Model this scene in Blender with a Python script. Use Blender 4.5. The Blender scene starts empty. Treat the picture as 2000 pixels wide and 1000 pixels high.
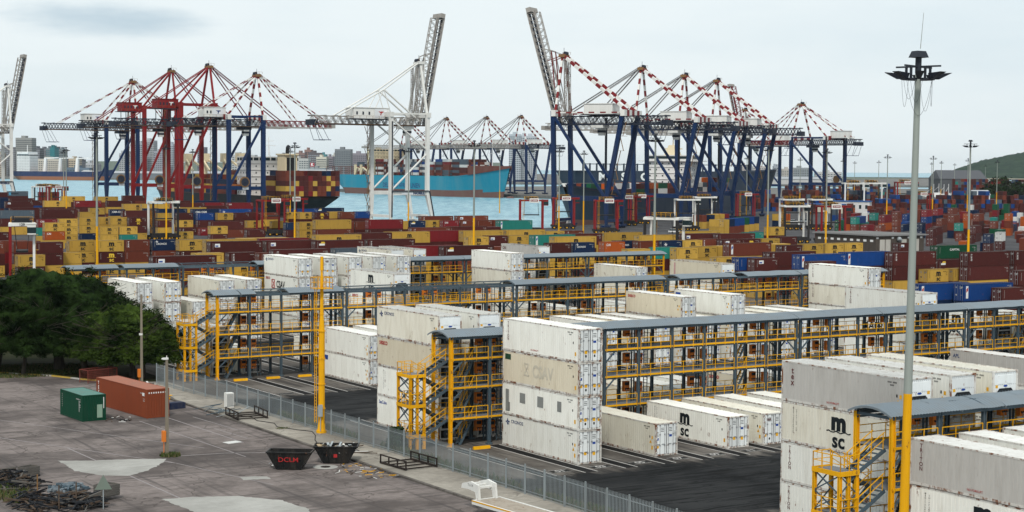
import bpy, bmesh, math, random
from mathutils import Vector, Matrix, noise as mnoise
random.seed(7)
SC = bpy.context.scene
COL = SC.collection
rad = math.radians

# ------------------------------------------------------------------ camera
FPX, PITCH, ROLL, CAMH, ANG = 3270.2, 0.052832, 0.007817, 25.2139, 0.5627
cam_d = bpy.data.cameras.new('camera')
cam = bpy.data.objects.new('camera', cam_d); COL.objects.link(cam)
cam_d.sensor_width = 36.0
cam_d.lens = FPX * 36.0 / 2000.0
cam_d.clip_start = 0.5; cam_d.clip_end = 60000
_c, _s = math.cos(PITCH), math.sin(PITCH)
_f = Vector((0, _c, -_s)); _u = Vector((0, _s, _c)); _r = Vector((1, 0, 0))
_cr, _sr = math.cos(ROLL), math.sin(ROLL)
_rr = _cr * _r + _sr * _u; _uu = _cr * _u - _sr * _r
cam.matrix_world = Matrix(((_rr.x, _uu.x, -_f.x, 0), (_rr.y, _uu.y, -_f.y, 0), (_rr.z, _uu.z, -_f.z, CAMH), (0, 0, 0, 1)))
SC.camera = cam

# ------------------------------------------------------------------ sky, sun, exposure
SUN_EL, SUN_AZ = rad(50), rad(186)          # azimuth clockwise from +Y
world = bpy.data.worlds.new('World'); SC.world = world; world.use_nodes = True
nt = world.node_tree; nt.nodes.clear()
wo = nt.nodes.new('ShaderNodeOutputWorld')
sky = nt.nodes.new('ShaderNodeTexSky'); sky.sky_type = 'NISHITA'; sky.sun_disc = False
sky.sun_elevation = SUN_EL; sky.sun_rotation = SUN_AZ; sky.air_density = 1.0; sky.dust_density = 4.0
bg1 = nt.nodes.new('ShaderNodeBackground'); bg1.inputs[1].default_value = 0.09
nt.links.new(sky.outputs[0], bg1.inputs[0])
geo = nt.nodes.new('ShaderNodeTexCoord')
mp = nt.nodes.new('ShaderNodeMapping'); mp.inputs['Scale'].default_value = (1.1, 1.1, 5.5)
nt.links.new(geo.outputs['Generated'], mp.inputs[0])
nz = nt.nodes.new('ShaderNodeTexNoise'); nz.inputs['Scale'].default_value = 2.1; nz.inputs['Detail'].default_value = 7; nz.inputs['Roughness'].default_value = 0.55
mp.inputs['Location'].default_value = (0.35, 0.0, 0.12)
nt.links.new(mp.outputs[0], nz.inputs['Vector'])
cr = nt.nodes.new('ShaderNodeValToRGB')
cr.color_ramp.elements[0].position = 0.30; cr.color_ramp.elements[0].color = (0.63, 0.72, 0.765, 1)
cr.color_ramp.elements[1].position = 0.52; cr.color_ramp.elements[1].color = (0.735, 0.80, 0.82, 1)
nt.links.new(nz.outputs['Fac'], cr.inputs[0])
# one darker slate cloud bank low in the sky to the left
def cloud_bank(px, py, sx, sy, prev, colr, lo, hi, nscale, seed):
    d = (_f * FPX + _rr * (px - 1000) - _uu * (py - 500)).normalized()
    up = _uu - d * _uu.dot(d); up.normalize(); rt = d.cross(up)
    mpn = nt.nodes.new('ShaderNodeMapping'); mpn.inputs['Scale'].default_value = (nscale, nscale, nscale * 4.5); mpn.inputs['Location'].default_value = (seed, seed * .7, seed * 1.3)
    nt.links.new(geo.outputs['Generated'], mpn.inputs[0])
    wn = nt.nodes.new('ShaderNodeTexNoise'); wn.inputs['Scale'].default_value = 1; wn.inputs['Detail'].default_value = 8; wn.inputs['Roughness'].default_value = .6; nt.links.new(mpn.outputs[0], wn.inputs['Vector'])
    acc = None
    for ax, w in ((rt, sx), (up, sy)):
        dt = nt.nodes.new('ShaderNodeVectorMath'); dt.operation = 'DOT_PRODUCT'; dt.inputs[1].default_value = ax / w; nt.links.new(geo.outputs['Generated'], dt.inputs[0])
        sq = nt.nodes.new('ShaderNodeMath'); sq.operation = 'POWER'; sq.inputs[1].default_value = 2; ab = nt.nodes.new('ShaderNodeMath'); ab.operation = 'ABSOLUTE'
        nt.links.new(dt.outputs['Value'], ab.inputs[0]); nt.links.new(ab.outputs[0], sq.inputs[0])
        if acc is None: acc = sq.outputs[0]
        else:
            ad = nt.nodes.new('ShaderNodeMath'); ad.operation = 'ADD'; nt.links.new(acc, ad.inputs[0]); nt.links.new(sq.outputs[0], ad.inputs[1]); acc = ad.outputs[0]
    sub = nt.nodes.new('ShaderNodeMath'); sub.operation = 'MULTIPLY_ADD'; sub.inputs[1].default_value = -.32; nt.links.new(acc, sub.inputs[0]); nt.links.new(wn.outputs['Fac'], sub.inputs[2])
    mr = nt.nodes.new('ShaderNodeMapRange'); mr.inputs[1].default_value = lo; mr.inputs[2].default_value = hi; mr.interpolation_type = 'SMOOTHSTEP'; nt.links.new(sub.outputs[0], mr.inputs[0])
    fr = nt.nodes.new('ShaderNodeVectorMath'); fr.operation = 'DOT_PRODUCT'; fr.inputs[1].default_value = d; nt.links.new(geo.outputs['Generated'], fr.inputs[0])
    gt = nt.nodes.new('ShaderNodeMath'); gt.operation = 'GREATER_THAN'; gt.inputs[1].default_value = .2; nt.links.new(fr.outputs['Value'], gt.inputs[0])
    mu = nt.nodes.new('ShaderNodeMath'); mu.operation = 'MULTIPLY'; nt.links.new(mr.outputs[0], mu.inputs[0]); nt.links.new(gt.outputs[0], mu.inputs[1])
    m = nt.nodes.new('ShaderNodeMix'); m.data_type = 'RGBA'; nt.links.new(mu.outputs[0], m.inputs[0]); nt.links.new(prev, m.inputs[6]); m.inputs[7].default_value = (*colr, 1); return m.outputs[2]
skycol = cloud_bank(190, 42, .058, .0125, cr.outputs[0], (.45, .56, .635), .12, .62, 9, 2.0)
skycol = cloud_bank(120, 150, .10, .03, skycol, (.67, .75, .775), .25, .60, 6, 5.0)
bg2 = nt.nodes.new('ShaderNodeBackground'); bg2.inputs[1].default_value = 1.0
nt.links.new(skycol, bg2.inputs[0])
mx = nt.nodes.new('ShaderNodeMixShader'); mx.inputs[0].default_value = 0.88
nt.links.new(bg1.outputs[0], mx.inputs[1]); nt.links.new(bg2.outputs[0], mx.inputs[2]); nt.links.new(mx.outputs[0], wo.inputs[0])

sun_d = bpy.data.lights.new('sun', 'SUN'); sun_d.energy = 2.0; sun_d.angle = rad(8); sun_d.color = (1.0, 0.955, 0.88)
sun = bpy.data.objects.new('sun', sun_d); COL.objects.link(sun)
_sd = Vector((math.sin(SUN_AZ) * math.cos(SUN_EL), math.cos(SUN_AZ) * math.cos(SUN_EL), math.sin(SUN_EL)))
sun.rotation_euler = _sd.to_track_quat('Z', 'Y').to_euler()
SC.view_settings.view_transform = 'Standard'; SC.view_settings.look = 'None'
SC.view_settings.exposure = 0.34; SC.view_settings.gamma = 1.0; SC.view_settings.use_curve_mapping = False
SC.render.engine = 'CYCLES'
SC.cycles.max_bounces = 5; SC.cycles.diffuse_bounces = 3; SC.cycles.glossy_bounces = 2; SC.cycles.transmission_bounces = 2
SC.cycles.volume_bounces = 0

# ------------------------------------------------------------------ coordinates: u, v = the yard's own axes
CA, SA = math.cos(ANG), math.sin(ANG)
def UV(u, v, z=0.0): return Vector((CA * u - SA * v, SA * u + CA * v, z))
def project(p):                              # world point -> photo pixel (used only to order labels from left to right)
    d = Vector(p) - Vector((0, 0, CAMH)); dep = d.dot(_f)
    return 1000 + FPX * d.dot(_rr) / dep, 500 - FPX * d.dot(_uu) / dep
def rotz(a): return Matrix.Rotation(a, 4, 'Z')

# ------------------------------------------------------------------ objects
def tag(o, label=None, cat=None, group=None, kind=None):
    if label: o['label'] = label
    if cat: o['category'] = cat
    if group: o['group'] = group
    if kind: o['kind'] = kind
    return o
def empty(name, loc=(0, 0, 0), rz=0.0, label=None, cat=None, group=None):
    o = bpy.data.objects.new(name, None); COL.objects.link(o)
    o.location = loc; o.rotation_euler = (0, 0, rz); o.empty_display_size = 0.3
    return tag(o, label, cat, group)
def inst(name, me, mats=None, parent=None, loc=None, rz=0.0, matrix=None):
    """object sharing mesh data; mats override per object"""
    o = bpy.data.objects.new(name, me); COL.objects.link(o)
    if parent: o.parent = parent
    if matrix is not None: o.matrix_basis = matrix
    else:
        if loc is not None: o.location = loc
        o.rotation_euler = (0, 0, rz)
    if mats:
        for i, m in enumerate(mats):
            o.material_slots[i].link = 'OBJECT'; o.material_slots[i].material = m
    return o
def copy_tree(o, parent=None):
    c = o.copy(); COL.objects.link(c)
    if parent: c.parent = parent
    for ch in list(o.children): copy_tree(ch, c)
    return c

class MB:
    def __init__(s): s.v = []; s.f = []; s.m = []; s.sm = False
    def quad(s, a, b, c, d, m=0):
        n = len(s.v); s.v += [tuple(a), tuple(b), tuple(c), tuple(d)]; s.f.append((n, n+1, n+2, n+3)); s.m.append(m)
    def tri(s, a, b, c, m=0):
        n = len(s.v); s.v += [tuple(a), tuple(b), tuple(c)]; s.f.append((n, n+1, n+2)); s.m.append(m)
    def box(s, x0, x1, y0, y1, z0, z1, m=0, top=None):
        n = len(s.v)
        s.v += [(x0,y0,z0),(x1,y0,z0),(x1,y1,z0),(x0,y1,z0),(x0,y0,z1),(x1,y0,z1),(x1,y1,z1),(x0,y1,z1)]
        s.f += [(n,n+3,n+2,n+1),(n+4,n+5,n+6,n+7),(n,n+1,n+5,n+4),(n+1,n+2,n+6,n+5),(n+2,n+3,n+7,n+6),(n+3,n,n+4,n+7)]
        s.m += [m, m if top is None else top, m, m, m, m]
    def hexa(s, lo, hi, m=0):                # lo, hi: four points each, counter-clockwise from above
        n = len(s.v); s.v += [tuple(p) for p in lo] + [tuple(p) for p in hi]
        s.f += [(n,n+3,n+2,n+1),(n+4,n+5,n+6,n+7),(n,n+1,n+5,n+4),(n+1,n+2,n+6,n+5),(n+2,n+3,n+7,n+6),(n+3,n,n+4,n+7)]; s.m += [m]*6
    def bar(s, p, q, w, h=None, m=0):        # rectangular beam between two points
        h = h or w; p = Vector(p); q = Vector(q); d = q - p
        if d.length < 1e-6: return
        d.normalize(); up = Vector((0,0,1)) if abs(d.z) < .95 else Vector((0,1,0))
        a = d.cross(up).normalized() * (w/2); b = a.cross(d).normalized() * (h/2)
        s.hexa([p-a-b, p+a-b, q+a-b, q-a-b], [p-a+b, p+a+b, q+a+b, q-a+b], m)
    def tube(s, p, q, r, r2=None, n=8, m=0, caps=True):
        r2 = r if r2 is None else r2; p = Vector(p); q = Vector(q); d = q - p
        if d.length < 1e-6: return
        d.normalize(); up = Vector((0,0,1)) if abs(d.z) < .95 else Vector((1,0,0))
        a = d.cross(up).normalized(); b = a.cross(d).normalized(); k = len(s.v)
        for c, rr in ((p, r), (q, r2)):
            for i in range(n):
                t = 2*math.pi*i/n; s.v.append(tuple(c + a*math.cos(t)*rr + b*math.sin(t)*rr))
        for i in range(n):
            j = (i+1) % n; s.f.append((k+i, k+j, k+n+j, k+n+i)); s.m.append(m)
        if caps:
            s.f.append(tuple(range(k+n-1, k-1, -1))); s.m.append(m); s.f.append(tuple(range(k+n, k+2*n))); s.m.append(m)
    def stripes(s, p, q, w, n, m1, m2, h=None):
        p = Vector(p); q = Vector(q)
        for i in range(n): s.bar(p.lerp(q, i/n), p.lerp(q, (i+1)/n), w, h, m1 if i % 2 == 0 else m2)
    def poly(s, pts, m=0):
        n = len(s.v); s.v += [tuple(p) for p in pts]; s.f.append(tuple(range(n, n+len(pts)))); s.m.append(m)
    def prism(s, pts, off, m=0):             # planar polygon extruded by vector off
        off = Vector(off); k = len(s.v); n = len(pts)
        s.v += [tuple(p) for p in pts] + [tuple(Vector(p)+off) for p in pts]
        s.f.append(tuple(range(k+n-1, k-1, -1))); s.f.append(tuple(range(k+n, k+2*n))); s.m += [m, m]
        for i in range(n):
            j = (i+1) % n; s.f.append((k+i, k+j, k+n+j, k+n+i)); s.m.append(m)
    def mesh(s, name, mats):
        me = bpy.data.meshes.new(name); me.from_pydata(s.v, [], s.f)
        for m in mats: me.materials.append(m)
        me.polygons.foreach_set('material_index', s.m)
        if s.sm: me.polygons.foreach_set('use_smooth', [True]*len(s.f))
        me.update(); return me
    def build(s, name, mats, parent=None, loc=None, rz=0.0):
        if not isinstance(mats, (list, tuple)): mats = [mats]
        return inst(name, s.mesh(name, mats), None, parent, loc, rz)

_text = {}
def text_mesh(body, bold=0.0, mat=None, spacing=1.0, line=1.0):
    k = (body, bold, mat.name if mat else '', spacing, line)
    if k not in _text:
        cu = bpy.data.curves.new('lettering', 'FONT'); cu.body = body; cu.size = 1.0; cu.offset = bold; cu.resolution_u = 3
        cu.space_character = spacing; cu.space_line = line; cu.align_x = 'CENTER'; cu.align_y = 'CENTER'; cu.fill_mode = 'FRONT'
        ob = bpy.data.objects.new('lettering', cu); COL.objects.link(ob)
        dg = bpy.context.evaluated_depsgraph_get()
        me = bpy.data.meshes.new_from_object(ob.evaluated_get(dg), depsgraph=dg); me.name = 'lettering'
        bpy.data.objects.remove(ob); me.materials.clear(); me.materials.append(mat); _text[k] = me
    return _text[k]
def face_matrix(o, right, up, size, sx=1.0):
    r = Vector(right).normalized(); u = Vector(up).normalized(); n = r.cross(u); o = Vector(o)
    return Matrix(((r.x*size*sx, u.x*size, n.x*size, o.x), (r.y*size*sx, u.y*size, n.y*size, o.y), (r.z*size*sx, u.z*size, n.z*size, o.z), (0,0,0,1)))
def lettering(body, mat, parent, o, right, up, size, bold=0.0, sx=1.0, name='lettering', spacing=1.0, line=1.0):
    return inst(name, text_mesh(body, bold, mat, spacing, line), None, parent, matrix=face_matrix(o, right, up, size, sx))

# ------------------------------------------------------------------ materials
def principled(name):
    m = bpy.data.materials.new(name); m.use_nodes = True; n = m.node_tree
    return m, n, n.nodes['Principled BSDF']
def N(n, t, **kw):
    x = n.nodes.new(t)
    for k, v in kw.items(): setattr(x, k, v)
    return x
def mixrgb(n, fac, a, b, blend='MIX'):
    x = n.nodes.new('ShaderNodeMix'); x.data_type = 'RGBA'; x.blend_type = blend
    for s, val in ((x.inputs[0], fac), (x.inputs[6], a), (x.inputs[7], b)):
        if hasattr(val, 'links'): n.links.new(val, s)
        elif isinstance(val, (int, float)): s.default_value = val
        else: s.default_value = (*val[:3], 1)
    return x.outputs[2]
def noise_fac(n, scale=(1,1,1), s=1.0, detail=5, rough=.6, lo=.4, hi=.6, coord='Object', rnd=True):
    tc = N(n, 'ShaderNodeTexCoord'); mp = N(n, 'ShaderNodeMapping'); mp.inputs['Scale'].default_value = scale
    n.links.new(tc.outputs[coord], mp.inputs[0])
    if rnd:
        oi = N(n, 'ShaderNodeObjectInfo'); mul = N(n, 'ShaderNodeMath', operation='MULTIPLY'); mul.inputs[1].default_value = 57.0
        n.links.new(oi.outputs['Random'], mul.inputs[0]); cb = N(n, 'ShaderNodeCombineXYZ')
        for i in range(3): n.links.new(mul.outputs[0], cb.inputs[i])
        n.links.new(cb.outputs[0], mp.inputs['Location'])
    t = N(n, 'ShaderNodeTexNoise'); t.inputs['Scale'].default_value = s; t.inputs['Detail'].default_value = detail; t.inputs['Roughness'].default_value = rough
    n.links.new(mp.outputs[0], t.inputs['Vector'])
    mr = N(n, 'ShaderNodeMapRange'); mr.inputs[1].default_value = lo; mr.inputs[2].default_value = hi
    n.links.new(t.outputs['Fac'], mr.inputs[0]); return mr.outputs[0]
_mats = {}
def paint(name, col, rough=.55, metal=0.0, var=.10, streak=.25, rust=0.0, grime=(.16,.13,.10), rustcol=(.17,.065,.028), scale=1.0, spec=.10):
    if name in _mats: return _mats[name]
    m, n, b = principled(name)
    oi = N(n, 'ShaderNodeObjectInfo'); hs = N(n, 'ShaderNodeHueSaturation'); hs.inputs['Color'].default_value = (*col, 1)
    mr = N(n, 'ShaderNodeMapRange'); mr.inputs[3].default_value = 1-var; mr.inputs[4].default_value = 1+var
    n.links.new(oi.outputs['Random'], mr.inputs[0]); n.links.new(mr.outputs[0], hs.inputs['Value'])
    c = hs.outputs[0]
    if streak:
        f = noise_fac(n, (1.1*scale, 1.1*scale, .22*scale), 1.3, 5, .65, .45, .8)
        mu = N(n, 'ShaderNodeMath', operation='MULTIPLY'); mu.inputs[1].default_value = streak; n.links.new(f, mu.inputs[0])
        c = mixrgb(n, mu.outputs[0], c, grime)
        f2 = noise_fac(n, (7*scale, 7*scale, .5*scale), 1.0, 3, .6, .5, .85)
        mu2 = N(n, 'ShaderNodeMath', operation='MULTIPLY'); mu2.inputs[1].default_value = streak*.55; n.links.new(f2, mu2.inputs[0])
        c = mixrgb(n, mu2.outputs[0], c, grime)
    if rust:
        f = noise_fac(n, (1.6*scale, 1.6*scale, .8*scale), 1.4, 8, .7, .66-.22*rust, .74-.18*rust)
        c = mixrgb(n, f, c, rustcol)
    n.links.new(c, b.inputs['Base Color'])
    b.inputs['Roughness'].default_value = rough; b.inputs['Metallic'].default_value = metal; b.inputs['Specular IOR Level'].default_value = spec
    _mats[name] = m; return m
def plain(name, col, rough=.6, metal=0.0, emit=None):
    if name in _mats: return _mats[name]
    m, n, b = principled(name)
    f = noise_fac(n, (1,1,1), .8, 4, .6, .3, .75, rnd=False)
    c = mixrgb(n, f, col, tuple(x*.78 for x in col)); n.links.new(c, b.inputs['Base Color'])
    b.inputs['Roughness'].default_value = rough; b.inputs['Metallic'].default_value = metal; b.inputs['Specular IOR Level'].default_value = .12
    _mats[name] = m; return m

WHITE = paint('reefer_white', (.765,.765,.71), .5, streak=.28, rust=.13, var=.10, grime=(.30,.26,.19))
WARMW = paint('reefer_warm_white', (.70,.675,.58), .5, streak=.4, rust=.16, var=.10, grime=(.33,.27,.18))
ROOFW = paint('reefer_roof', (.70,.70,.67), .6, streak=.5, rust=.26, var=.12, grime=(.30,.27,.22))
CREAM = paint('reefer_cream', (.66,.60,.47), .5, streak=.35, rust=.12, grime=(.34,.27,.17))
GREYW = paint('reefer_grey', (.50,.485,.455), .5, streak=.34, rust=.06, grime=(.20,.18,.16))
FRAMEW = paint('reefer_frame', (.62,.61,.57), .6, streak=.4, rust=.75, grime=(.25,.2,.15))
DOORW = paint('reefer_door', (.70,.73,.73), .45, streak=.2, rust=.18, grime=(.3,.28,.25))
RODS = paint('galvanised_rod', (.30,.31,.32), .45, .4, streak=.2, rust=.3)
FENCEM = paint('fence_steel', (.25,.285,.30), .55, .2, streak=.35)
GALV = paint('galvanised_steel', (.36,.40,.42), .5, .3, streak=.25)
STEEL = paint('grey_blue_steel', (.062,.092,.115), .55, streak=.22, var=.05)
DECK = paint('grating_grey', (.16,.175,.19), .7, streak=.2)
YEL = paint('safety_yellow', (.72,.36,.007), .55, streak=.34, rust=.2, var=.10, grime=(.30,.15,.02))
ORANGE = paint('plug_orange', (.62,.17,.02), .5, streak=.3)
ROOFM = paint('roof_sheet_grey', (.175,.212,.240), .55, .1, streak=.3, scale=.6, var=.08)
BLACK = plain('black_rubber', (.012,.012,.014), .7)
DARK = plain('dark_machinery', (.022,.024,.028), .6)
STK_Y = plain('sticker_yellow', (.80,.42,.02), .5); STK_B = plain('sticker_blue', (.02,.07,.33), .5)
INK = plain('black_lettering', (.012,.016,.02), .6); INKR = plain('red_lettering', (.40,.03,.03), .6)
INKM = plain('maroon_lettering', (.12,.03,.03), .6); INKB = plain('navy_lettering', (.02,.05,.16), .6); INKW = plain('white_lettering', (.78,.78,.76), .6); INKY = plain('yellow_lettering', (.75,.5,.05), .6)
GHOST = plain('faded_lettering', (.60,.555,.45), .6); PATCH = plain('repair_patch', (.24,.25,.24), .7)
CREDIT = plain('pale_logo', (.60,.60,.58), .6)

# ------------------------------------------------------------------ ground, water, paving
def ground_mat(name, col, dark, light, sc=.05, lo=.35, hi=.65, rough=.85, amt=.7, fine=.25, sx=1.0, tracks=0.0, cracks=0.0, rubber=(.018,.018,.02)):
    m, n, b = principled(name)
    f = noise_fac(n, (1, sx, 1), sc, 8, .62, lo, hi, rnd=False)
    c = mixrgb(n, f, dark, light)
    f2 = noise_fac(n, (1, 1, 1), sc*14, 6, .7, .3, .7, rnd=False)
    mu = N(n, 'ShaderNodeMath', operation='MULTIPLY'); mu.inputs[1].default_value = fine; n.links.new(f2, mu.inputs[0])
    c = mixrgb(n, mu.outputs[0], c, tuple(x*.45 for x in col))
    f4 = noise_fac(n, (.35, 1, 1), sc*5, 6, .75, .52, .64, rnd=False)
    mu4 = N(n, 'ShaderNodeMath', operation='MULTIPLY'); mu4.inputs[1].default_value = amt; n.links.new(f4, mu4.inputs[0])
    c = mixrgb(n, mu4.outputs[0], c, tuple(x*.5 for x in col))
    if tracks:
        for ax, sc2 in (((.9, .035, 1), 1.0), ((.05, .8, 1), 1.1)):
            tc = N(n, 'ShaderNodeTexCoord'); mp = N(n, 'ShaderNodeMapping'); mp.inputs['Scale'].default_value = ax
            n.links.new(tc.outputs['Object'], mp.inputs[0])
            wn = N(n, 'ShaderNodeTexNoise'); wn.inputs['Scale'].default_value = sc2; wn.inputs['Detail'].default_value = 5; wn.inputs['Distortion'].default_value = 1.6
            n.links.new(mp.outputs[0], wn.inputs['Vector'])
            mr = N(n, 'ShaderNodeMapRange'); mr.inputs[1].default_value = .54; mr.inputs[2].default_value = .68; mr.inputs[4].default_value = tracks
            n.links.new(wn.outputs['Fac'], mr.inputs[0]); c = mixrgb(n, mr.outputs[0], c, rubber)
    if cracks:
        tc = N(n, 'ShaderNodeTexCoord'); vo = N(n, 'ShaderNodeTexVoronoi', feature='DISTANCE_TO_EDGE'); vo.inputs['Scale'].default_value = .11
        mp = N(n, 'ShaderNodeMapping'); n.links.new(tc.outputs['Object'], mp.inputs[0])
        wn = N(n, 'ShaderNodeTexNoise'); wn.inputs['Scale'].default_value = .35; wn.inputs['Detail'].default_value = 6
        n.links.new(tc.outputs['Object'], wn.inputs['Vector'])
        ad = N(n, 'ShaderNodeVectorMath', operation='SCALE'); ad.inputs['Scale'].default_value = 6.0; n.links.new(wn.outputs['Color'], ad.inputs[0])
        a2 = N(n, 'ShaderNodeVectorMath', operation='ADD'); n.links.new(mp.outputs[0], a2.inputs[0]); n.links.new(ad.outputs[0], a2.inputs[1])
        n.links.new(a2.outputs[0], vo.inputs['Vector'])
        mr = N(n, 'ShaderNodeMapRange'); mr.inputs[1].default_value = .004; mr.inputs[2].default_value = .012; mr.inputs[3].default_value = cracks; mr.inputs[4].default_value = 0
        n.links.new(vo.outputs['Distance'], mr.inputs[0]); c = mixrgb(n, mr.outputs[0], c, tuple(x*.35 for x in col))
    n.links.new(c, b.inputs['Base Color']); b.inputs['Roughness'].default_value = rough; b.inputs['Specular IOR Level'].default_value = .04
    t = N(n, 'ShaderNodeTexNoise'); t.inputs['Scale'].default_value = 9; t.inputs['Detail'].default_value = 4
    tc = N(n, 'ShaderNodeTexCoord'); n.links.new(tc.outputs['Object'], t.inputs['Vector'])
    bp = N(n, 'ShaderNodeBump'); bp.inputs['Strength'].default_value = .12; n.links.new(t.outputs['Fac'], bp.inputs['Height']); n.links.new(bp.outputs[0], b.inputs['Normal'])
    return m
G_YARD = ground_mat('yard_surface', (.075,.075,.08), (.058,.058,.063), (.105,.103,.106), .03, tracks=.45)
G_LOT = ground_mat('lot_concrete', (.190,.163,.152), (.088,.076,.072), (.240,.206,.193), .085, .40, .56, amt=.85, fine=.6, tracks=.55, cracks=.75, rubber=(.050,.046,.046))
G_ASPH = ground_mat('dark_asphalt', (.016,.0175,.0185), (.011,.012,.013), (.026,.027,.028), .07, tracks=.75, rubber=(.010,.010,.011))
G_BAY = ground_mat('bay_concrete', (.105,.095,.085), (.078,.071,.064), (.145,.132,.118), .12, amt=.6, tracks=.55, rubber=(.035,.034,.034))
G_LANE = ground_mat('lane_strip', (.018,.018,.019), (.012,.012,.012), (.027,.026,.026), .2, tracks=.3)
G_WALK = ground_mat('sidewalk_concrete', (.32,.29,.25), (.20,.182,.155), (.40,.37,.32), .12, amt=.7, fine=.5, cracks=.6)
G_KERB = ground_mat('kerb_stone', (.11,.095,.085), (.07,.062,.055), (.17,.155,.14), .3)
G_PATCH = ground_mat('patch_concrete', (.34,.335,.31), (.27,.265,.245), (.40,.395,.37), .15, amt=.25, fine=.2)
G_GRASS = ground_mat('grass_verge', (.028,.034,.012), (.014,.019,.006), (.055,.056,.022), .2, amt=.6, fine=.7)
G_LINE = paint('worn_white_line', (.46,.45,.43), .7, streak=.6, grime=(.2,.18,.17))
G_LINE2 = paint('faded_white_line', (.285,.26,.258), .8, streak=1.0, grime=(.165,.148,.15), scale=2.0)
G_QUAY = ground_mat('quay_apron', (.17,.165,.155), (.12,.118,.112), (.2,.195,.185), .02)
def flat_poly(name, pts, m, z=0.0, wall=0.0, frame='xy', walls_m=None, jit=0.0):
    if jit:
        rj = random.Random(len(pts)); q_ = []
        for a_, b_ in zip(pts, pts[1:]+pts[:1]):
            k_ = max(1, int(math.dist(a_, b_)/.35))
            for i_ in range(k_):
                f_ = i_/k_; q_.append((a_[0]+(b_[0]-a_[0])*f_+rj.uniform(-jit,jit), a_[1]+(b_[1]-a_[1])*f_+rj.uniform(-jit,jit)))
        pts = q_
    from mathutils.geometry import tessellate_polygon
    V = [Vector((p[0], p[1], 0)) for p in pts]; F = []
    for t in tessellate_polygon([V]):
        x = (V[t[1]]-V[t[0]]).cross(V[t[2]]-V[t[0]]).z
        if abs(x) > 1e-6: F.append(tuple(t) if x > 0 else tuple(reversed(t)))
    W = [(p[0], p[1], z) for p in pts]
    if wall:
        k = len(pts); ccw = sum(pts[i][0]*pts[(i+1) % k][1]-pts[(i+1) % k][0]*pts[i][1] for i in range(k)) > 0
        W += [(p[0], p[1], z-wall) for p in pts]
        for i in range(k):
            j = (i+1) % k; q = (i, k+i, k+j, j); F.append(q if ccw else q[::-1])
    me = bpy.data.meshes.new(name); me.from_pydata(W, [], F); me.materials.append(m)
    o = bpy.data.objects.new(name, me); COL.objects.link(o)
    if frame == 'uv': o.rotation_euler = (0, 0, ANG)
    return tag(o, kind='structure')
LAND = [(-900,-60),(900,-60),(1300,900),(1250,1900),(620,2050),(470,1650),(330,1500),(190,1360),(150,1210),(140,1085),(103,900),(19.5,711),(6,690),(-20,690),
        (-36,742),(-66,790),(-108,806),(-128,846),(-265,1030),(-420,1085),(-900,1040)]
flat_poly('ground', LAND, G_YARD, 0.0, 6.0)
flat_poly('far_quay', [(12,1545),(60,1500),(600,1620),(900,2300),(80,2350),(-205,1860)], G_QUAY, 0.0, 6.0)
flat_poly('far_shore', [(-4200,3080),(-330,3060),(-60,2780),(900,2800),(1250,3900),(1450,5600),(-600,7200),(-4200,7200)], G_QUAY, 0.2, 6.0)
# water
m, n, b = principled('harbour_water')
tc = N(n, 'ShaderNodeTexCoord'); mp = N(n, 'ShaderNodeMapping'); mp.inputs['Scale'].default_value = (.06, .16, 1); n.links.new(tc.outputs['Object'], mp.inputs[0])
t1 = N(n, 'ShaderNodeTexNoise'); t1.inputs['Scale'].default_value = 1; t1.inputs['Detail'].default_value = 9; t1.inputs['Roughness'].default_value = .7; n.links.new(mp.outputs[0], t1.inputs['Vector'])
bp = N(n, 'ShaderNodeBump'); bp.inputs['Strength'].default_value = .85; bp.inputs['Distance'].default_value = 2.2; n.links.new(t1.outputs['Fac'], bp.inputs['Height']); n.links.new(bp.outputs[0], b.inputs['Normal'])
f = noise_fac(n, (.16,.018,1), 1, 7, .72, .38, .62, rnd=False)
n.links.new(mixrgb(n, f, (.085,.25,.34), (.27,.46,.52)), b.inputs['Base Color']); b.inputs['Roughness'].default_value = .3; b.inputs['IOR'].default_value = 1.33  # streaky base colour paints in the ripples' varying sky reflection, besides the bump
M_WATER = m
flat_poly('water', [(-14000,500),(14000,500),(14000,19500),(-14000,19500)], M_WATER, -3.0)

LOT = [(-60,40),(64.4,40),(64.4,172.7),(65.9,178),(66.2,186),(62.1,190.5),(59.4,196.6),(52,206),(40,216),(-60,240)]
flat_poly('concrete_lot', LOT, G_LOT, 0.004, frame='uv')
flat_poly('grass_verge', [(66.2,186.3),(70,186.3),(73,262),(20,262),(-60,262),(-60,240.3),(40,216.3),(52,206.3),(59.4,196.9),(62.1,190.8)], G_GRASS, 0.05, .1, frame='uv')
flat_poly('sidewalk', [(64.7,40),(69.4,40),(69.4,160),(69.1,184),(66.2,186),(66.2,178),(64.7,170)], G_WALK, .15, .2, frame='uv')
flat_poly('kerb', [(64.42,40),(64.69,40),(64.69,170),(66.15,178),(65.9,178),(64.42,172.7)], G_KERB, .148, .2, frame='uv')
flat_poly('concrete_patch', [(42.8,140),(45.5,138.6),(48,137.9),(51.2,136.4),(49.5,133.8),(47.5,131.6),(45.6,130.4),(43.8,131.6),(42.6,134.6)], G_PATCH, .010, frame='uv', jit=.10)
flat_poly('concrete_patch', [(44.6,119.9),(47,119.6),(50,118.2),(52.2,115),(52.6,111),(50,106),(46,106),(45,112)], G_PATCH, .010, frame='uv', jit=.10)
flat_poly('concrete_patch', [(53.2,125.6),(55.3,124.6),(55.0,123.5),(52.9,124.1)], G_PATCH, .010, frame='uv', jit=.10)
PA = [61.8, 116.4, 170.9, 225.5]; PB = [78.5, 133.0, 188.0, 242.7]     # front faces of the near and far reefer rows
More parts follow.
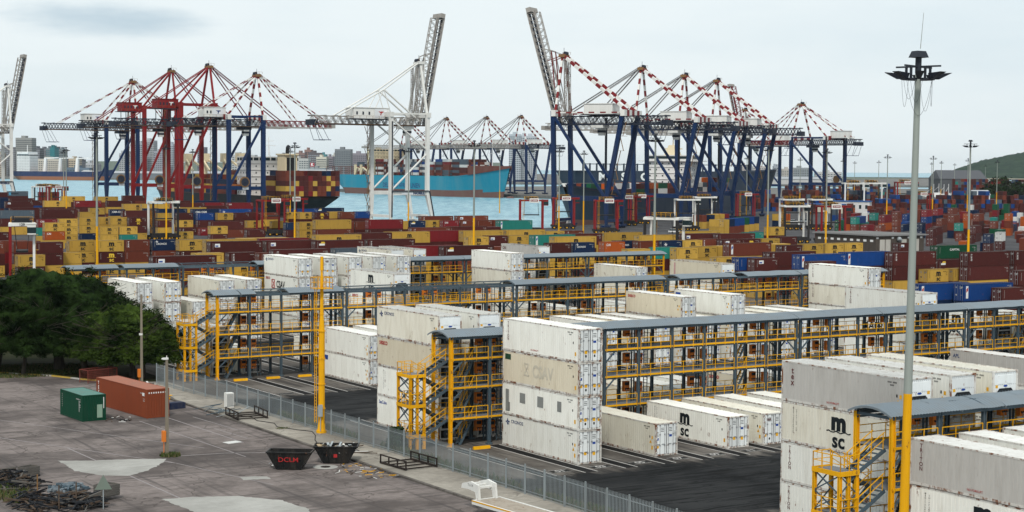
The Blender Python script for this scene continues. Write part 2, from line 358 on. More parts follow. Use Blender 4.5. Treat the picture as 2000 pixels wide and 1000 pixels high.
def paving_mat():
    """concrete bays wearing into rubber-blackened asphalt aisles, ragged where they meet"""
    m, n, b = principled('reefer_paving'); tc = N(n, 'ShaderNodeTexCoord'); sp = N(n, 'ShaderNodeSeparateXYZ'); n.links.new(tc.outputs['Object'], sp.inputs[0])
    def M(op, a, c=None, d=None):
        x = N(n, 'ShaderNodeMath', operation=op)
        for i, v in enumerate((a, c, d)):
            if v is None: continue
            if hasattr(v, 'links'): n.links.new(v, x.inputs[i])
            else: x.inputs[i].default_value = v
        return x.outputs[0]
    def nz(sc, scale, det=6, ro=.62, dist=0.0):
        mp = N(n, 'ShaderNodeMapping'); mp.inputs['Scale'].default_value = scale; n.links.new(tc.outputs['Object'], mp.inputs[0])
        t = N(n, 'ShaderNodeTexNoise'); t.inputs['Scale'].default_value = sc; t.inputs['Detail'].default_value = det; t.inputs['Roughness'].default_value = ro; t.inputs['Distortion'].default_value = dist; n.links.new(mp.outputs[0], t.inputs['Vector']); return t.outputs['Fac']
    def ramp(f, lo, hi, o0=0.0, o1=1.0):
        x = N(n, 'ShaderNodeMapRange'); x.interpolation_type = 'SMOOTHSTEP'
        for i, v in zip((1,2,3,4), (lo,hi,o0,o1)): x.inputs[i].default_value = v
        n.links.new(f, x.inputs[0]); return x.outputs[0]
    v = sp.outputs[1]; w = M('FLOORED_MODULO', M('ADD', v, 27.3-103.35+546), 54.6); d = M('ABSOLUTE', M('SUBTRACT', w, 27.3))
    edge = M('ADD', d, M('MULTIPLY', M('SUBTRACT', nz(.22, (1,1,1), 7, .7), .5), 9.0))
    lane = M('ADD', edge, M('MULTIPLY', M('SUBTRACT', nz(1.0, (.55,.05,1), 4), .5), 7.0))
    isa = ramp(lane, 8.6, 11.2, 1, 0)
    bay = mixrgb(n, ramp(nz(.12, (1,1,1), 8), .38, .62), (.078,.070,.063), (.150,.136,.122))
    bay = mixrgb(n, M('MULTIPLY', ramp(nz(1.6, (1,1,1), 7, .75), .45, .7), .45), bay, (.05,.046,.042))
    bay = mixrgb(n, M('MULTIPLY', ramp(nz(1.0, (.9,.06,1), 6, .7, .8), .5, .64), .6), bay, (.024,.023,.023))
    asp = mixrgb(n, ramp(nz(.07, (1,1,1), 8, .65), .36, .64), (.0105,.0115,.0125), (.030,.031,.032))
    asp = mixrgb(n, M('MULTIPLY', ramp(nz(1.0, (.045,.75,1), 6, .7, 2.4), .50, .60), .85), asp, (.0055,.006,.0065))
    asp = mixrgb(n, M('MULTIPLY', ramp(nz(1.0, (.10,.34,1), 7, .72, 3.5), .52, .60), .8), asp, (.006,.0065,.007))
    asp = mixrgb(n, M('MULTIPLY', ramp(nz(1.0, (.06,.9,1), 6, .7, 1.5), .56, .66), .55), asp, (.055,.055,.054))
    asp = mixrgb(n, M('MULTIPLY', ramp(nz(3.2, (1,1,1), 5, .8), .55, .75), .35), asp, (.05,.05,.05))
    n.links.new(mixrgb(n, isa, bay, asp), b.inputs['Base Color']); b.inputs['Roughness'].default_value = .85; b.inputs['Specular IOR Level'].default_value = .05
    return m
G_PAVE = paving_mat()
flat_poly('reefer_paving', [(69.45,20),(262,20),(262,258),(69.45,258)], G_PAVE, .004, frame='uv')
flat_poly('asphalt_aisle', [(69.45,258.1),(262,258.1),(262,292),(69.45,292)], G_ASPH, .004, frame='uv')
ln = MB(); wl = MB(); st = MB()
for i in range(4):
    for k in range(0, 27):
        u = 75.2 + 4.12*k
        for (a, b_) in ((PA[i]-3.3, PA[i]+12.3), (PB[i]-.2, PB[i]+15.1)):
            ln.quad((u-.52,a,.009),(u+.52,a,.009),(u+.52,b_,.009),(u-.52,b_,.009))
            for d in (-.62, .62): wl.quad((u+d-.06,a,.012),(u+d+.06,a,.012),(u+d+.06,b_,.012),(u+d-.06,b_,.012))
o = ln.build('tyre_lane', G_LANE, rz=ANG); tag(o, kind='structure')
o = wl.build('lane_marking', G_LINE, rz=ANG); tag(o, kind='structure')
G_BOX = plain('number_box_black', (.018,.018,.018), .8)
for i in range(4):
    for k in range(0, 24):
        cu = 77.26 + 4.12*k
        for v in (PA[i]-1.7, PB[i]+13.6):
            if i == 3 and v > 250: continue
            st.quad((cu-.95,v-.55,.012),(cu+.95,v-.55,.012),(cu+.95,v+.55,.012),(cu-.95,v+.55,.012), 0)
            for y0, y1 in ((-.5,-.42),(.42,.5)): st.quad((cu-.9,v+y0,.016),(cu+.9,v+y0,.016),(cu+.9,v+y1,.016),(cu-.9,v+y1,.016), 1)
o = st.build('bay_number_box', [G_BOX, G_LINE], rz=ANG); tag(o, kind='structure')
for i in (0, 1):
    for k in range(0, 10):
        cu = 77.26 + 4.12*k
        for j, v in enumerate((PA[i]-1.7, PB[i]+13.6)):
            o = lettering('%02d' % ((k*2+1+j) % 60), G_LINE, None, UV(cu, v, .018), (CA,SA,0), (-SA,CA,0), .95, .02)
            o.name = 'bay_number'; tag(o, kind='structure')
# worn parking lines on the lot
pl = MB()
for u0, v0, u1, v1, w in ((34,172,51,134,.12),(40,176,56,140,.10),(45.5,146,46.2,100,.12),(56.4,158,57.4,134,.11),(59.6,158.5,60.2,141,.12),(52.4,137.2,56.5,136.6,.16),(56.5,136.6,62.8,133.6,.16),(62,158,62.6,148,.10),(61,150,61.4,143,.10),(50.4,136.6,54.2,121,.09)):
    d = Vector((u1-u0, v1-v0, 0)).normalized(); nrm = Vector((-d.y, d.x, 0))*w*.6
    pl.quad((u0-nrm.x,v0-nrm.y,.009),(u1-nrm.x,v1-nrm.y,.009),(u1+nrm.x,v1+nrm.y,.009),(u0+nrm.x,v0+nrm.y,.009))
o = pl.build('parking_line', G_LINE2, rz=ANG); tag(o, kind='structure')
# yellow / white kerb blocks along the grass edge
kb = MB()
pts = [(64.9,187.6),(62.1,190.4),(59.4,196.5),(52,206),(40,216),(10,222)]
for (a, b_) in zip(pts, pts[1:]):
    L = math.dist(a, b_); q = max(1, int(L/1.5))
    for i in range(q):
        p0 = Vector((*a,.06)).lerp(Vector((*b_,.06)), i/q); p1 = Vector((*a,.06)).lerp(Vector((*b_,.06)), (i+.97)/q); kb.bar(p0, p1, .22, .2, random.choice((0,0,1)))
o = kb.build('painted_kerb', [paint('kerb_yellow', (.42,.29,.05), .8, streak=.6), paint('kerb_white', (.42,.41,.38), .8, streak=.6)], rz=ANG); tag(o, kind='structure')
# headland
hm = MB(); hm.sm = True
nx, ny = 260, 70
def hz(i, j):
    x = 1150 + 3600*i/nx; y = 5650 + 1900*j/ny
    xx = x*5700/y; prof = min(1, max(0, (xx-1475)/270))**.5; dep = math.sin(math.pi*min(1, max(0, j/ny))*.5 + 0)
    dep = min(1, (j/ny)/.32)**.7
    ridge = 108 + 14*math.sin(x*.0021) + 12*math.sin(x*.006+1)
    z = -3 + prof*dep*ridge + (8*mnoise.noise(Vector((x*.01, y*.01, 0))) + 6*mnoise.noise(Vector((x*.03, y*.03, 3))) + 5*mnoise.noise(Vector((x*.07, y*.07, 9))))*min(1, prof*dep*1.5)
    return (x, y, z if prof*dep > 0.002 else -3.4)
P = [[hz(i, j) for j in range(ny+1)] for i in range(nx+1)]
for i in range(nx):
    for j in range(ny): hm.quad(P[i][j], P[i+1][j], P[i+1][j+1], P[i][j+1])
m, n, b = principled('headland_bush')
f = noise_fac(n, (1,1,1), .022, 9, .72, .38, .62, rnd=False); n.links.new(mixrgb(n, f, (.007,.021,.014), (.028,.050,.027)), b.inputs['Base Color']); b.inputs['Roughness'].default_value = .95; b.inputs['Specular IOR Level'].default_value = 0
t = N(n, 'ShaderNodeTexNoise'); t.inputs['Scale'].default_value = .05; t.inputs['Detail'].default_value = 7; tc = N(n, 'ShaderNodeTexCoord'); n.links.new(tc.outputs['Object'], t.inputs['Vector'])
bp = N(n, 'ShaderNodeBump'); bp.inputs['Strength'].default_value = 1; bp.inputs['Distance'].default_value = 14; n.links.new(t.outputs['Fac'], bp.inputs['Height']); n.links.new(bp.outputs[0], b.inputs['Normal'])
o = hm.build('headland_hill', m); tag(o, kind='structure')
sb = MB(); sb.hexa([(1090,5480,-4),(4400,5480,-4),(4400,5700,-4),(1090,5700,-4)], [(1120,5500,-1.2),(4400,5500,-1.2),(4400,5700,1.5),(1120,5700,1.5)])
o = sb.build('beach', plain('beach_sand', (.34,.29,.22), .9)); tag(o, kind='structure')
sb = MB(); sb.hexa([(820,4300,-4),(1330,5450,-4),(1500,5650,-4),(760,4700,-4)], [(840,4320,2),(1320,5450,1),(1480,5640,2),(780,4700,6)])
o = sb.build('low_spit', plain('spit_scrub', (.12,.14,.10), .9)); tag(o, kind='structure')

# ------------------------------------------------------------------ refrigerated containers
L4, W4, H4 = 12.192, 2.438, 2.896
def reefer_body():
    b = MB(); hx, hy, H = L4/2, W4/2, H4
    for sx in (-1, 1):
        for sy in (-1, 1):
            x0, x1 = sorted((sx*hx, sx*(hx-.13))); y0, y1 = sorted((sy*hy, sy*(hy-.13)))
            b.box(x0, x1, y0, y1, .16, H-.13, 1)
            x0, x1 = sorted((sx*(hx+.004), sx*(hx-.18))); y0, y1 = sorted((sy*(hy+.004), sy*(hy-.162)))
            b.box(x0, x1, y0, y1, .001, .16, 1); b.box(x0, x1, y0, y1, H-.13, H, 1)
    for sy in (-1, 1):
        y0, y1 = sorted((sy*hy, sy*(hy-.07))); b.box(-hx+.181, hx-.181, y0, y1, H-.11, H-.012, 1)
        b.box(-hx+.181, hx-.181, y0, y1, .03, .19, 1)
        # shallow ribbed side panel
        n = 40; x0 = -hx+.131; dx = (L4-.262)/n; yo = sy*(hy-.012); yi = sy*(hy-.031)
        for i in range(n):
            a = x0+i*dx; pts = [(a, yo), (a+dx*.86, yo), (a+dx*.90, yi), (a+dx*.96, yi), (a+dx, yo)]
            for (p, q) in zip(pts, pts[1:]):
                if sy < 0: b.quad((p[0],p[1],.191), (q[0],q[1],.191), (q[0],q[1],H-.111), (p[0],p[1],H-.111), 0)
                else: b.quad((q[0],q[1],.191), (p[0],p[1],.191), (p[0],p[1],H-.111), (q[0],q[1],H-.111), 0)
    for sx in (-1, 1):
        x0, x1 = sorted((sx*hx, sx*(hx-.1))); b.box(x0, x1, -hy+.163, hy-.163, H-.12, H-.012, 1); b.box(x0, x1, -hy+.163, hy-.163, .03, .15, 1)
        xx = sx*(hx-.10); b.quad((xx,-hy+.1,.1), (xx,hy-.1,.1), (xx,hy-.1,H-.1), (xx,-hy+.1,H-.1), 0)
    n = 36; dx = (L4-.2)/n
    for i in range(n):
        a = -hx+.1+i*dx; z = H-.035
        b.quad((a,-hy+.071,z),(a+dx*.8,-hy+.071,z),(a+dx*.8,hy-.071,z),(a,hy-.071,z),2); b.quad((a+dx*.8,-hy+.071,z),(a+dx,-hy+.071,z+.012),(a+dx,hy-.071,z+.012),(a+dx*.8,hy-.071,z),2)
    b.quad((-hx,-hy+.08,.05),(-hx,hy-.08,.05),(hx,hy-.08,.05),(hx,-hy+.08,.05),1)
    return b.mesh('reefer_body', [WHITE, FRAMEW, WHITE])
def reefer_door(sy, var):
    b = MB(); rnd = random.Random(var*7+sy); x = -L4/2
    y0, y1 = sorted((sy*.012, sy*1.08)); b.box(x+.035, x+.09, y0, y1, .17, H4-.14, 0)
    for yy in (sy*.20, sy*.72):
        b.tube((x+.005, yy, .10), (x+.005, yy, H4-.10), .02, n=6, m=1)
        for zz in (.16, .95, 1.9, H4-.18): b.box(x-.02, x+.034, yy-.06, yy+.06, zz-.05, zz+.05, 1)
        b.box(x-.02, x, *sorted((yy, yy+sy*.32)), 1.02, 1.07, 1)
    for zz in (.35, .95, 1.55, 2.1, 2.55): b.box(x-.012, x+.034, *sorted((sy*1.0, sy*1.17)), zz-.055, zz+.055, 2)
    b.box(x+.03, x+.06, *sorted((sy*1.02, sy*1.06)), .18, H4-.15, 3)
    b.box(x+.028, x+.045, *sorted((0, sy*.03)), .18, H4-.15, 3)
    def st(yc, zc, w, h, m): b.box(x+.028, x+.036, yc-w/2, yc+w/2, zc-h/2, zc+h/2, m)
    yc = sy*.45
    if rnd.random() < .85: st(yc, .75+rnd.random()*.15, .28, .28, 4)
    if rnd.random() < .6: st(sy*.92, .8+rnd.random()*.1, .18, .24, 4)
    if rnd.random() < .5: st(yc, .55, .16, .2, 3)
    if rnd.random() < .4: st(sy*.93, 1.5, .16, .22, 5)
    for k in range(3):
        st(yc, 2.45-k*.14, .34, .045, 3)
    if sy < 0 and rnd.random() < .6: st(yc, 1.75, .3, .2, 5)
    for k in range(4): st(sy*.93, 2.1-k*.12, .18, .03, 3)
    return b.mesh('reefer_door', [DOORW, RODS, FRAMEW, DARK, STK_Y, STK_B])
def reefer_unit(var):
    b = MB(); x = L4/2; rnd = random.Random(var)
    b.box(x-.09, x-.035, -1.08, 1.08, 1.02, H4-.14, 0)          # white upper casing
    b.box(x-.036, x-.015, -.72, -.12, 1.98, 2.58, 0); b.box(x-.036, x-.015, .16, .72, 1.98, 2.58, 0)
    for k in range(12):
        for zz in (1.9, 2.66): b.box(x-.036, x-.02, -1.0+k*.18, -.96+k*.18, zz, zz+.04, 2)
    b.prism([(x-.03,-.88,1.12),(x-.03,.88,1.12),(x-.03,.88,1.36),(x-.03,.58,1.68),(x-.03,-.58,1.68),(x-.03,-.88,1.36)], (.022,0,0), 1)   # evaporator fan hatch
    for k in range(5): b.box(x-.008, x+.003, -.6+k*.28, -.5+k*.28, 1.2, 1.52, 3)
    b.box(x-.09, x-.07, -1.08, 1.08, .16, 1.02, 1)
    b.box(x-.07, x-.01, -1.06, -.98, .16, 1.02, 0); b.box(x-.07, x-.01, .98, 1.06, .16, 1.02, 0); b.box(x-.07, x-.01, -.98, .98, .96, 1.04, 0); b.box(x-.07, x-.01, -.98, .98, .14, .22, 0)
    b.tube((x-.065,-.35,.6), (x-.02,-.35,.6), .33, n=14, m=3); b.tube((x-.02,-.35,.6), (x-.005,-.35,.6), .1, n=10, m=2)
    b.box(x-.069, x-.015, .18, .62, .28, .82, 2); b.box(x-.069, x-.02, .68, .92, .3, .6, 3); b.tube((x-.04,-.9,.3), (x-.04,.9,.3), .03, m=3)
    b.box(x-.034, x-.025, -.95, -.72, 1.72, 1.92, 4)
    if rnd.random() < .7: b.box(x-.034, x-.025, .74, .98, 1.75, 1.97, 4)
    n = 14; b.poly([(x-.012, .02+.2*math.cos(2*math.pi*i/n), 1.84+.075*math.sin(2*math.pi*i/n)) for i in range(n)], 5)
    return b.mesh('refrigeration_unit', [DOORW, DARK, RODS, STEEL, STK_Y, STK_B])
def id_marks(end, var):
    """code lines and hazard stickers on the long side; drawn at local y = -W/2"""
    b = MB(); rnd = random.Random(var); y = -W4/2+.004; x0 = end*(L4/2-1.25)
    def r(x, z, w, h, m): b.quad((x-w/2,y,z-h/2),(x+w/2,y,z-h/2),(x+w/2,y,z+h/2),(x-w/2,y,z+h/2), m)
    for k in range(9):
        if k != 4: r(x0-.42+k*.095, 2.52, .055, .11, 0)
    for k in range(4): r(x0-.2+k*.095, 2.33, .055, .1, 0)
    s = end*.75
    if rnd.random() < .9: r(x0+s, 1.62, .2, .26, 1)
    if rnd.random() < .9: b.tri((x0+s*.7-.17,y,1.1),(x0+s*.7+.17,y,1.1),(x0+s*.7,y,1.42), 1); r(x0+s*.7, 1.19, .035, .12, 0)
    if rnd.random() < .6: r(x0+s, .72, .22, .34, 1)
    if rnd.random() < .5: r(x0+s*.55, 1.66, .13, .2, 0)
    if rnd.random() < .3: r(x0-end*4.5, .42, .5, .07, 1)
    return b.mesh('id_marks', [INK, STK_Y])
BODY = reefer_body()
DOORS = {(s, v): reefer_door(s, v) for s in (-1, 1) for v in range(6)}
UNITS = [reefer_unit(v) for v in range(3)]
IDS = {(e, v): id_marks(e, v) for e in (-1, 1) for v in range(4)}
ORDS = ['first','second','third','fourth','fifth','sixth','seventh','eighth','ninth','tenth','eleventh','twelfth','thirteenth','fourteenth','fifteenth','sixteenth','seventeenth','eighteenth','nineteenth','twentieth','twenty-first','twenty-second','twenty-third','twenty-fourth','twenty-fifth','twenty-sixth','twenty-seventh','twenty-eighth','twenty-ninth','thirtieth']
ROWV = {'N1':61.8,'F1':78.5,'N2':116.4,'F2':133.0,'N3':170.9,'F3':188.0,'N4':225.5,'F4':242.7}
ROWN = {'N1':'before nearest rack','F1':'behind nearest rack','N2':'before second rack','F2':'behind second rack','N3':'before third rack','F3':'behind third rack','N4':'before farthest rack','F4':'behind farthest rack'}
REEF = {'N1':{0:3,1:3,2:3,3:2},'F1':{1:4,2:4,3:4},'N2':{1:4,3:1,5:1,6:1,7:1,8:1,15:2,16:1,17:1},'F2':{0:4,1:4,6:1,7:1,8:1,10:1,11:1,15:4,16:1,18:3,19:3},
'N3':{3:2,4:2,11:2,12:2,13:2,14:3,15:2,16:3,17:2,18:2,19:2,20:2,22:4,23:2},'F3':{0:2,1:1,4:1,5:1,6:4,7:1,10:2,12:2,13:2,14:1,16:2,19:4,20:1},
'N4':{1:3,2:3,3:2,4:3,5:3,7:4,8:4,9:4,10:4,11:4,16:4,17:1,18:1,22:3},'F4':{13:4,14:4,20:4,21:2}}
# what is written on the side that faces the camera: (row, bay, tier) -> list of marks
MARK = {('N2',1,0):['bird:CRONOS'],('N2',1,1):['patches'],('N2',1,2):['ghost:CSAV','greenplate'],('N2',1,3):['vert:TRITON:m','nofork'],
 ('F2',0,0):['cube:SeaCube'],('F2',0,1):['ship2'],('F2',0,2):['red:seaco'],('F2',0,3):['bird:CRONOS'],
 ('N2',5,0):['msc','ship2b'],('N2',6,0):['doortex'],('N2',15,1):['navy:APL'],
 ('F1',1,3):['vertbig:tex','nofork'],('F1',1,2):['msc','ship2'],('F1',1,1):['vert:TRITON:m'],('F1',1,0):['vert:TRITON:m'],
 ('N1',0,2):['vert:TRITON:m','nofork'],('N1',0,1):['msc','ship2'],
 ('F2',6,0):['red:seaco'],('F2',10,0):['red:seaco'],('F2',15,3):['vert:TRITON:m'],('F2',15,2):['maersk:MAERSK'],('F2',18,2):['msc'],
 ('N3',14,2):['red:seaco'],('N3',16,2):['bluebox'],('N3',22,3):['vert:TRITON:m'],('N3',22,2):['vert:TRITON:m'],('N3',3,1):['vert:TRITON:m'],('N3',3,0):['bluebox'],
 ('N4',7,3):['bird:CRONOS'],('N4',7,2):['csav','red:seaco'],('F3',6,3):['msc','ship2'],('F3',6,2):['red:seaco'],('F4',13,3):['bird:CRONOS'],('F4',20,3):['cai:CAI'],
 ('N4',16,3):['vert:TEX:m'],('N4',16,2):['vert:TEX:m'],('N4',16,1):['bird:CRONOS'],('N4',22,2):['vert:TRITON:m'],('F3',4,0):['msc'],('F3',19,3):['pinkbar'],('F3',12,1):['bird:CRONOS'],('N4',4,2):['vert:TEX:m'],('N3',17,1):['vert:TEX:m'],('N3',20,1):['bluebox']}
SKIN = {('F2',0,2):'c',('N3',14,2):'c',('F2',6,0):'c',('F2',10,0):'c',('N2',1,2):'c',('F1',1,3):'g',('N1',0,2):'g',('F4',20,3):'g',('N2',15,1):'g',('F3',19,3):'c',('N3',12,1):'c'}
MSC_M, MSC_S = 'm', 'sc'
def msc_logo(parent, o, right, size, mat, name='logo'):
    """two-line letter mark with a wavy rule between"""
    up = Vector((0,0,1)); r = Vector(right); o = Vector(o); g = empty(name); g.parent = parent
    lettering('m', mat, g, o + up*size*.34, r, up, size*1.02, .06, 1.12)
    lettering('sc', mat, g, o - up*size*.46, r, up, size*.9, .028, 1.05)
    w = MB(); N_ = 10
    pts = [(-.74+1.48*i/N_, .035*math.sin(i*1.9) + (.02 if i > 7 else 0)) for i in range(N_+1)]
    for (a, c), (d, e) in zip(pts, pts[1:]):
        w.quad(o+r*a*size+up*(c-.10)*size, o+r*d*size+up*(e-.10)*size, o+r*d*size+up*(e-.05)*size, o+r*a*size+up*(c-.05)*size)
    w.build('rule', mat, g); return g
def bird_mark(parent, o, right, size, mat):
    b = MB(); r = Vector(right); up = Vector((0,0,1)); o = Vector(o)
    P = lambda x, z: o + r*x*size + up*z*size
    for pts in ([(-.5,.1),(-.2,.0),(.1,.25),(.05,.6),(-.15,.75),(-.2,.45)], [(.1,.25),(.5,.3),(.62,.1),(.4,-.05),(.1,.05)], [(-.2,.0),(.1,.05),(.2,-.3),(-.05,-.5),(-.3,-.25)], [(-.5,.1),(-.75,.2),(-.7,-.05),(-.35,-.15)], [(.25,-.1),(.5,-.35),(.3,-.5)]):
        b.poly([P(*p) for p in pts])
    return b.build('bird_mark', mat, parent)
def cross_logo(root, x, xdir, y, q, mat):
    b = MB()
    for (a0, c0, a1, c1) in ((-1,-1,1,-1),(1,-1,1,1),(1,1,-1,1),(-1,1,-1,-1),(-1,-1,1,1),(-1,1,1,-1)): b.bar((x+xdir*a0*q*.8,y,1.5+c0*q), (x+xdir*a1*q*.8,y,1.5+c1*q), .012, .13)
    b.build('logo', mat, root)
def add_marks(root, marks, yside, xdir, endx):
    """yside: local y sign of the camera side; xdir: reading direction along local x; text starts at the far end"""
    y = yside*(W4/2+.006); R_ = Vector((xdir,0,0)); up = Vector((0,0,1)); far = -xdir*(L4/2)
    X = lambda d: far + xdir*d
    for mk in marks:
        k = mk.split(':')
        if k[0] == 'msc': msc_logo(root, (X(5.9), y, 1.5), R_, 1.62, INK)
        elif k[0] == 'bird': bird_mark(root, (X(.95), y, 2.18), R_, .5, INKB); lettering(k[1], INKB, root, (X(2.5), y, 2.3), R_, up, .42, .012, 1.15)
        elif k[0] == 'red': lettering(k[1], INKR, root, (X(1.35), y, 2.35), R_, up, .75, .022); lettering('a rental', INKR, root, (X(1.6), y, 1.95), R_, up, .2) if False else None
        elif k[0] == 'cube': lettering(k[1], STK_B, root, (X(1.2), y, 2.25), R_, up, .45, .015)
        elif k[0] == 'navy': lettering(k[1], INKB, root, (X(.9), y, 2.2), R_, up, .55, .02)
        elif k[0] == 'maersk': lettering(k[1], INK, root, (X(5.5), y, 1.5), R_, up, 1.25, .02, 1.1)
        elif k[0] == 'cai': lettering(k[1], INKM, root, (X(1.1), y, 2.2), R_, up, .7, .03)
        elif k[0] == 'vert':
            for i, ch in enumerate(k[1]): lettering(ch, INKM, root, (X(.95), y, 2.5-i*.285), R_, up, .36, .014)
        elif k[0] == 'vertbig':
            for i, ch in enumerate(k[1]): lettering(ch, INKM, root, (X(1.15), y, 2.25-i*.42), R_, up, .62, .02)
        elif k[0] in ('ship2', 'ship2b'):
            for i, ch in enumerate('MEDITERRANEAN'): lettering(ch, INK, root, (X(1.3), y, 2.5-i*.145), R_, up, .155, .006)
            for i, ch in enumerate('SHIPPING CO'): lettering(ch, INK, root, (X(1.62), y, 2.4-i*.145), R_, up, .155, .006) if ch != ' ' else None
        elif k[0] == 'csav':
            lettering('CSAV', INK, root, (X(6.0), y, 1.45), R_, up, 1.45, .03, .85)
            cross_logo(root, X(3.35), xdir, y, .62, INKR)
        elif k[0] == 'ghost': lettering('CSAV', GHOST, root, (X(6.6), y, 1.4), R_, up, 1.5, .03, .9); cross_logo(root, X(4.0), xdir, y, .5, GHOST)
        elif k[0] == 'patches':
            b = MB()
            for (d, z, w, h) in ((.85,1.3,.55,2.0),(1.15,.75,.35,.8),(3.4,1.75,.9,.9),(6.3,1.75,.95,.95),(9.3,1.72,.65,.9)): b.quad((X(d)-xdir*w/2,y,z-h/2),(X(d)+xdir*w/2,y,z-h/2),(X(d)+xdir*w/2,y,z+h/2),(X(d)-xdir*w/2,y,z+h/2))
            b.build('repair_patch', PATCH, root)
        elif k[0] in ('greenplate', 'bluebox', 'pinkbar'):
            b = MB(); d, z, w, h = {'greenplate':(.9,2.35,.95,.5),'bluebox':(.9,2.2,1.1,.55),'pinkbar':(1.2,1.4,.35,2.2)}[k[0]]
            b.quad((X(d)-xdir*w/2,y,z-h/2),(X(d)+xdir*w/2,y,z-h/2),(X(d)+xdir*w/2,y,z+h/2),(X(d)-xdir*w/2,y,z+h/2))
            b.build('plate', {'greenplate':plain('plate_green',(.02,.07,.04)),'bluebox':STK_B,'pinkbar':plain('plate_pink',(.5,.28,.27))}[k[0]], root)
        elif k[0] == 'nofork': lettering('NO FORKLIFT', INKR, root, (X(5.3), y, .42), R_, up, .2, .008)
        elif k[0] == 'doortex': pass
WORDMARK = {'bird':'CRONOS','red':'seaco','cube':'SeaCube','navy':'APL','maersk':'dark lettering','cai':'maroon letters'}
def reefer(row, bay, tier, ntier):
    key = (row, bay, tier); near = row[0] == 'N'; rnd = random.Random(hash((ord(row[0]), row[1], bay, tier)) & 0xffff)
    u = 76.05 + 4.12*bay + W4/2 + rnd.uniform(-.04, .04); v = ROWV[row] + L4/2 + rnd.uniform(-.05, .05)
    sk = SKIN.get(key); skin = {'c': CREAM, 'g': GREYW}.get(sk, WARMW if rnd.random() < .2 else WHITE)
    marks = MARK.get(key, []); words = ''
    for mk in marks:
        p = mk.split(':')[0]
        words = {'bird':'navy bird mark','red':'red lettering','cube':'small blue lettering','msc':'big black letters','vert':'vertical maroon lettering','vertbig':'large vertical letters','csav':'red and black logo','ghost':'faded logo','patches':'grey patches','navy':'navy lettering','maersk':'dark lettering','cai':'maroon letters','bluebox':'blue plate','pinkbar':'pink bar'}.get(p, '') or words
        if p in ('msc', 'csav', 'patches', 'vertbig'): break
    colr = {'c': 'cream', 'g': 'grey'}.get(sk, 'white')
    pos = 'lone' if ntier == 1 else ('top' if tier == ntier-1 else 'bottom' if tier == 0 else ORDS[tier] + '-level')
    bays = sorted(REEF[row]); k = bays.index(bay)
    wh = ('leftmost stack' if k == 0 else ORDS[k] + ' stack from left') if ntier > 1 else ORDS[k] + ' from left'
    label = '%s %s reefer%s, %s %s' % (pos, colr, (' with ' + words) if words else '', wh, ROWN[row])
    root = empty('refrigerated_container', UV(u, v, tier*H4), ANG + (math.pi/2 if near else -math.pi/2), label, 'container', 'refrigerated containers at the plug-in racks')
    inst('body', BODY, [skin, FRAMEW, ROOFW if rnd.random() < .6 else skin], root)
    dv = rnd.randrange(6)
    for s in (-1, 1): inst('door', DOORS[s, dv], None, root)
    inst('refrigeration_unit', UNITS[rnd.randrange(3)], None, root)
    # camera side is -u: local +y for near rows, local -y for far rows
    e = -1 if near else 1
    me = IDS[(e if not near else 1, rnd.randrange(4))]
    o = inst('id_marks', me, None, root)
    if near: o.rotation_euler = (0, 0, math.pi)
    add_marks(root, marks, 1 if near else -1, -1 if near else 1, e)
    if 'doortex' in marks or (near and rnd.random() < .12): lettering('tex', INKM, root, (-L4/2+.02, .55, 2.35), (0,-1,0), (0,0,1), .42, .015)
    return root
for row, d in REEF.items():
    for bay, nt_ in d.items():
        for t_ in range(nt_): reefer(row, bay, t_, nt_)

# ------------------------------------------------------------------ plug-in racks (steel gantries with walkways)
def rail(b, p, q, h=1.05, step=1.35, kick=True, mid=True):
    """yellow guard rail from p to q (deck-level points)"""
    p = Vector(p); q = Vector(q); L = (q-p).length; n = max(1, round(L/step)); up = Vector((0,0,1))
    b.bar(p+up*h, q+up*h, .055); 
    if mid: b.bar(p+up*h*.52, q+up*h*.52, .042)
    for i in range(n+1):
        c = p.lerp(q, i/n); b.bar(c-up*.16, c+up*h, .05)
    if kick: b.bar(p+up*.02, q+up*.02, .03, .17)
C_CABLE = paint('cable_pale', (.35,.35,.33), .6, streak=.5)
SECT = [(75.15,91.45,4),(92.05,116.1,6),(116.7,140.75,6),(141.4,165.45,6),(166.1,182.4,4)]
LEVELS = (2.55, 5.33, 7.92)
def roof_sheet(u0, u1, w, z, ragged=0):
    b = MB(); n = max(2, int((u1-u0)/.13)); seg = 7; rnd = random.Random(int(u0*10))
    def P(i, j):
        t = j/seg*2-1; wob = .022*(1 if i % 2 else -1)
        sag = ragged*.25*mnoise.noise(Vector((i*.07, t, u0)))
        return (u0+(u1-u0)*i/n, w/2*t, z + .48*(1-t*t) + wob + sag)
    for i in range(n):
        for j in range(seg): b.quad(P(i,j), P(i+1,j), P(i+1,j+1), P(i,j+1))
    for i in (0, n):
        for j in range(seg):
            a, c = Vector(P(i,j)), Vector(P(i,j+1)); d = Vector((0,0,-.14)); b.quad(a, c, c+d, a+d)
    return b
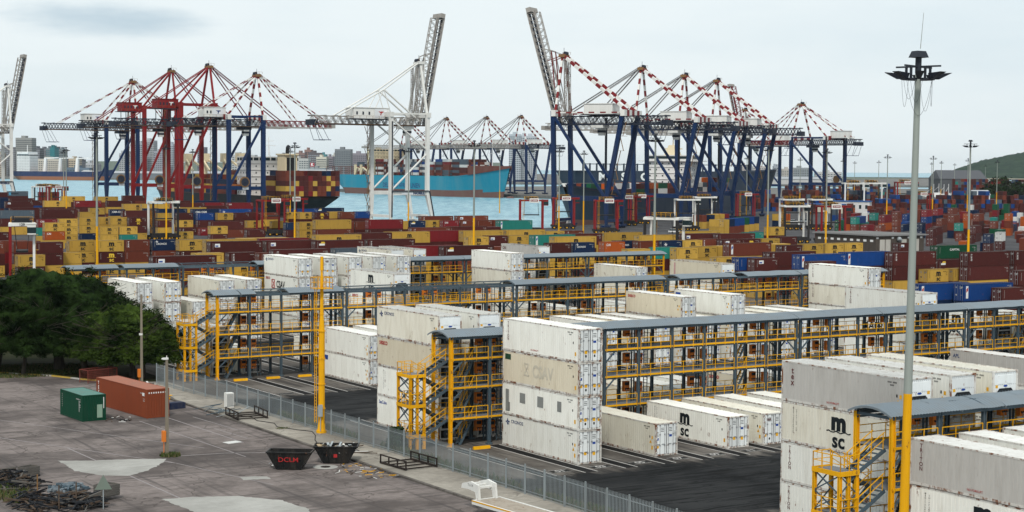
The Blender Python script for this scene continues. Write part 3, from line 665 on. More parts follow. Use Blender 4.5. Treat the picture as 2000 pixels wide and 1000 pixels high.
def rack(row_v, nsec, roofs, label, ulast=None):
    vf, vr = row_v+12.9, row_v+16.05; W = vr-vf
    root = empty('reefer_rack', UV(0, (vf+vr)/2, 0), ANG, label, 'container rack', 'steel plug-in racks for refrigerated containers')
    f, r = -W/2, W/2
    secs = SECT[:nsec]
    for si, (a, e, nb) in enumerate(secs):
        if ulast and e > ulast: nb = max(1, int((ulast-a)/4.1)); e = a+nb*4.05
        p = (e-a)/nb
        for i in range(nb+1):
            u = a+i*p; first = si == 0 and i == 0; last = si == len(secs)-1 and i == nb and nsec == 5
            for y in (f, r):
                b = MB(); w = .3 if first else .26
                b.box(u-w/2, u+w/2, y-.03, y+.03, 0, 9.95); b.box(u-w/2, u-w/2+.03, y-.13, y+.13, 0, 9.95); b.box(u+w/2-.03, u+w/2, y-.13, y+.13, 0, 9.95); b.box(u-.24, u+.24, y-.24, y+.24, 0, .16)
                b.build('column', YEL if (first or last) else STEEL, root)
        bm = MB(); br = MB()
        for y in (f, r):
            bm.box(a-.1, e+.1, y-.09, y+.09, 9.72, 9.96)
            bm.box(a-.1, e+.1, y-.06, y+.06, 9.5, 9.62) if y == r else None
        for i in range(nb+1):
            u = a+i*p; bm.box(u-.06, u+.06, f+.1, r-.1, 9.74, 9.92)
            k = 6
            for j in range(k):
                t0, t1 = j/k*2-1, (j+1)/k*2-1
                bm.bar((u, W/2*t0*1.12, 9.98+.46*(1-t0*t0)), (u, W/2*t1*1.12, 9.98+.46*(1-t1*t1)), .07)
        for k in range(4): bm.bar((a, -W/2+W*k/3, 10.02+.4*(1-(2*k/3-1)**2)), (e, -W/2+W*k/3, 10.02+.4*(1-(2*k/3-1)**2)), .07)
        bm.build('roof_beam', STEEL, root)
        for lv in LEVELS:
            for y in (f, r):
                for (uu, d) in ((a, 1), (e, -1)):
                    br.bar((uu+d*.1, y, lv-1.2), (uu+d*1.15, y, lv-.22), .12)
        br.build('brace', STEEL, root)
        for lv in LEVELS:
            d = MB(); d.box(a-.05, e+.05, f+.14, r-.14, lv-.05, lv, 0)
            for y in (f+.06, r-.06): d.box(a-.05, e+.05, y-.05, y+.05, lv-.24, lv-.001, 1)
            for i in range(nb*2): d.box(a+(i+.5)*p/2-.05, a+(i+.5)*p/2+.05, f+.12, r-.12, lv-.2, lv-.051, 1)
            d.build('walkway', [DECK, STEEL], root)
            for y in (f, r):
                h = MB()
                for i in range(nb):
                    u0, u1 = a+i*p+.2, a+(i+1)*p-.2; yy = y-.09 if y < 0 else y+.09
                    rail(h, (u0, yy, lv), (u1, yy, lv))
                    h.bar((u0-.18, yy, lv+.02), (u1+.18, yy, lv+.02), .035, .16)
                h.build('handrail', YEL, root)
        # plug boxes in pairs, every second bay, each level
        for i in range(nb):
            if i % 2 == 1:
                u = a+(i)*p+.55
                lad = MB()
                for yy in (-.35,): 
                    for s in (0, .42): lad.bar((u+1.0+s, yy, .1), (u+1.0+s, yy, 9.6), .07)
                    for k in range(30): lad.bar((u+1.0, yy, .3+k*.31), (u+1.42, yy, .3+k*.31), .035)
                for s in (0, .3): lad.bar((u+s, .3, .1), (u+s, .3, 9.7), .11)
                lad.build('ladder', STEEL, root)
                for lv in (0.0,)+LEVELS:
                    for s, yy in ((-.42, .62), (.5, -.2)):
                        b = MB(); b.box(u+s-.33, u+s+.33, yy-.18, yy+.18, lv+.95, lv+1.95, 0); b.box(u+s-.25, u+s+.25, yy-.2, yy-.181, lv+1.55, lv+1.85, 1)
                        for k in (-.18, 0, .18): b.tube((u+s+k, yy-.26, lv+1.2), (u+s+k, yy-.18, lv+1.25), .06, n=8, m=1)
                        pts = [(u+s-.1, yy-.24, lv+1.2), (u+s-.16, yy-.34, lv+.62), (u+s+.05, yy-.3, lv+.42), (u+s+.24, yy-.26, lv+.75), (u+s+.18, yy-.24, lv+1.2)]
                        for p_, q_ in zip(pts, pts[1:]): b.tube(p_, q_, .028, n=5, m=2, caps=False)
                        b.build('plug_box', [ORANGE, DARK, C_CABLE], root)
    for (u0, u1, rg) in roofs: roof_sheet(u0, u1, W+.75, 10.0, rg).build('roof_sheet', ROOFM, root)
    # inner stairs between levels in two bays
    for u0 in (76.6, 108.8, 150.0):
        if u0 > secs[-1][1]-3 or (ulast and u0 > ulast-3): continue
        fl = MB()
        for k, lv in enumerate(LEVELS):
            z0 = 0 if k == 0 else LEVELS[k-1]
            for y in (-.75, -.15):
                fl.bar((u0, y, z0), (u0+1.5, y, lv), .05, .24, 0)
                fl.bar((u0, y, z0+.95), (u0+1.5, y, lv+.95), .045, .045, 1)
                for q in (.15, .5, .85): fl.bar((u0+1.5*q, y, z0+(lv-z0)*q), (u0+1.5*q, y, z0+(lv-z0)*q+.95), .04, .04, 1)
            for s in range(9): fl.box(u0+1.5*s/9, u0+1.5*s/9+.24, -.72, -.18, z0+(lv-z0)*(s+.5)/9-.02, z0+(lv-z0)*(s+.5)/9+.02, 0)
        fl.build('inner_stair', [STEEL, YEL], root)
    # stair tower at the left end
    tw = empty('stair_tower'); tw.parent = root
    x1 = 75.0; x0 = 72.75; xl = 71.35
    for (x, y) in ((xl,-1.0),(xl,1.25),(x0,-1.0),(x0,1.25),(72.05,-1.0)):
        b = MB(); b.box(x-.11, x+.11, y-.03, y+.03, 0, 6.65); b.box(x-.11, x-.08, y-.11, y+.11, 0, 6.65); b.box(x+.08, x+.11, y-.11, y+.11, 0, 6.65); b.build('post', YEL, tw)
    b = MB()
    for z0, z1 in ((.3,2.3),(2.4,3.9),(4.1,5.3),(5.3,6.5)):
        for y in (-1.0, 1.25): b.bar((xl,y,z0),(x0,y,z1),.07); b.bar((xl,y,z1),(x0,y,z0),.07)
        b.bar((xl,-1.0,z0),(xl,1.25,z1),.07); b.bar((xl,-1.0,z1),(xl,1.25,z0),.07)
    b.build('brace', STEEL, tw)
    lands = (1.25, 3.95, 6.65)
    for lz in lands:
        b = MB(); b.box(xl-.1, x0+.1, -1.1, 1.35, lz-.06, lz, 0)
        for y in (-1.12, 1.37): b.box(xl-.12, x0+.12, y-.03, y+.03, lz-.2, lz+.1, 1)
        b.box(xl-.15, xl-.1, -1.1, 1.35, lz-.2, lz+.1, 1); b.build('landing', [DECK, YEL], tw)
        b = MB(); rail(b, (xl-.05,-1.1,lz), (x0,-1.1,lz), 1.05, .7, False); rail(b, (xl-.05,-1.1,lz), (xl-.05,1.35,lz), 1.05, .8, False); rail(b, (xl-.05,1.35,lz), (x0,1.35,lz), 1.05, .7, False); b.build('handrail', YEL, tw)
    def flight(za, zb, y0, y1):                # from landing (x0, za) to deck (x1, zb)
        b = MB(); h = MB()
        for y in (y0, y1):
            b.bar((x0, y, za-.1), (x1+.1, y, zb-.1), .06, .26); 
            h.bar((x0, y, za+1.0), (x1, y, zb+1.0), .05); h.bar((x0, y, za+.55), (x1, y, zb+.55), .042)
            for q in (0.05, .5, .95): h.bar((x0+(x1-x0)*q, y, za+(zb-za)*q), (x0+(x1-x0)*q, y, za+(zb-za)*q+1.0), .045)
        for s in range(6):
            q = (s+.5)/6; b.box(x0+(x1-x0)*q-.15, x0+(x1-x0)*q+.15, y0+.03, y1-.03, za+(zb-za)*q-.02, za+(zb-za)*q+.02)
        b.build('stair_flight', STEEL, tw); h.build('handrail', YEL, tw)
    flight(6.65, 7.92, -1.05, -.05); flight(6.65, 5.33, .2, 1.3)
    flight(3.95, 5.33, -1.05, -.05); flight(3.95, 2.55, .2, 1.3)
    flight(1.25, 2.55, -1.05, -.05); flight(1.25, 0.05, .2, 1.3)
    if nsec == 5:
        b = MB()
        for lv in LEVELS: rail(b, (182.5, f, lv), (182.5, r, lv), 1.05, 1.0)
        b.build('handrail', YEL, root)
    return root
rack(61.8, 2, [(74.7,80.9,.05),(80.95,84.9,.5),(85.0,92,.2),(92.2,110,0)], 'nearest plug-in rack at lower right with curved roof and yellow stairs', 108)
rack(116.4, 4, [(74.7,91.6,0),(91.7,116.2,.12),(116.3,128,.15),(128.1,140.9,.1),(141.0,166,.2)], 'second plug-in rack from camera, stair tower beside the four-high white stack')
rack(170.9, 5, [(74.6,77.9,0),(78.1,80.0,.2),(84.2,91.6,.1),(116.3,140.9,.1),(143.4,153.6,.1),(155.6,165.6,.2),(165.9,183,.1)], 'third plug-in rack, middle of its roof missing, behind the yellow mast')
rack(225.5, 5, [(74.5,82.0,.1),(82.9,91.3,.1),(104,116.2,.1),(116.3,141,.1),(141.1,165.7,.1),(165.8,183,.05)], 'farthest plug-in rack, its left end above the dark tree')

DRY_INDIVIDUAL = """u,231.8,200.6,20,5.18,M|u,223.7,197.2,20,2.59,M|u,223.7,197.2,20,0.0,M|u,218.1,200.6,40,2.9,Uw|u,218.1,200.6,40,0.0,N|u,211,204,40,2.9,Uw|u,211,204,40,0.0,N|u,273.5,238,40,5.79,Mt|u,273.5,238,40,2.9,M|u,217.6,238,20,5.18,M|u,217.6,238,20,2.59,Y|u,217.6,238,20,0.0,B|u,259.8,238,40,5.79,Mt|u,259.8,238,40,2.9,M|u,259.8,238,40,0.0,Y|u,259.2,241.4,20,2.59,Ym|u,251.8,241.4,20,2.59,Ym|u,220.6,244.8,40,5.79,Uw|u,220.6,244.8,40,2.9,M|u,220.6,244.8,40,0.0,Y|u,245.5,244.8,40,5.79,Mt|u,245.5,244.8,40,2.9,M|u,245.5,244.8,40,0.0,Y|u,236,248.2,40,5.79,Uw|u,215,251.6,20,5.18,Ml|u,215,251.6,20,2.59,M|u,215,251.6,20,0.0,Y|u,221.8,255,40,5.79,Mt|u,221.8,255,40,2.9,M|u,221.8,255,40,0.0,B|u,213.9,255,20,5.18,U|u,213.9,255,20,2.59,M|u,213.9,255,20,0.0,Y|u,210.9,258.4,20,5.18,Ym|u,272.7,258.4,40,2.9,Mv|u,276.2,261.8,40,5.79,Gd|u,239.5,289,40,5.79,Bw|u,105.9,289,40,5.79,Ml|u,105.9,289,40,2.9,M|u,105.9,289,40,0.0,Y|u,214,292.4,20,5.18,Y|u,214,292.4,20,2.59,M|u,227.3,292.4,20,5.18,Ym|u,224,295.8,20,5.18,T|u,224,295.8,20,2.59,M|u,224,295.8,20,0.0,Y|u,258,292.4,20,5.18,Mt|u,235.5,295.8,20,5.18,Ym|u,274.3,295.8,20,5.18,Ym|u,267.7,295.8,20,5.18,Ym|u,280.5,295.8,20,5.18,Ym|u,149,302.6,40,5.79,S|u,135.5,302.6,40,5.79,Mt|u,167.7,306,40,5.79,R|u,167.7,306,40,2.9,Y|u,167.7,306,40,0.0,Ym|u,174.1,302.6,40,5.79,Mv|u,174.1,302.6,40,2.9,B|u,174.1,302.6,40,0.0,Y|u,135.5,309.4,20,5.18,Bt|u,135.5,309.4,20,2.59,M|u,130.5,312.8,20,5.18,Mt|u,130.5,312.8,20,2.59,Ym|u,123.3,312.8,20,5.18,Ym|u,123.3,312.8,20,2.59,M|u,220.7,323,20,5.18,Nr|u,220.7,323,20,2.59,Ym|u,220.7,323,20,0.0,M|u,213.9,323,20,5.18,M|u,213.9,323,20,2.59,Y|u,213.9,323,20,0.0,Ym|u,229.5,323,20,5.18,Oc|u,229.5,323,20,2.59,Ym|u,253,323,20,5.18,Ym|u,265.4,323,20,5.18,Ml|u,261.5,326.4,20,5.18,Bt|u,239.5,323,20,5.18,B|u,278,323,20,5.18,Ym|u,246.7,323,20,5.18,Nb|u,235.8,326.4,20,5.18,Nr|u,271.6,323,20,5.18,My|u,289.9,329.8,20,5.18,M|u,222.2,333.2,40,5.79,Ym|u,272.4,333.2,40,5.79,M|u,247.3,333.2,40,5.79,Y|u,336.1,333.2,20,2.59,Ml|u,263.8,336.6,40,5.79,Ml|u,160.8,336.6,40,5.79,Mv|u,173.8,336.6,40,5.79,Mt|u,150.6,340,40,5.79,Ml|u,137.5,340,40,5.79,Ml|u,223,343.4,40,5.79,Tw|u,233.5,346.8,40,5.79,M|u,153.4,350.2,40,5.79,R|u,275,350.2,40,5.79,Y|u,248.8,350.2,40,5.79,Ym|u,140.6,350.2,40,5.79,Y|u,302,357,20,5.18,Tw|u,214.3,360.4,20,5.18,Ym|u,222,363.8,20,5.18,Ml|u,228.5,363.8,20,5.18,Ym|u,173.9,363.8,40,5.79,Ym|u,108.8,370.6,20,5.18,M|u,108.8,370.6,20,2.59,M|u,108.8,370.6,20,0.0,Y|u,103.7,367.2,20,2.59,Ym|u,103.7,367.2,20,0.0,M|u,142.2,370.6,20,5.18,Ym|u,142.2,370.6,20,2.59,Mt|u,186,370.6,40,5.79,M|u,136.9,374,20,5.18,Nr|u,136.9,374,20,2.59,B|u,198.8,374,40,5.79,Ym|u,130.2,374,20,5.18,Bt|u,130.2,374,20,2.59,B|u,130.2,374,20,0.0,Ym|u,96.7,374,20,5.18,Bc|u,96.7,374,20,0.0,Y|u,114.1,374,20,2.59,Y|u,114.1,374,20,0.0,Y|u,234.1,374,40,5.79,Ym|u,124,374,20,5.18,Ym|u,124,374,20,2.59,My|u,124,374,20,0.0,Ym|u,118.4,377.4,20,5.18,Ym|u,118.4,377.4,20,2.59,Ym|u,118.4,377.4,20,0.0,M|u,220.9,374,40,5.79,Y|u,211.4,377.4,40,5.79,R|u,211.4,377.4,40,2.9,M|u,105.7,377.4,20,5.18,B|u,105.7,377.4,20,2.59,M|u,103.7,380.8,20,5.18,B|u,103.7,380.8,20,2.59,R|u,103.7,380.8,20,0.0,M|u,253.4,384.2,20,5.18,Ym|u,259.8,384.2,20,5.18,Bt|u,336.6,387.6,20,5.18,Ym|u,218.8,397.8,40,5.79,Bt|u,232.6,401.2,40,5.79,M|u,112.9,428.4,20,5.18,M|u,274.1,442,40,5.79,Tw|u,239,462.4,40,5.79,R|u,239,462.4,40,2.9,M|u,222.6,465.8,40,5.79,Y|u,222.6,465.8,40,2.9,B|u,239.5,472.6,20,5.18,B|u,258.8,472.6,20,5.18,Nv|u,284.3,472.6,20,5.18,B|u,278,472.6,20,5.18,Bl|u,271.5,472.6,20,5.18,Rc|u,267.1,476,20,5.18,Ym|u,221.9,476,20,5.18,Ym|u,221.9,476,20,2.59,Ym|u,208.8,486.2,20,2.59,M|u,286.9,489.6,40,5.79,Bl|u,273,489.6,40,5.79,Bt|u,147.3,493,20,5.18,Ym|u,147.3,493,20,2.59,Oc|u,209,516.8,20,2.59,Ym|u,209,516.8,20,0.0,M|u,154.4,523.6,20,5.18,Rc|u,174.2,523.6,20,2.59,Ym|u,174.2,523.6,20,0.0,Y|u,180.6,523.6,20,2.59,Ym|u,180.6,523.6,20,0.0,T|u,162,527,20,5.18,Ym|u,162,527,20,2.59,Ym|u,162,527,20,0.0,Ym|u,187.5,533.8,20,5.18,My|u,187.5,533.8,20,2.59,M|u,187.5,533.8,20,0.0,Y|u,182.2,537.2,20,5.18,Ym|u,171.8,537.2,20,5.18,Ym|u,171.8,537.2,20,2.59,Ym|u,171.8,537.2,20,0.0,N|u,179.3,540.6,20,5.18,Ym|u,206.4,540.6,20,0.0,Ym|u,246.8,540.6,20,2.59,N|u,246.8,540.6,20,0.0,M|u,220.1,544,40,2.9,M|u,220.1,544,40,0.0,B|u,249.2,557.6,20,2.59,Y|u,249.2,557.6,20,0.0,M|u,242.4,564.4,20,2.59,Ym|u,224.4,564.4,20,0.0,Rc|u,218.4,567.8,20,0.0,Mt|u,272.5,571.2,20,5.18,My|u,235.2,574.6,20,5.18,Ym|u,241.7,574.6,20,5.18,M|u,253.1,574.6,20,5.18,B|u,253.1,574.6,20,2.59,Y|u,267.9,574.6,20,5.18,Ym|u,284.9,574.6,20,5.18,B|u,227.6,574.6,20,5.18,U|u,227.6,574.6,20,2.59,M|u,264.6,578,20,5.18,Ym|u,213.6,578,20,5.18,Y|u,213.6,578,20,2.59,M|u,213.6,578,20,0.0,Y|u,293.2,578,20,5.18,U|u,221,578,20,5.18,M|u,221,578,20,2.59,Ym|u,249.8,581.4,20,5.18,M|u,201.8,581.4,40,5.79,Mt|u,201.8,581.4,40,2.9,M|u,201.8,581.4,40,0.0,N|u,269.7,588.2,40,5.79,U|u,233.5,595,40,5.79,Ng|u,243.6,591.6,40,5.79,Ub|u,161.9,595,40,5.79,S|u,161.9,595,40,2.9,M|u,161.9,595,40,0.0,Y|u,191.6,598.4,20,5.18,Y|u,177.6,598.4,40,5.79,M|u,286.2,598.4,40,5.79,Nv|u,221.9,601.8,40,5.79,N|u,185.1,615.4,40,5.79,M|u,236.4,618.8,40,5.79,Y|u,175,629,40,5.79,M|u,214.5,632.4,20,5.18,Ng|u,255.9,642.6,40,5.79,M|u,213.1,652.8,20,5.18,Ym|u,243.2,676.6,40,5.79,Y|u,236.3,680,40,5.79,Ym|u,288.6,693.6,40,5.79,Rc|u,265.8,693.6,40,5.79,M|u,276.4,697,40,5.79,Rc|u,202.3,734.4,40,5.79,Ml|u,249.9,741.2,40,5.79,M|u,236.3,744.6,40,5.79,Rc|u,236.3,744.6,40,2.9,M|u,223.3,748,40,5.79,Ym|u,231.5,799,20,5.18,Mt|u,223,802.4,40,5.79,M|u,275.7,836.4,40,5.79,Ym|u,261.7,846.6,40,5.79,Ym|u,299.8,863.6,40,5.79,M|u,289.1,979.2,40,5.79,M|u,289.1,979.2,40,2.9,B|u,278.6,1006.4,40,5.79,Sk|q,163.4,628.5,40,5.79,B|q,172.6,681.8,40,2.9,B|q,172.2,705.6,40,5.79,R|q,172.2,705.6,40,2.9,U|q,182.4,727.2,40,5.79,R|q,193.2,743.5,40,5.79,B|q,158.9,600.2,20,0.0,B|q,157.2,580.8,20,0.0,M|q,145.8,518.2,20,2.9,N|q,145.8,518.2,20,0.0,M|q,154.1,534.2,20,2.9,W|q,154.1,534.2,20,0.0,M|q,150.4,623.5,20,2.9,N|q,150.4,623.5,20,0.0,N|q,173.4,744.8,40,2.9,U|q,159.1,690.8,40,0.0,N|v,79.4,642.4,20,2.9,Y|u,108.2,727.1,20,2.59,M|u,108.2,727.1,20,0.0,R|v,117.2,728.9,20,2.9,Y|v,117.2,728.9,20,0.0,N|u,113.3,672.4,20,5.18,Y|u,113.3,672.4,20,2.59,N|u,113.3,672.4,20,0.0,M|u,46.3,644.7,20,5.18,N|u,52.6,672.5,20,2.59,R|u,52.6,672.5,20,0.0,N|u,39.3,616.9,20,2.59,R|u,45.2,639.1,20,2.59,B|u,74.1,700.1,20,2.59,N|u,74.1,700.1,20,0.0,Y|u,67.5,703.8,20,2.59,T|u,67.5,703.8,20,0.0,Y|u,25.1,638.2,20,0.0,N|u,31,635.6,20,2.59,N|u,31,635.6,20,0.0,M|q,125.5,651.3,20,2.9,G|q,125.5,651.3,20,0.0,G|q,128.3,592,20,2.9,B|q,128.3,592,20,0.0,G|q,124,596.3,40,2.9,R|q,124,596.3,40,0.0,G|q,139.4,690.2,20,2.9,T|q,139.4,690.2,20,0.0,B|q,151.2,667.1,20,5.79,B|q,151.2,667.1,20,2.9,B|q,151.2,667.1,20,0.0,B|q,162.5,595.3,40,2.9,M|q,135.5,619.6,40,5.79,R|q,135.5,619.6,40,2.9,O|q,193,656.7,20,5.79,O|q,143.3,575,40,2.9,M|q,185.7,651.3,20,2.9,B|q,164.2,622.2,20,2.9,T|q,138.4,559.6,20,2.9,M|q,138.4,559.6,20,0.0,M|q,178.1,647.6,40,5.79,B|q,175.4,651.8,20,5.79,O|q,138.2,648.3,20,5.79,T"""
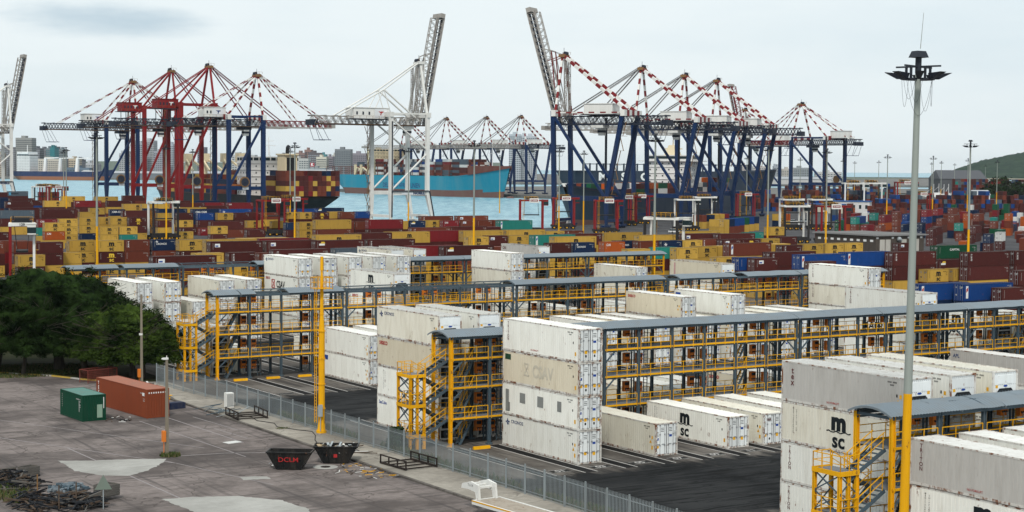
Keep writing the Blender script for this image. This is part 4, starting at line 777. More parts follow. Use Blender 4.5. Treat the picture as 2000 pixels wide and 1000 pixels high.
DRY_REST = """u,231.8,200.6,20,2.59,M|u,231.8,200.6,20,0.0,B|u,273.5,238,40,0.0,Y|u,259.2,241.4,20,0.0,M|u,251.8,241.4,20,0.0,M|u,266.1,241.4,20,2.59,Y|u,266.1,241.4,20,0.0,B|u,276,244.8,40,2.9,Uw|u,276,244.8,40,0.0,M|u,236,248.2,40,2.9,M|u,236,248.2,40,0.0,Y|u,249.7,251.6,20,2.59,Bc|u,249.7,251.6,20,0.0,M|u,210.9,258.4,20,2.59,Y|u,210.9,258.4,20,0.0,M|u,272.7,258.4,40,0.0,M|u,276.2,261.8,40,2.9,M|u,276.2,261.8,40,0.0,B|u,257,265.2,20,2.59,Ym|u,257,265.2,20,0.0,M|u,307.1,268.6,20,2.59,Ym|u,307.1,268.6,20,0.0,Y|u,299.9,268.6,20,2.59,M|u,299.9,268.6,20,0.0,M|u,268.7,268.6,20,2.59,Oc|u,268.7,268.6,20,0.0,M|u,276.8,268.6,20,2.59,Ym|u,276.8,268.6,20,0.0,B|u,263.8,275.4,20,2.59,T|u,263.8,275.4,20,0.0,M|u,239.5,289,40,2.9,Y|u,239.5,289,40,0.0,M|u,214,292.4,20,0.0,Y|u,227.3,292.4,20,2.59,Y|u,227.3,292.4,20,0.0,M|u,258,292.4,20,2.59,Y|u,258,292.4,20,0.0,M|u,235.5,295.8,20,2.59,Y|u,235.5,295.8,20,0.0,B|u,274.3,295.8,20,2.59,B|u,274.3,295.8,20,0.0,M|u,267.7,295.8,20,2.59,M|u,267.7,295.8,20,0.0,Y|u,280.5,295.8,20,2.59,M|u,280.5,295.8,20,0.0,Y|u,241.8,295.8,20,5.18,Y|u,241.8,295.8,20,2.59,M|u,241.8,295.8,20,0.0,B|u,260.4,299.2,20,5.18,Y|u,260.4,299.2,20,2.59,M|u,260.4,299.2,20,0.0,B|u,149,302.6,40,2.9,Y|u,149,302.6,40,0.0,M|u,135.5,302.6,40,2.9,M|u,135.5,302.6,40,0.0,Ym|u,135.5,309.4,20,0.0,Y|u,130.5,312.8,20,0.0,M|u,123.3,312.8,20,0.0,Y|u,192.7,312.8,20,5.18,B|u,192.7,312.8,20,2.59,M|u,192.7,312.8,20,0.0,Y|u,229.5,323,20,0.0,Y|u,253,323,20,2.59,B|u,253,323,20,0.0,M|u,265.4,323,20,2.59,M|u,265.4,323,20,0.0,Y|u,261.5,326.4,20,2.59,Y|u,261.5,326.4,20,0.0,M|u,239.5,323,20,2.59,M|u,239.5,323,20,0.0,Y|u,278,323,20,2.59,M|u,278,323,20,0.0,Y|u,246.7,323,20,2.59,M|u,246.7,323,20,0.0,Y|u,235.8,326.4,20,2.59,Y|u,235.8,326.4,20,0.0,M|u,271.6,323,20,2.59,B|u,271.6,323,20,0.0,Y|u,289.9,329.8,20,2.59,B|u,289.9,329.8,20,0.0,Y|u,222.2,333.2,40,2.9,M|u,222.2,333.2,40,0.0,Y|u,272.4,333.2,40,2.9,Y|u,272.4,333.2,40,0.0,B|u,247.3,333.2,40,2.9,M|u,247.3,333.2,40,0.0,Y|u,336.1,333.2,20,0.0,M|u,263.8,336.6,40,2.9,M|u,263.8,336.6,40,0.0,Y|u,160.8,336.6,40,2.9,M|u,160.8,336.6,40,0.0,Y|u,173.8,336.6,40,2.9,M|u,173.8,336.6,40,0.0,B|u,150.6,340,40,2.9,Y|u,150.6,340,40,0.0,M|u,137.5,340,40,2.9,M|u,137.5,340,40,0.0,Y|u,223,343.4,40,2.9,M|u,223,343.4,40,0.0,Y|u,233.5,346.8,40,2.9,Y|u,233.5,346.8,40,0.0,B|u,228.4,350.2,20,5.18,M|u,228.4,350.2,20,2.59,Y|u,228.4,350.2,20,0.0,B|u,153.4,350.2,40,2.9,M|u,153.4,350.2,40,0.0,Y|u,275,350.2,40,2.9,M|u,275,350.2,40,0.0,B|u,248.8,350.2,40,2.9,M|u,248.8,350.2,40,0.0,Y|u,140.6,350.2,40,2.9,Y|u,140.6,350.2,40,0.0,M|u,248.7,353.6,20,5.18,My|u,248.7,353.6,20,2.59,M|u,248.7,353.6,20,0.0,Y|u,150,353.6,40,5.79,Y|u,150,353.6,40,2.9,B|u,150,353.6,40,0.0,M|u,302,357,20,2.59,M|u,302,357,20,0.0,Y|u,214.3,360.4,20,2.59,B|u,214.3,360.4,20,0.0,M|u,222,363.8,20,2.59,B|u,222,363.8,20,0.0,Y|u,228.5,363.8,20,2.59,Y|u,228.5,363.8,20,0.0,M|u,173.9,363.8,40,2.9,M|u,173.9,363.8,40,0.0,B|u,142.2,370.6,20,0.0,Y|u,186,370.6,40,2.9,Y|u,186,370.6,40,0.0,M|u,136.9,374,20,0.0,M|u,198.8,374,40,2.9,M|u,198.8,374,40,0.0,Y|u,96.7,374,20,2.59,M|u,234.1,374,40,2.9,Y|u,234.1,374,40,0.0,M|u,220.9,374,40,2.9,M|u,220.9,374,40,0.0,B|u,211.4,377.4,40,0.0,Y|u,105.7,377.4,20,0.0,Y|u,225.8,380.8,20,5.18,My|u,225.8,380.8,20,2.59,M|u,225.8,380.8,20,0.0,Y|u,219.4,380.8,20,5.18,Ml|u,219.4,380.8,20,2.59,Y|u,219.4,380.8,20,0.0,B|u,215.1,384.2,20,5.18,Ym|u,215.1,384.2,20,2.59,Y|u,215.1,384.2,20,0.0,M|u,234.5,384.2,20,5.18,Y|u,234.5,384.2,20,2.59,M|u,234.5,384.2,20,0.0,B|u,253.4,384.2,20,2.59,M|u,253.4,384.2,20,0.0,Y|u,259.8,384.2,20,2.59,M|u,259.8,384.2,20,0.0,Y|u,245.6,384.2,20,5.18,Uw|u,245.6,384.2,20,2.59,M|u,245.6,384.2,20,0.0,Y|u,336.6,387.6,20,2.59,M|u,336.6,387.6,20,0.0,Y|u,218.8,397.8,40,2.9,M|u,218.8,397.8,40,0.0,Y|u,232.6,401.2,40,2.9,Y|u,232.6,401.2,40,0.0,B|u,119.1,404.6,20,0.0,Ym|u,253.8,418.2,20,5.18,My|u,253.8,418.2,20,2.59,M|u,253.8,418.2,20,0.0,Y|u,112.9,428.4,20,2.59,B|u,112.9,428.4,20,0.0,M|u,274.1,442,40,2.9,M|u,274.1,442,40,0.0,Y|u,239,462.4,40,0.0,Y|u,222.6,465.8,40,0.0,M|u,233.1,472.6,20,5.18,Bt|u,233.1,472.6,20,2.59,B|u,233.1,472.6,20,0.0,M|u,226.6,472.6,20,5.18,Nv|u,226.6,472.6,20,2.59,Ym|u,226.6,472.6,20,0.0,M|u,290.8,472.6,20,5.18,B|u,290.8,472.6,20,2.59,M|u,290.8,472.6,20,0.0,Y|u,239.5,472.6,20,2.59,M|u,239.5,472.6,20,0.0,Y|u,258.8,472.6,20,2.59,M|u,258.8,472.6,20,0.0,Y|u,284.3,472.6,20,2.59,M|u,284.3,472.6,20,0.0,Y|u,252.5,472.6,20,5.18,Ym|u,252.5,472.6,20,2.59,M|u,252.5,472.6,20,0.0,B|u,278,472.6,20,2.59,M|u,278,472.6,20,0.0,Y|u,271.5,472.6,20,2.59,M|u,271.5,472.6,20,0.0,Y|u,267.1,476,20,2.59,M|u,267.1,476,20,0.0,M|u,247.7,476,20,5.18,Ym|u,247.7,476,20,2.59,Y|u,247.7,476,20,0.0,M|u,221.9,476,20,0.0,M|u,208.8,486.2,20,0.0,M|u,286.9,489.6,40,2.9,M|u,286.9,489.6,40,0.0,Y|u,273,489.6,40,2.9,M|u,273,489.6,40,0.0,Y|u,147.3,493,20,0.0,Y|u,154.4,523.6,20,2.59,T|u,154.4,523.6,20,0.0,Y|u,182.2,537.2,20,2.59,Y|u,182.2,537.2,20,0.0,M|u,179.3,540.6,20,2.59,Y|u,179.3,540.6,20,0.0,M|u,189.9,540.6,20,0.0,Ym|u,237.7,561,20,0.0,B|u,242.4,564.4,20,0.0,M|u,272.5,571.2,20,2.59,B|u,272.5,571.2,20,0.0,Y|u,235.2,574.6,20,2.59,M|u,235.2,574.6,20,0.0,M|u,241.7,574.6,20,2.59,M|u,241.7,574.6,20,0.0,B|u,253.1,574.6,20,0.0,M|u,267.9,574.6,20,2.59,M|u,267.9,574.6,20,0.0,Y|u,284.9,574.6,20,2.59,M|u,284.9,574.6,20,0.0,Y|u,227.6,574.6,20,0.0,B|u,264.6,578,20,2.59,M|u,264.6,578,20,0.0,Y|u,282.1,578,20,5.18,Ym|u,282.1,578,20,2.59,B|u,282.1,578,20,0.0,M|u,293.2,578,20,2.59,M|u,293.2,578,20,0.0,Y|u,221,578,20,0.0,B|u,249.8,581.4,20,2.59,M|u,249.8,581.4,20,0.0,Y|u,269.7,588.2,40,2.9,M|u,269.7,588.2,40,0.0,Y|u,233.5,595,40,2.9,N|u,233.5,595,40,0.0,M|u,243.6,591.6,40,2.9,M|u,243.6,591.6,40,0.0,Y|u,191.6,598.4,20,2.59,M|u,191.6,598.4,20,0.0,Y|u,177.6,598.4,40,2.9,M|u,177.6,598.4,40,0.0,B|u,286.2,598.4,40,2.9,M|u,286.2,598.4,40,0.0,B|u,221.9,601.8,40,2.9,M|u,221.9,601.8,40,0.0,Y|u,185.1,615.4,40,2.9,B|u,185.1,615.4,40,0.0,Y|u,236.4,618.8,40,2.9,M|u,236.4,618.8,40,0.0,B|u,175,629,40,2.9,M|u,175,629,40,0.0,Y|u,214.5,632.4,20,2.59,Y|u,214.5,632.4,20,0.0,M|u,255.9,642.6,40,2.9,Y|u,255.9,642.6,40,0.0,B|u,231.9,642.6,20,5.18,N|u,231.9,642.6,20,2.59,U|u,231.9,642.6,20,0.0,M|u,213.1,652.8,20,2.59,M|u,213.1,652.8,20,0.0,Y|u,243.2,676.6,40,2.9,B|u,243.2,676.6,40,0.0,M|u,236.3,680,40,2.9,M|u,236.3,680,40,0.0,B|u,288.6,693.6,40,2.9,M|u,288.6,693.6,40,0.0,B|u,265.8,693.6,40,2.9,B|u,265.8,693.6,40,0.0,Y|u,276.4,697,40,2.9,B|u,276.4,697,40,0.0,M|u,202.3,734.4,40,2.9,N|u,202.3,734.4,40,0.0,M|u,290.8,737.8,40,5.79,Nr|u,290.8,737.8,40,2.9,M|u,290.8,737.8,40,0.0,Y|u,249.9,741.2,40,2.9,Y|u,249.9,741.2,40,0.0,B|u,236.3,744.6,40,0.0,Y|u,223.3,748,40,2.9,M|u,223.3,748,40,0.0,B|u,298.4,778.6,20,5.18,M|u,298.4,778.6,20,2.59,B|u,298.4,778.6,20,0.0,Y|u,270.3,778.6,20,5.18,M|u,270.3,778.6,20,2.59,Y|u,270.3,778.6,20,0.0,B|u,231.5,799,20,2.59,U|u,231.5,799,20,0.0,M|u,223,802.4,40,2.9,N|u,223,802.4,40,0.0,B|u,275.7,836.4,40,2.9,B|u,275.7,836.4,40,0.0,M|u,261.7,846.6,40,2.9,M|u,261.7,846.6,40,0.0,B|u,231.4,850,20,5.18,Ng|u,231.4,850,20,2.59,N|u,231.4,850,20,0.0,M|u,299.8,863.6,40,2.9,B|u,299.8,863.6,40,0.0,Y|u,256.9,972.4,40,5.79,M|u,256.9,972.4,40,2.9,N|u,256.9,972.4,40,0.0,B|u,289.1,979.2,40,0.0,N|u,278.6,1006.4,40,2.9,M|u,278.6,1006.4,40,0.0,B|q,163.4,628.5,40,2.9,B|q,163.4,628.5,40,0.0,N|q,172.6,681.8,40,0.0,B|q,172.2,705.6,40,0.0,R|q,182.4,727.2,40,2.9,N|q,182.4,727.2,40,0.0,M|q,193.2,743.5,40,2.9,M|q,193.2,743.5,40,0.0,B|q,142.2,532.9,20,0.0,O|q,166.5,608.4,20,0.0,R|q,146.7,524.4,20,0.0,N|q,178.1,591.1,20,0.0,M|q,147.6,486.9,20,2.9,B|q,147.6,486.9,20,0.0,B|q,204.2,675.7,20,0.0,W|q,218.1,718.7,20,2.9,O|q,218.1,718.7,20,0.0,O|q,244,818.2,20,0.0,W|q,200.8,703.8,20,2.9,T|q,200.8,703.8,20,0.0,M|q,195.6,694.8,20,0.0,M|q,213.9,760.7,20,0.0,B|q,210.1,720.6,20,0.0,M|q,221.9,747.4,20,0.0,U|q,181.8,674.6,20,2.9,W|q,181.8,674.6,20,0.0,G|q,194.3,703.3,40,0.0,G|q,194.5,728.3,40,2.9,B|q,194.5,728.3,40,0.0,B|q,206.1,754,40,2.9,B|q,206.1,754,40,0.0,B|q,245.2,882.3,20,0.0,U|q,247.1,857.6,20,2.9,M|q,247.1,857.6,20,0.0,N|q,250.7,858.7,20,2.9,G|q,250.7,858.7,20,0.0,G|q,247.7,853.1,20,0.0,G|q,249.8,852,20,5.79,G|q,249.8,852,20,2.9,G|q,249.8,852,20,0.0,G|q,292.2,1010.7,20,2.9,U|q,292.2,1010.7,20,0.0,M|q,279,935.6,40,0.0,U|q,272.5,904.1,20,0.0,W|q,290,1030.5,20,2.9,M|q,290,1030.5,20,0.0,M|q,270.8,983.4,40,2.9,M|q,270.8,983.4,40,0.0,M|q,320.1,1121.4,20,2.9,W|q,320.1,1121.4,20,0.0,W|q,320.1,1146.6,20,2.9,W|q,320.1,1146.6,20,0.0,M|q,313.8,1144,20,2.9,W|q,313.8,1144,20,0.0,M|q,329.6,1125.2,40,2.9,W|q,329.6,1125.2,40,0.0,M|q,381.2,1302.7,20,2.9,N|q,381.2,1302.7,20,0.0,U|q,414.8,1386.9,40,2.9,M|q,414.8,1386.9,40,0.0,M|q,188.5,780.9,40,0.0,G|q,276.7,1075.6,20,0.0,G|q,253.3,967.6,20,2.9,G|q,253.3,967.6,20,0.0,M|q,261.1,979.9,20,2.9,M|q,261.1,979.9,20,0.0,B|q,261.5,961.2,20,2.9,W|q,261.5,961.2,20,0.0,N|q,295.2,1162.4,40,2.9,G|q,295.2,1162.4,40,0.0,M|q,291.9,1135,20,2.9,W|q,291.9,1135,20,0.0,B|q,303.3,1152.6,20,2.9,W|q,303.3,1152.6,20,0.0,B|q,307.2,1154.2,20,2.9,W|q,307.2,1154.2,20,0.0,B|q,319.5,1186.1,20,2.9,N|q,319.5,1186.1,20,0.0,N|q,277.4,1116.6,20,2.9,R|q,277.4,1116.6,20,0.0,R|q,261.1,1080.4,20,0.0,U|q,264,1051.5,20,0.0,U|q,264.9,962.9,20,0.0,N|q,271.4,973.2,20,0.0,M|q,200.4,993.4,40,0.0,O|q,137.3,692.2,40,2.9,M|q,137.3,692.2,40,0.0,O|q,143.6,704,40,2.9,U|q,143.6,704,40,0.0,U|q,149.9,720.3,20,0.0,T|q,153.9,726.1,20,0.0,N|q,154.8,721.5,40,0.0,M|q,159.5,764.3,20,2.9,W|q,159.5,764.3,20,0.0,W|q,156,734.3,20,2.9,Rk|q,156,734.3,20,0.0,M|q,185.9,860.6,40,2.9,M|q,185.9,860.6,40,0.0,M|q,199.9,896.7,20,2.9,O|q,199.9,896.7,20,0.0,R|q,178.5,788.6,40,2.9,R|q,178.5,788.6,40,0.0,R|q,173.4,744.8,40,0.0,U|q,155.4,703.2,40,0.0,G|q,168.3,724.8,40,0.0,U|q,133,625.8,20,0.0,B|q,144.1,654.4,20,0.0,R|q,250.9,1157.1,20,2.9,G|q,250.9,1157.1,20,0.0,G|q,261.3,1175.1,20,2.9,M|q,261.3,1175.1,20,0.0,M|q,268.1,1192,20,2.9,G|q,268.1,1192,20,0.0,G|q,272.1,1193.7,20,2.9,M|q,272.1,1193.7,20,0.0,M|q,285.5,1228.6,20,2.9,G|q,285.5,1228.6,20,0.0,M|q,288.8,1230.1,20,2.9,M|q,288.8,1230.1,20,0.0,M|q,220.2,1027.2,20,0.0,U|q,212.2,1006.2,20,0.0,M|q,256.9,1121.6,20,0.0,M|q,218.4,964.9,20,0.0,M|q,218.3,932.8,20,0.0,R|p,382,1389.4,40,2.9,Ge|p,382,1389.4,40,0.0,M|p,395.8,1396.1,40,2.9,Ge|p,395.8,1396.1,40,0.0,M|v,79.4,642.4,20,0.0,Y|v,81.7,644.8,20,2.9,Y|v,81.7,644.8,20,0.0,Y|v,84.6,650.9,20,2.9,N|v,84.6,650.9,20,0.0,B|v,87.5,658,20,2.9,U|v,87.5,658,20,0.0,B|v,90.6,666.3,20,2.9,U|v,90.6,666.3,20,0.0,B|v,93.5,673.7,20,2.9,G|v,93.5,673.7,20,0.0,Y|v,96.8,682.4,20,2.9,U|v,96.8,682.4,20,0.0,Y|v,99.9,690.2,20,2.9,N|v,99.9,690.2,20,0.0,Y|u,112.7,736,20,2.59,M|u,112.7,736,20,0.0,R|v,120.3,735.4,20,2.9,O|v,120.3,735.4,20,0.0,Y|u,75.5,650.2,20,2.59,M|u,75.5,650.2,20,0.0,Y|u,90.6,693,40,2.9,O|u,90.6,693,40,0.0,Y|v,80,705.5,20,2.9,B|v,80,705.5,20,0.0,Y|v,83.9,709.8,20,2.9,N|v,83.9,709.8,20,0.0,Y|v,87,718.3,20,2.9,Y|v,87,718.3,20,0.0,Y|v,90,724.6,20,2.9,Y|v,90,724.6,20,0.0,B|v,92.5,728.7,20,2.9,R|v,92.5,728.7,20,0.0,M|u,46.3,644.7,20,2.59,B|u,46.3,644.7,20,0.0,B|u,39.3,616.9,20,0.0,R|u,45.2,639.1,20,0.0,B|u,71.9,702.2,20,2.59,M|u,71.9,702.2,20,0.0,Y|q,167.6,946.5,20,2.9,M|q,167.6,946.5,20,0.0,B|q,194.8,975.3,20,2.9,B|q,194.8,975.3,20,0.0,M|q,157.6,829.5,20,2.9,S|q,157.6,829.5,20,0.0,U|q,289.5,987.5,20,2.9,B|q,289.5,987.5,20,0.0,N|q,191,753.2,20,2.9,M|q,191,753.2,20,0.0,U|q,325.3,1385.8,40,2.9,B|q,325.3,1385.8,40,0.0,R|q,313.5,1407.2,40,2.9,M|q,313.5,1407.2,40,0.0,M|q,357.9,1196.1,20,5.79,B|q,357.9,1196.1,20,2.9,U|q,357.9,1196.1,20,0.0,M|q,174.6,641,20,0.0,M|q,214,721,40,0.0,R|q,180.8,813,20,2.9,M|q,180.8,813,20,0.0,M|q,266.9,1152.1,20,5.79,T|q,266.9,1152.1,20,2.9,M|q,266.9,1152.1,20,0.0,M|q,432.6,1479,40,0.0,M|q,174.5,775.9,20,0.0,O|q,436.2,1387.1,20,2.9,U|q,436.2,1387.1,20,0.0,R|q,414.2,1429.7,20,2.9,M|q,414.2,1429.7,20,0.0,M|q,302.4,967.9,40,5.79,T|q,302.4,967.9,40,2.9,B|q,302.4,967.9,40,0.0,U|q,176.8,657.8,40,0.0,T|q,202.1,873.1,20,5.79,M|q,202.1,873.1,20,2.9,B|q,202.1,873.1,20,0.0,M|q,144.9,724.7,20,0.0,B|q,199.8,774.6,20,0.0,B|q,244.9,785.1,20,5.79,O|q,244.9,785.1,20,2.9,R|q,244.9,785.1,20,0.0,T|q,359.2,1202.5,40,0.0,G|q,270.8,1158.1,20,2.9,B|q,270.8,1158.1,20,0.0,O|q,229.3,891.6,20,2.9,N|q,229.3,891.6,20,0.0,M|q,303,1323.9,20,2.9,M|q,303,1323.9,20,0.0,R|q,226.7,738.8,40,2.9,M|q,226.7,738.8,40,0.0,M|q,187.1,623,40,0.0,B|q,278.9,1221.7,20,2.9,O|q,278.9,1221.7,20,0.0,M|q,310,1023.3,20,2.9,M|q,310,1023.3,20,0.0,M|q,168.8,673.2,20,0.0,M|q,282,1137.9,20,5.79,M|q,282,1137.9,20,2.9,U|q,282,1137.9,20,0.0,U|q,162.5,595.3,40,0.0,M|q,261.3,917.7,20,0.0,B|q,162.6,737.1,20,2.9,B|q,162.6,737.1,20,0.0,R|q,135.5,619.6,40,0.0,B|q,154.2,696.1,20,2.9,G|q,154.2,696.1,20,0.0,G|q,273.5,872.5,40,2.9,R|q,273.5,872.5,40,0.0,U|q,262.7,1100.5,20,2.9,B|q,262.7,1100.5,20,0.0,U|q,219.7,845,20,2.9,R|q,219.7,845,20,0.0,B|q,194.7,765.7,20,0.0,B|q,176.7,563,20,2.9,T|q,176.7,563,20,0.0,T|q,184.9,659.6,40,0.0,M|q,193,656.7,20,2.9,B|q,193,656.7,20,0.0,O|q,182.4,750.8,20,2.9,N|q,182.4,750.8,20,0.0,N|q,143.3,575,40,0.0,M|q,289.9,1203.2,20,0.0,G|q,177.3,831.8,20,2.9,M|q,177.3,831.8,20,0.0,B|q,289.7,1089.1,40,0.0,U|q,380,1311.7,20,2.9,M|q,380,1311.7,20,0.0,B|q,182.1,681.2,20,5.79,R|q,182.1,681.2,20,2.9,M|q,182.1,681.2,20,0.0,B|q,496.6,1621.8,40,0.0,G|q,303.6,1190.6,20,0.0,G|q,190.7,736.9,20,2.9,B|q,190.7,736.9,20,0.0,B|q,209.9,707,20,0.0,N|q,174.1,862.2,40,0.0,R|q,171.5,714.2,20,5.79,B|q,171.5,714.2,20,2.9,B|q,171.5,714.2,20,0.0,M|q,185.7,651.3,20,0.0,G|q,170.8,790.8,20,0.0,G|q,240.1,838,20,5.79,G|q,240.1,838,20,2.9,R|q,240.1,838,20,0.0,M|q,164.2,622.2,20,0.0,M|q,202.4,649.1,20,2.9,R|q,202.4,649.1,20,0.0,B|q,306.5,1084.1,20,2.9,B|q,306.5,1084.1,20,0.0,G|q,188.6,739,20,2.9,B|q,188.6,739,20,0.0,T|q,377.4,1764.2,20,0.0,B|q,152.8,774.6,20,5.79,M|q,152.8,774.6,20,2.9,M|q,152.8,774.6,20,0.0,U|q,194,915.3,20,2.9,B|q,194,915.3,20,0.0,U|q,183.7,637.6,40,0.0,G|q,286.4,914.6,20,0.0,N|q,252.5,1105.7,40,2.9,G|q,252.5,1105.7,40,0.0,B|q,178.1,647.6,40,2.9,M|q,178.1,647.6,40,0.0,M|q,194.7,666.2,20,2.9,R|q,194.7,666.2,20,0.0,O|q,202.6,686.7,20,0.0,M|q,201.8,659.2,20,5.79,B|q,201.8,659.2,20,2.9,M|q,201.8,659.2,20,0.0,B|q,407,1578.2,20,2.9,B|q,407,1578.2,20,0.0,M|q,290.9,1270.9,20,2.9,M|q,290.9,1270.9,20,0.0,G|q,175.4,651.8,20,2.9,O|q,175.4,651.8,20,0.0,M|q,330.5,1504.4,20,2.9,T|q,330.5,1504.4,20,0.0,B|q,250.2,1209,40,2.9,B|q,250.2,1209,40,0.0,B|q,265.3,848.9,20,2.9,M|q,265.3,848.9,20,0.0,M|q,137.5,703,20,0.0,N|q,138.2,648.3,20,2.9,M|q,138.2,648.3,20,0.0,T|q,260.8,1064.7,20,0.0,R|q,205.6,881,20,0.0,N|q,145.2,700.5,20,0.0,G|q,265.5,1298.8,20,5.79,N|q,265.5,1298.8,20,2.9,N|q,265.5,1298.8,20,0.0,M|q,183,786,20,0.0,R"""

# ------------------------------------------------------------------ dry containers of the stacking yard
DC = {'Y':('mustard',(.47,.29,.055)),'M':('maroon',(.070,.017,.015)),'B':('rust brown',(.145,.036,.021)),'R':('crimson',(.165,.014,.018)),'N':('navy',(.0065,.019,.055)),
      'U':('bright blue',(.007,.045,.185)),'T':('teal',(.02,.20,.165)),'O':('orange',(.36,.075,.013)),'G':('green',(.009,.075,.036)),'W':('white',(.62,.62,.60)),'S':('slate grey',(.075,.10,.125)),'P':('pale blue',(.2,.36,.45))}
DM = {k: paint('container_'+v[0].replace(' ', '_'), v[1], .55, var=.20, streak=.34, rust=.12, grime=tuple(x*.42+.006 for x in v[1]), scale=.8) for k, v in DC.items()}
DMF = {k: paint('container_frame_'+v[0].replace(' ', '_'), tuple(x*.8 for x in v[1]), .6, var=.12, streak=.4, rust=.35, grime=(.05,.035,.03)) for k, v in DC.items()}
def dry_body(L, h, W=2.438):
    b = MB(); hx, hy = L/2, W/2
    for sx in (-1, 1):
        for sy in (-1, 1):
            x0, x1 = sorted((sx*hx, sx*(hx-.16))); y0, y1 = sorted((sy*hy, sy*(hy-.14))); b.box(x0, x1, y0, y1, 0, h, 1)
    for sy in (-1, 1):
        y0, y1 = sorted((sy*hy, sy*(hy-.06))); b.box(-hx+.161, hx-.161, y0, y1, h-.08, h-.005, 1); b.box(-hx+.161, hx-.161, y0, y1, .02, .17, 1)
        n = 22 if L < 8 else 44; x0 = -hx+.161; dx = (L-.322)/n; yo = sy*(hy-.004); yi = sy*(hy-.045)
        for i in range(n):
            a = x0+i*dx; pts = [(a,yo),(a+dx*.26,yo),(a+dx*.5,yi),(a+dx*.76,yi),(a+dx,yo)]
            for p, q in zip(pts, pts[1:]):
                if sy < 0: b.quad((p[0],p[1],.171),(q[0],q[1],.171),(q[0],q[1],h-.081),(p[0],p[1],h-.081),0)
                else: b.quad((q[0],q[1],.171),(p[0],p[1],.171),(p[0],p[1],h-.081),(q[0],q[1],h-.081),0)
    for sx in (-1, 1):
        x0, x1 = sorted((sx*(hx-.003), sx*(hx-.1))); b.box(x0, x1, -hy+.141, hy-.141, h-.13, h-.006, 1); b.box(x0, x1, -hy+.141, hy-.141, .02, .16, 1)
    # closed end at +x, corrugated
    n = 8; dy = (W-.282)/n
    for i in range(n):
        a = -hy+.141+i*dy
        for (y0, x0_), (y1, x1_) in (((a,hx-.02),(a+dy*.5,hx-.02)),((a+dy*.5,hx-.02),(a+dy*.6,hx-.06)),((a+dy*.6,hx-.06),(a+dy*.9,hx-.06)),((a+dy*.9,hx-.06),(a+dy,hx-.02))):
            b.quad((x0_,y0,.16),(x1_,y1,.16),(x1_,y1,h-.13),(x0_,y0,h-.13),0)
    # door leaves with locking bars at -x
    b.quad((-hx+.05,hy-.14,.16),(-hx+.05,-hy+.14,.16),(-hx+.05,-hy+.14,h-.13),(-hx+.05,hy-.14,h-.13),0)
    for y in (-.85,-.35,.35,.85): b.box(-hx+.0, -hx+.035, y-.025, y+.025, .1, h-.1, 2)
    for y in (-.6,.6):
        b.box(-hx+.03, -hx+.049, y-.2, y+.2, 1.0, 1.06, 2); b.box(-hx+.03,-hx+.049, y-.16, y+.16, h-.7, h-.45, 2)
    b.box(-hx+.03,-hx+.049, -.015, .015, .16, h-.13, 2)
    n = 12 if L < 8 else 24; dx = (L-.2)/n
    for i in range(n):
        a = -hx+.1+i*dx; z = h-.02
        b.quad((a,-hy+.061,z),(a+dx*.5,-hy+.061,z),(a+dx*.5,hy-.061,z),(a,hy-.061,z),3); b.quad((a+dx*.5,-hy+.061,z),(a+dx,-hy+.061,z-.025),(a+dx,hy-.061,z-.025),(a+dx*.5,hy-.061,z),3)
    b.quad((-hx,-hy+.06,.04),(-hx,hy-.06,.04),(hx,hy-.06,.04),(hx,-hy+.06,.04),1)
    rc = random.Random(int(L*10+h*100)); y = -hy-.002
    for row, n_ in ((.42,9),(.62,4),(.95,3),(1.15,3)):
        for i in range(n_):
            if rc.random() < .85: x = hx-.45-i*.13; b.quad((x-.085,y,h-row-.12),(x,y,h-row-.12),(x,y,h-row),(x-.085,y,h-row),4)
    for i in range(7): x = -hx+.55; b.quad((x,y,h-.5-i*.2),(x+.07,y,h-.5-i*.2),(x+.07,y,h-.36-i*.2),(x,y,h-.36-i*.2),4)
    for i in range(8): yy = -.15-i*.1; b.box(-hx+.028,-hx+.046,yy-.07,yy,h-.55,h-.42,4); b.box(-hx+.028,-hx+.046,yy-.07,yy,h-.78,h-.68,4) if i < 5 else None
    b.box(-hx+.028,-hx+.046,.42,.72,.9,1.15,4)
    return b.mesh('container', [DM['Y'], DMF['Y'], RODS, DMF['Y'], INKW])
CODEW = plain('code_white', (.42,.41,.39), .7)
DRY_MESH = {(L, h): dry_body(LL, h) for L, LL in ((20, 6.058), (40, 12.192)) for h in (2.59, 2.896)}
ROOF_T = {k: paint('container_roof_'+v[0].replace(' ', '_'), tuple(min(.75, x*.72+.055) for x in v[1]), .75, var=.25, streak=.5, rust=.25, grime=(.30,.25,.20)) for k, v in DC.items()}
def dry_pose(ori, a, b_, L):
    LL = 6.058 if L == 20 else 12.192; w = 2.438
    if ori == 'u': return UV(a+LL/2, b_+w/2), ANG
    if ori == 'v':
        ux, vx = Vector((CA,SA,0)), Vector((-SA,CA,0)); return Vector((a,b_,0))+ux*w/2+vx*LL/2, ANG+math.pi/2
    p, q = Vector((.909,-.416,0)), Vector((.416,.909,0))
    if ori == 'q': return Vector((a,b_,0))+p*w/2+q*LL/2, math.atan2(.909,.416)
    return Vector((a,b_,0))+p*LL/2+q*w/2, math.atan2(-.416,.909)
recs = []
for r in DRY_INDIVIDUAL.split('|'):
    ori, a, b_, L, z, c = r.split(','); recs.append((ori, float(a), float(b_), int(L), float(z), c))
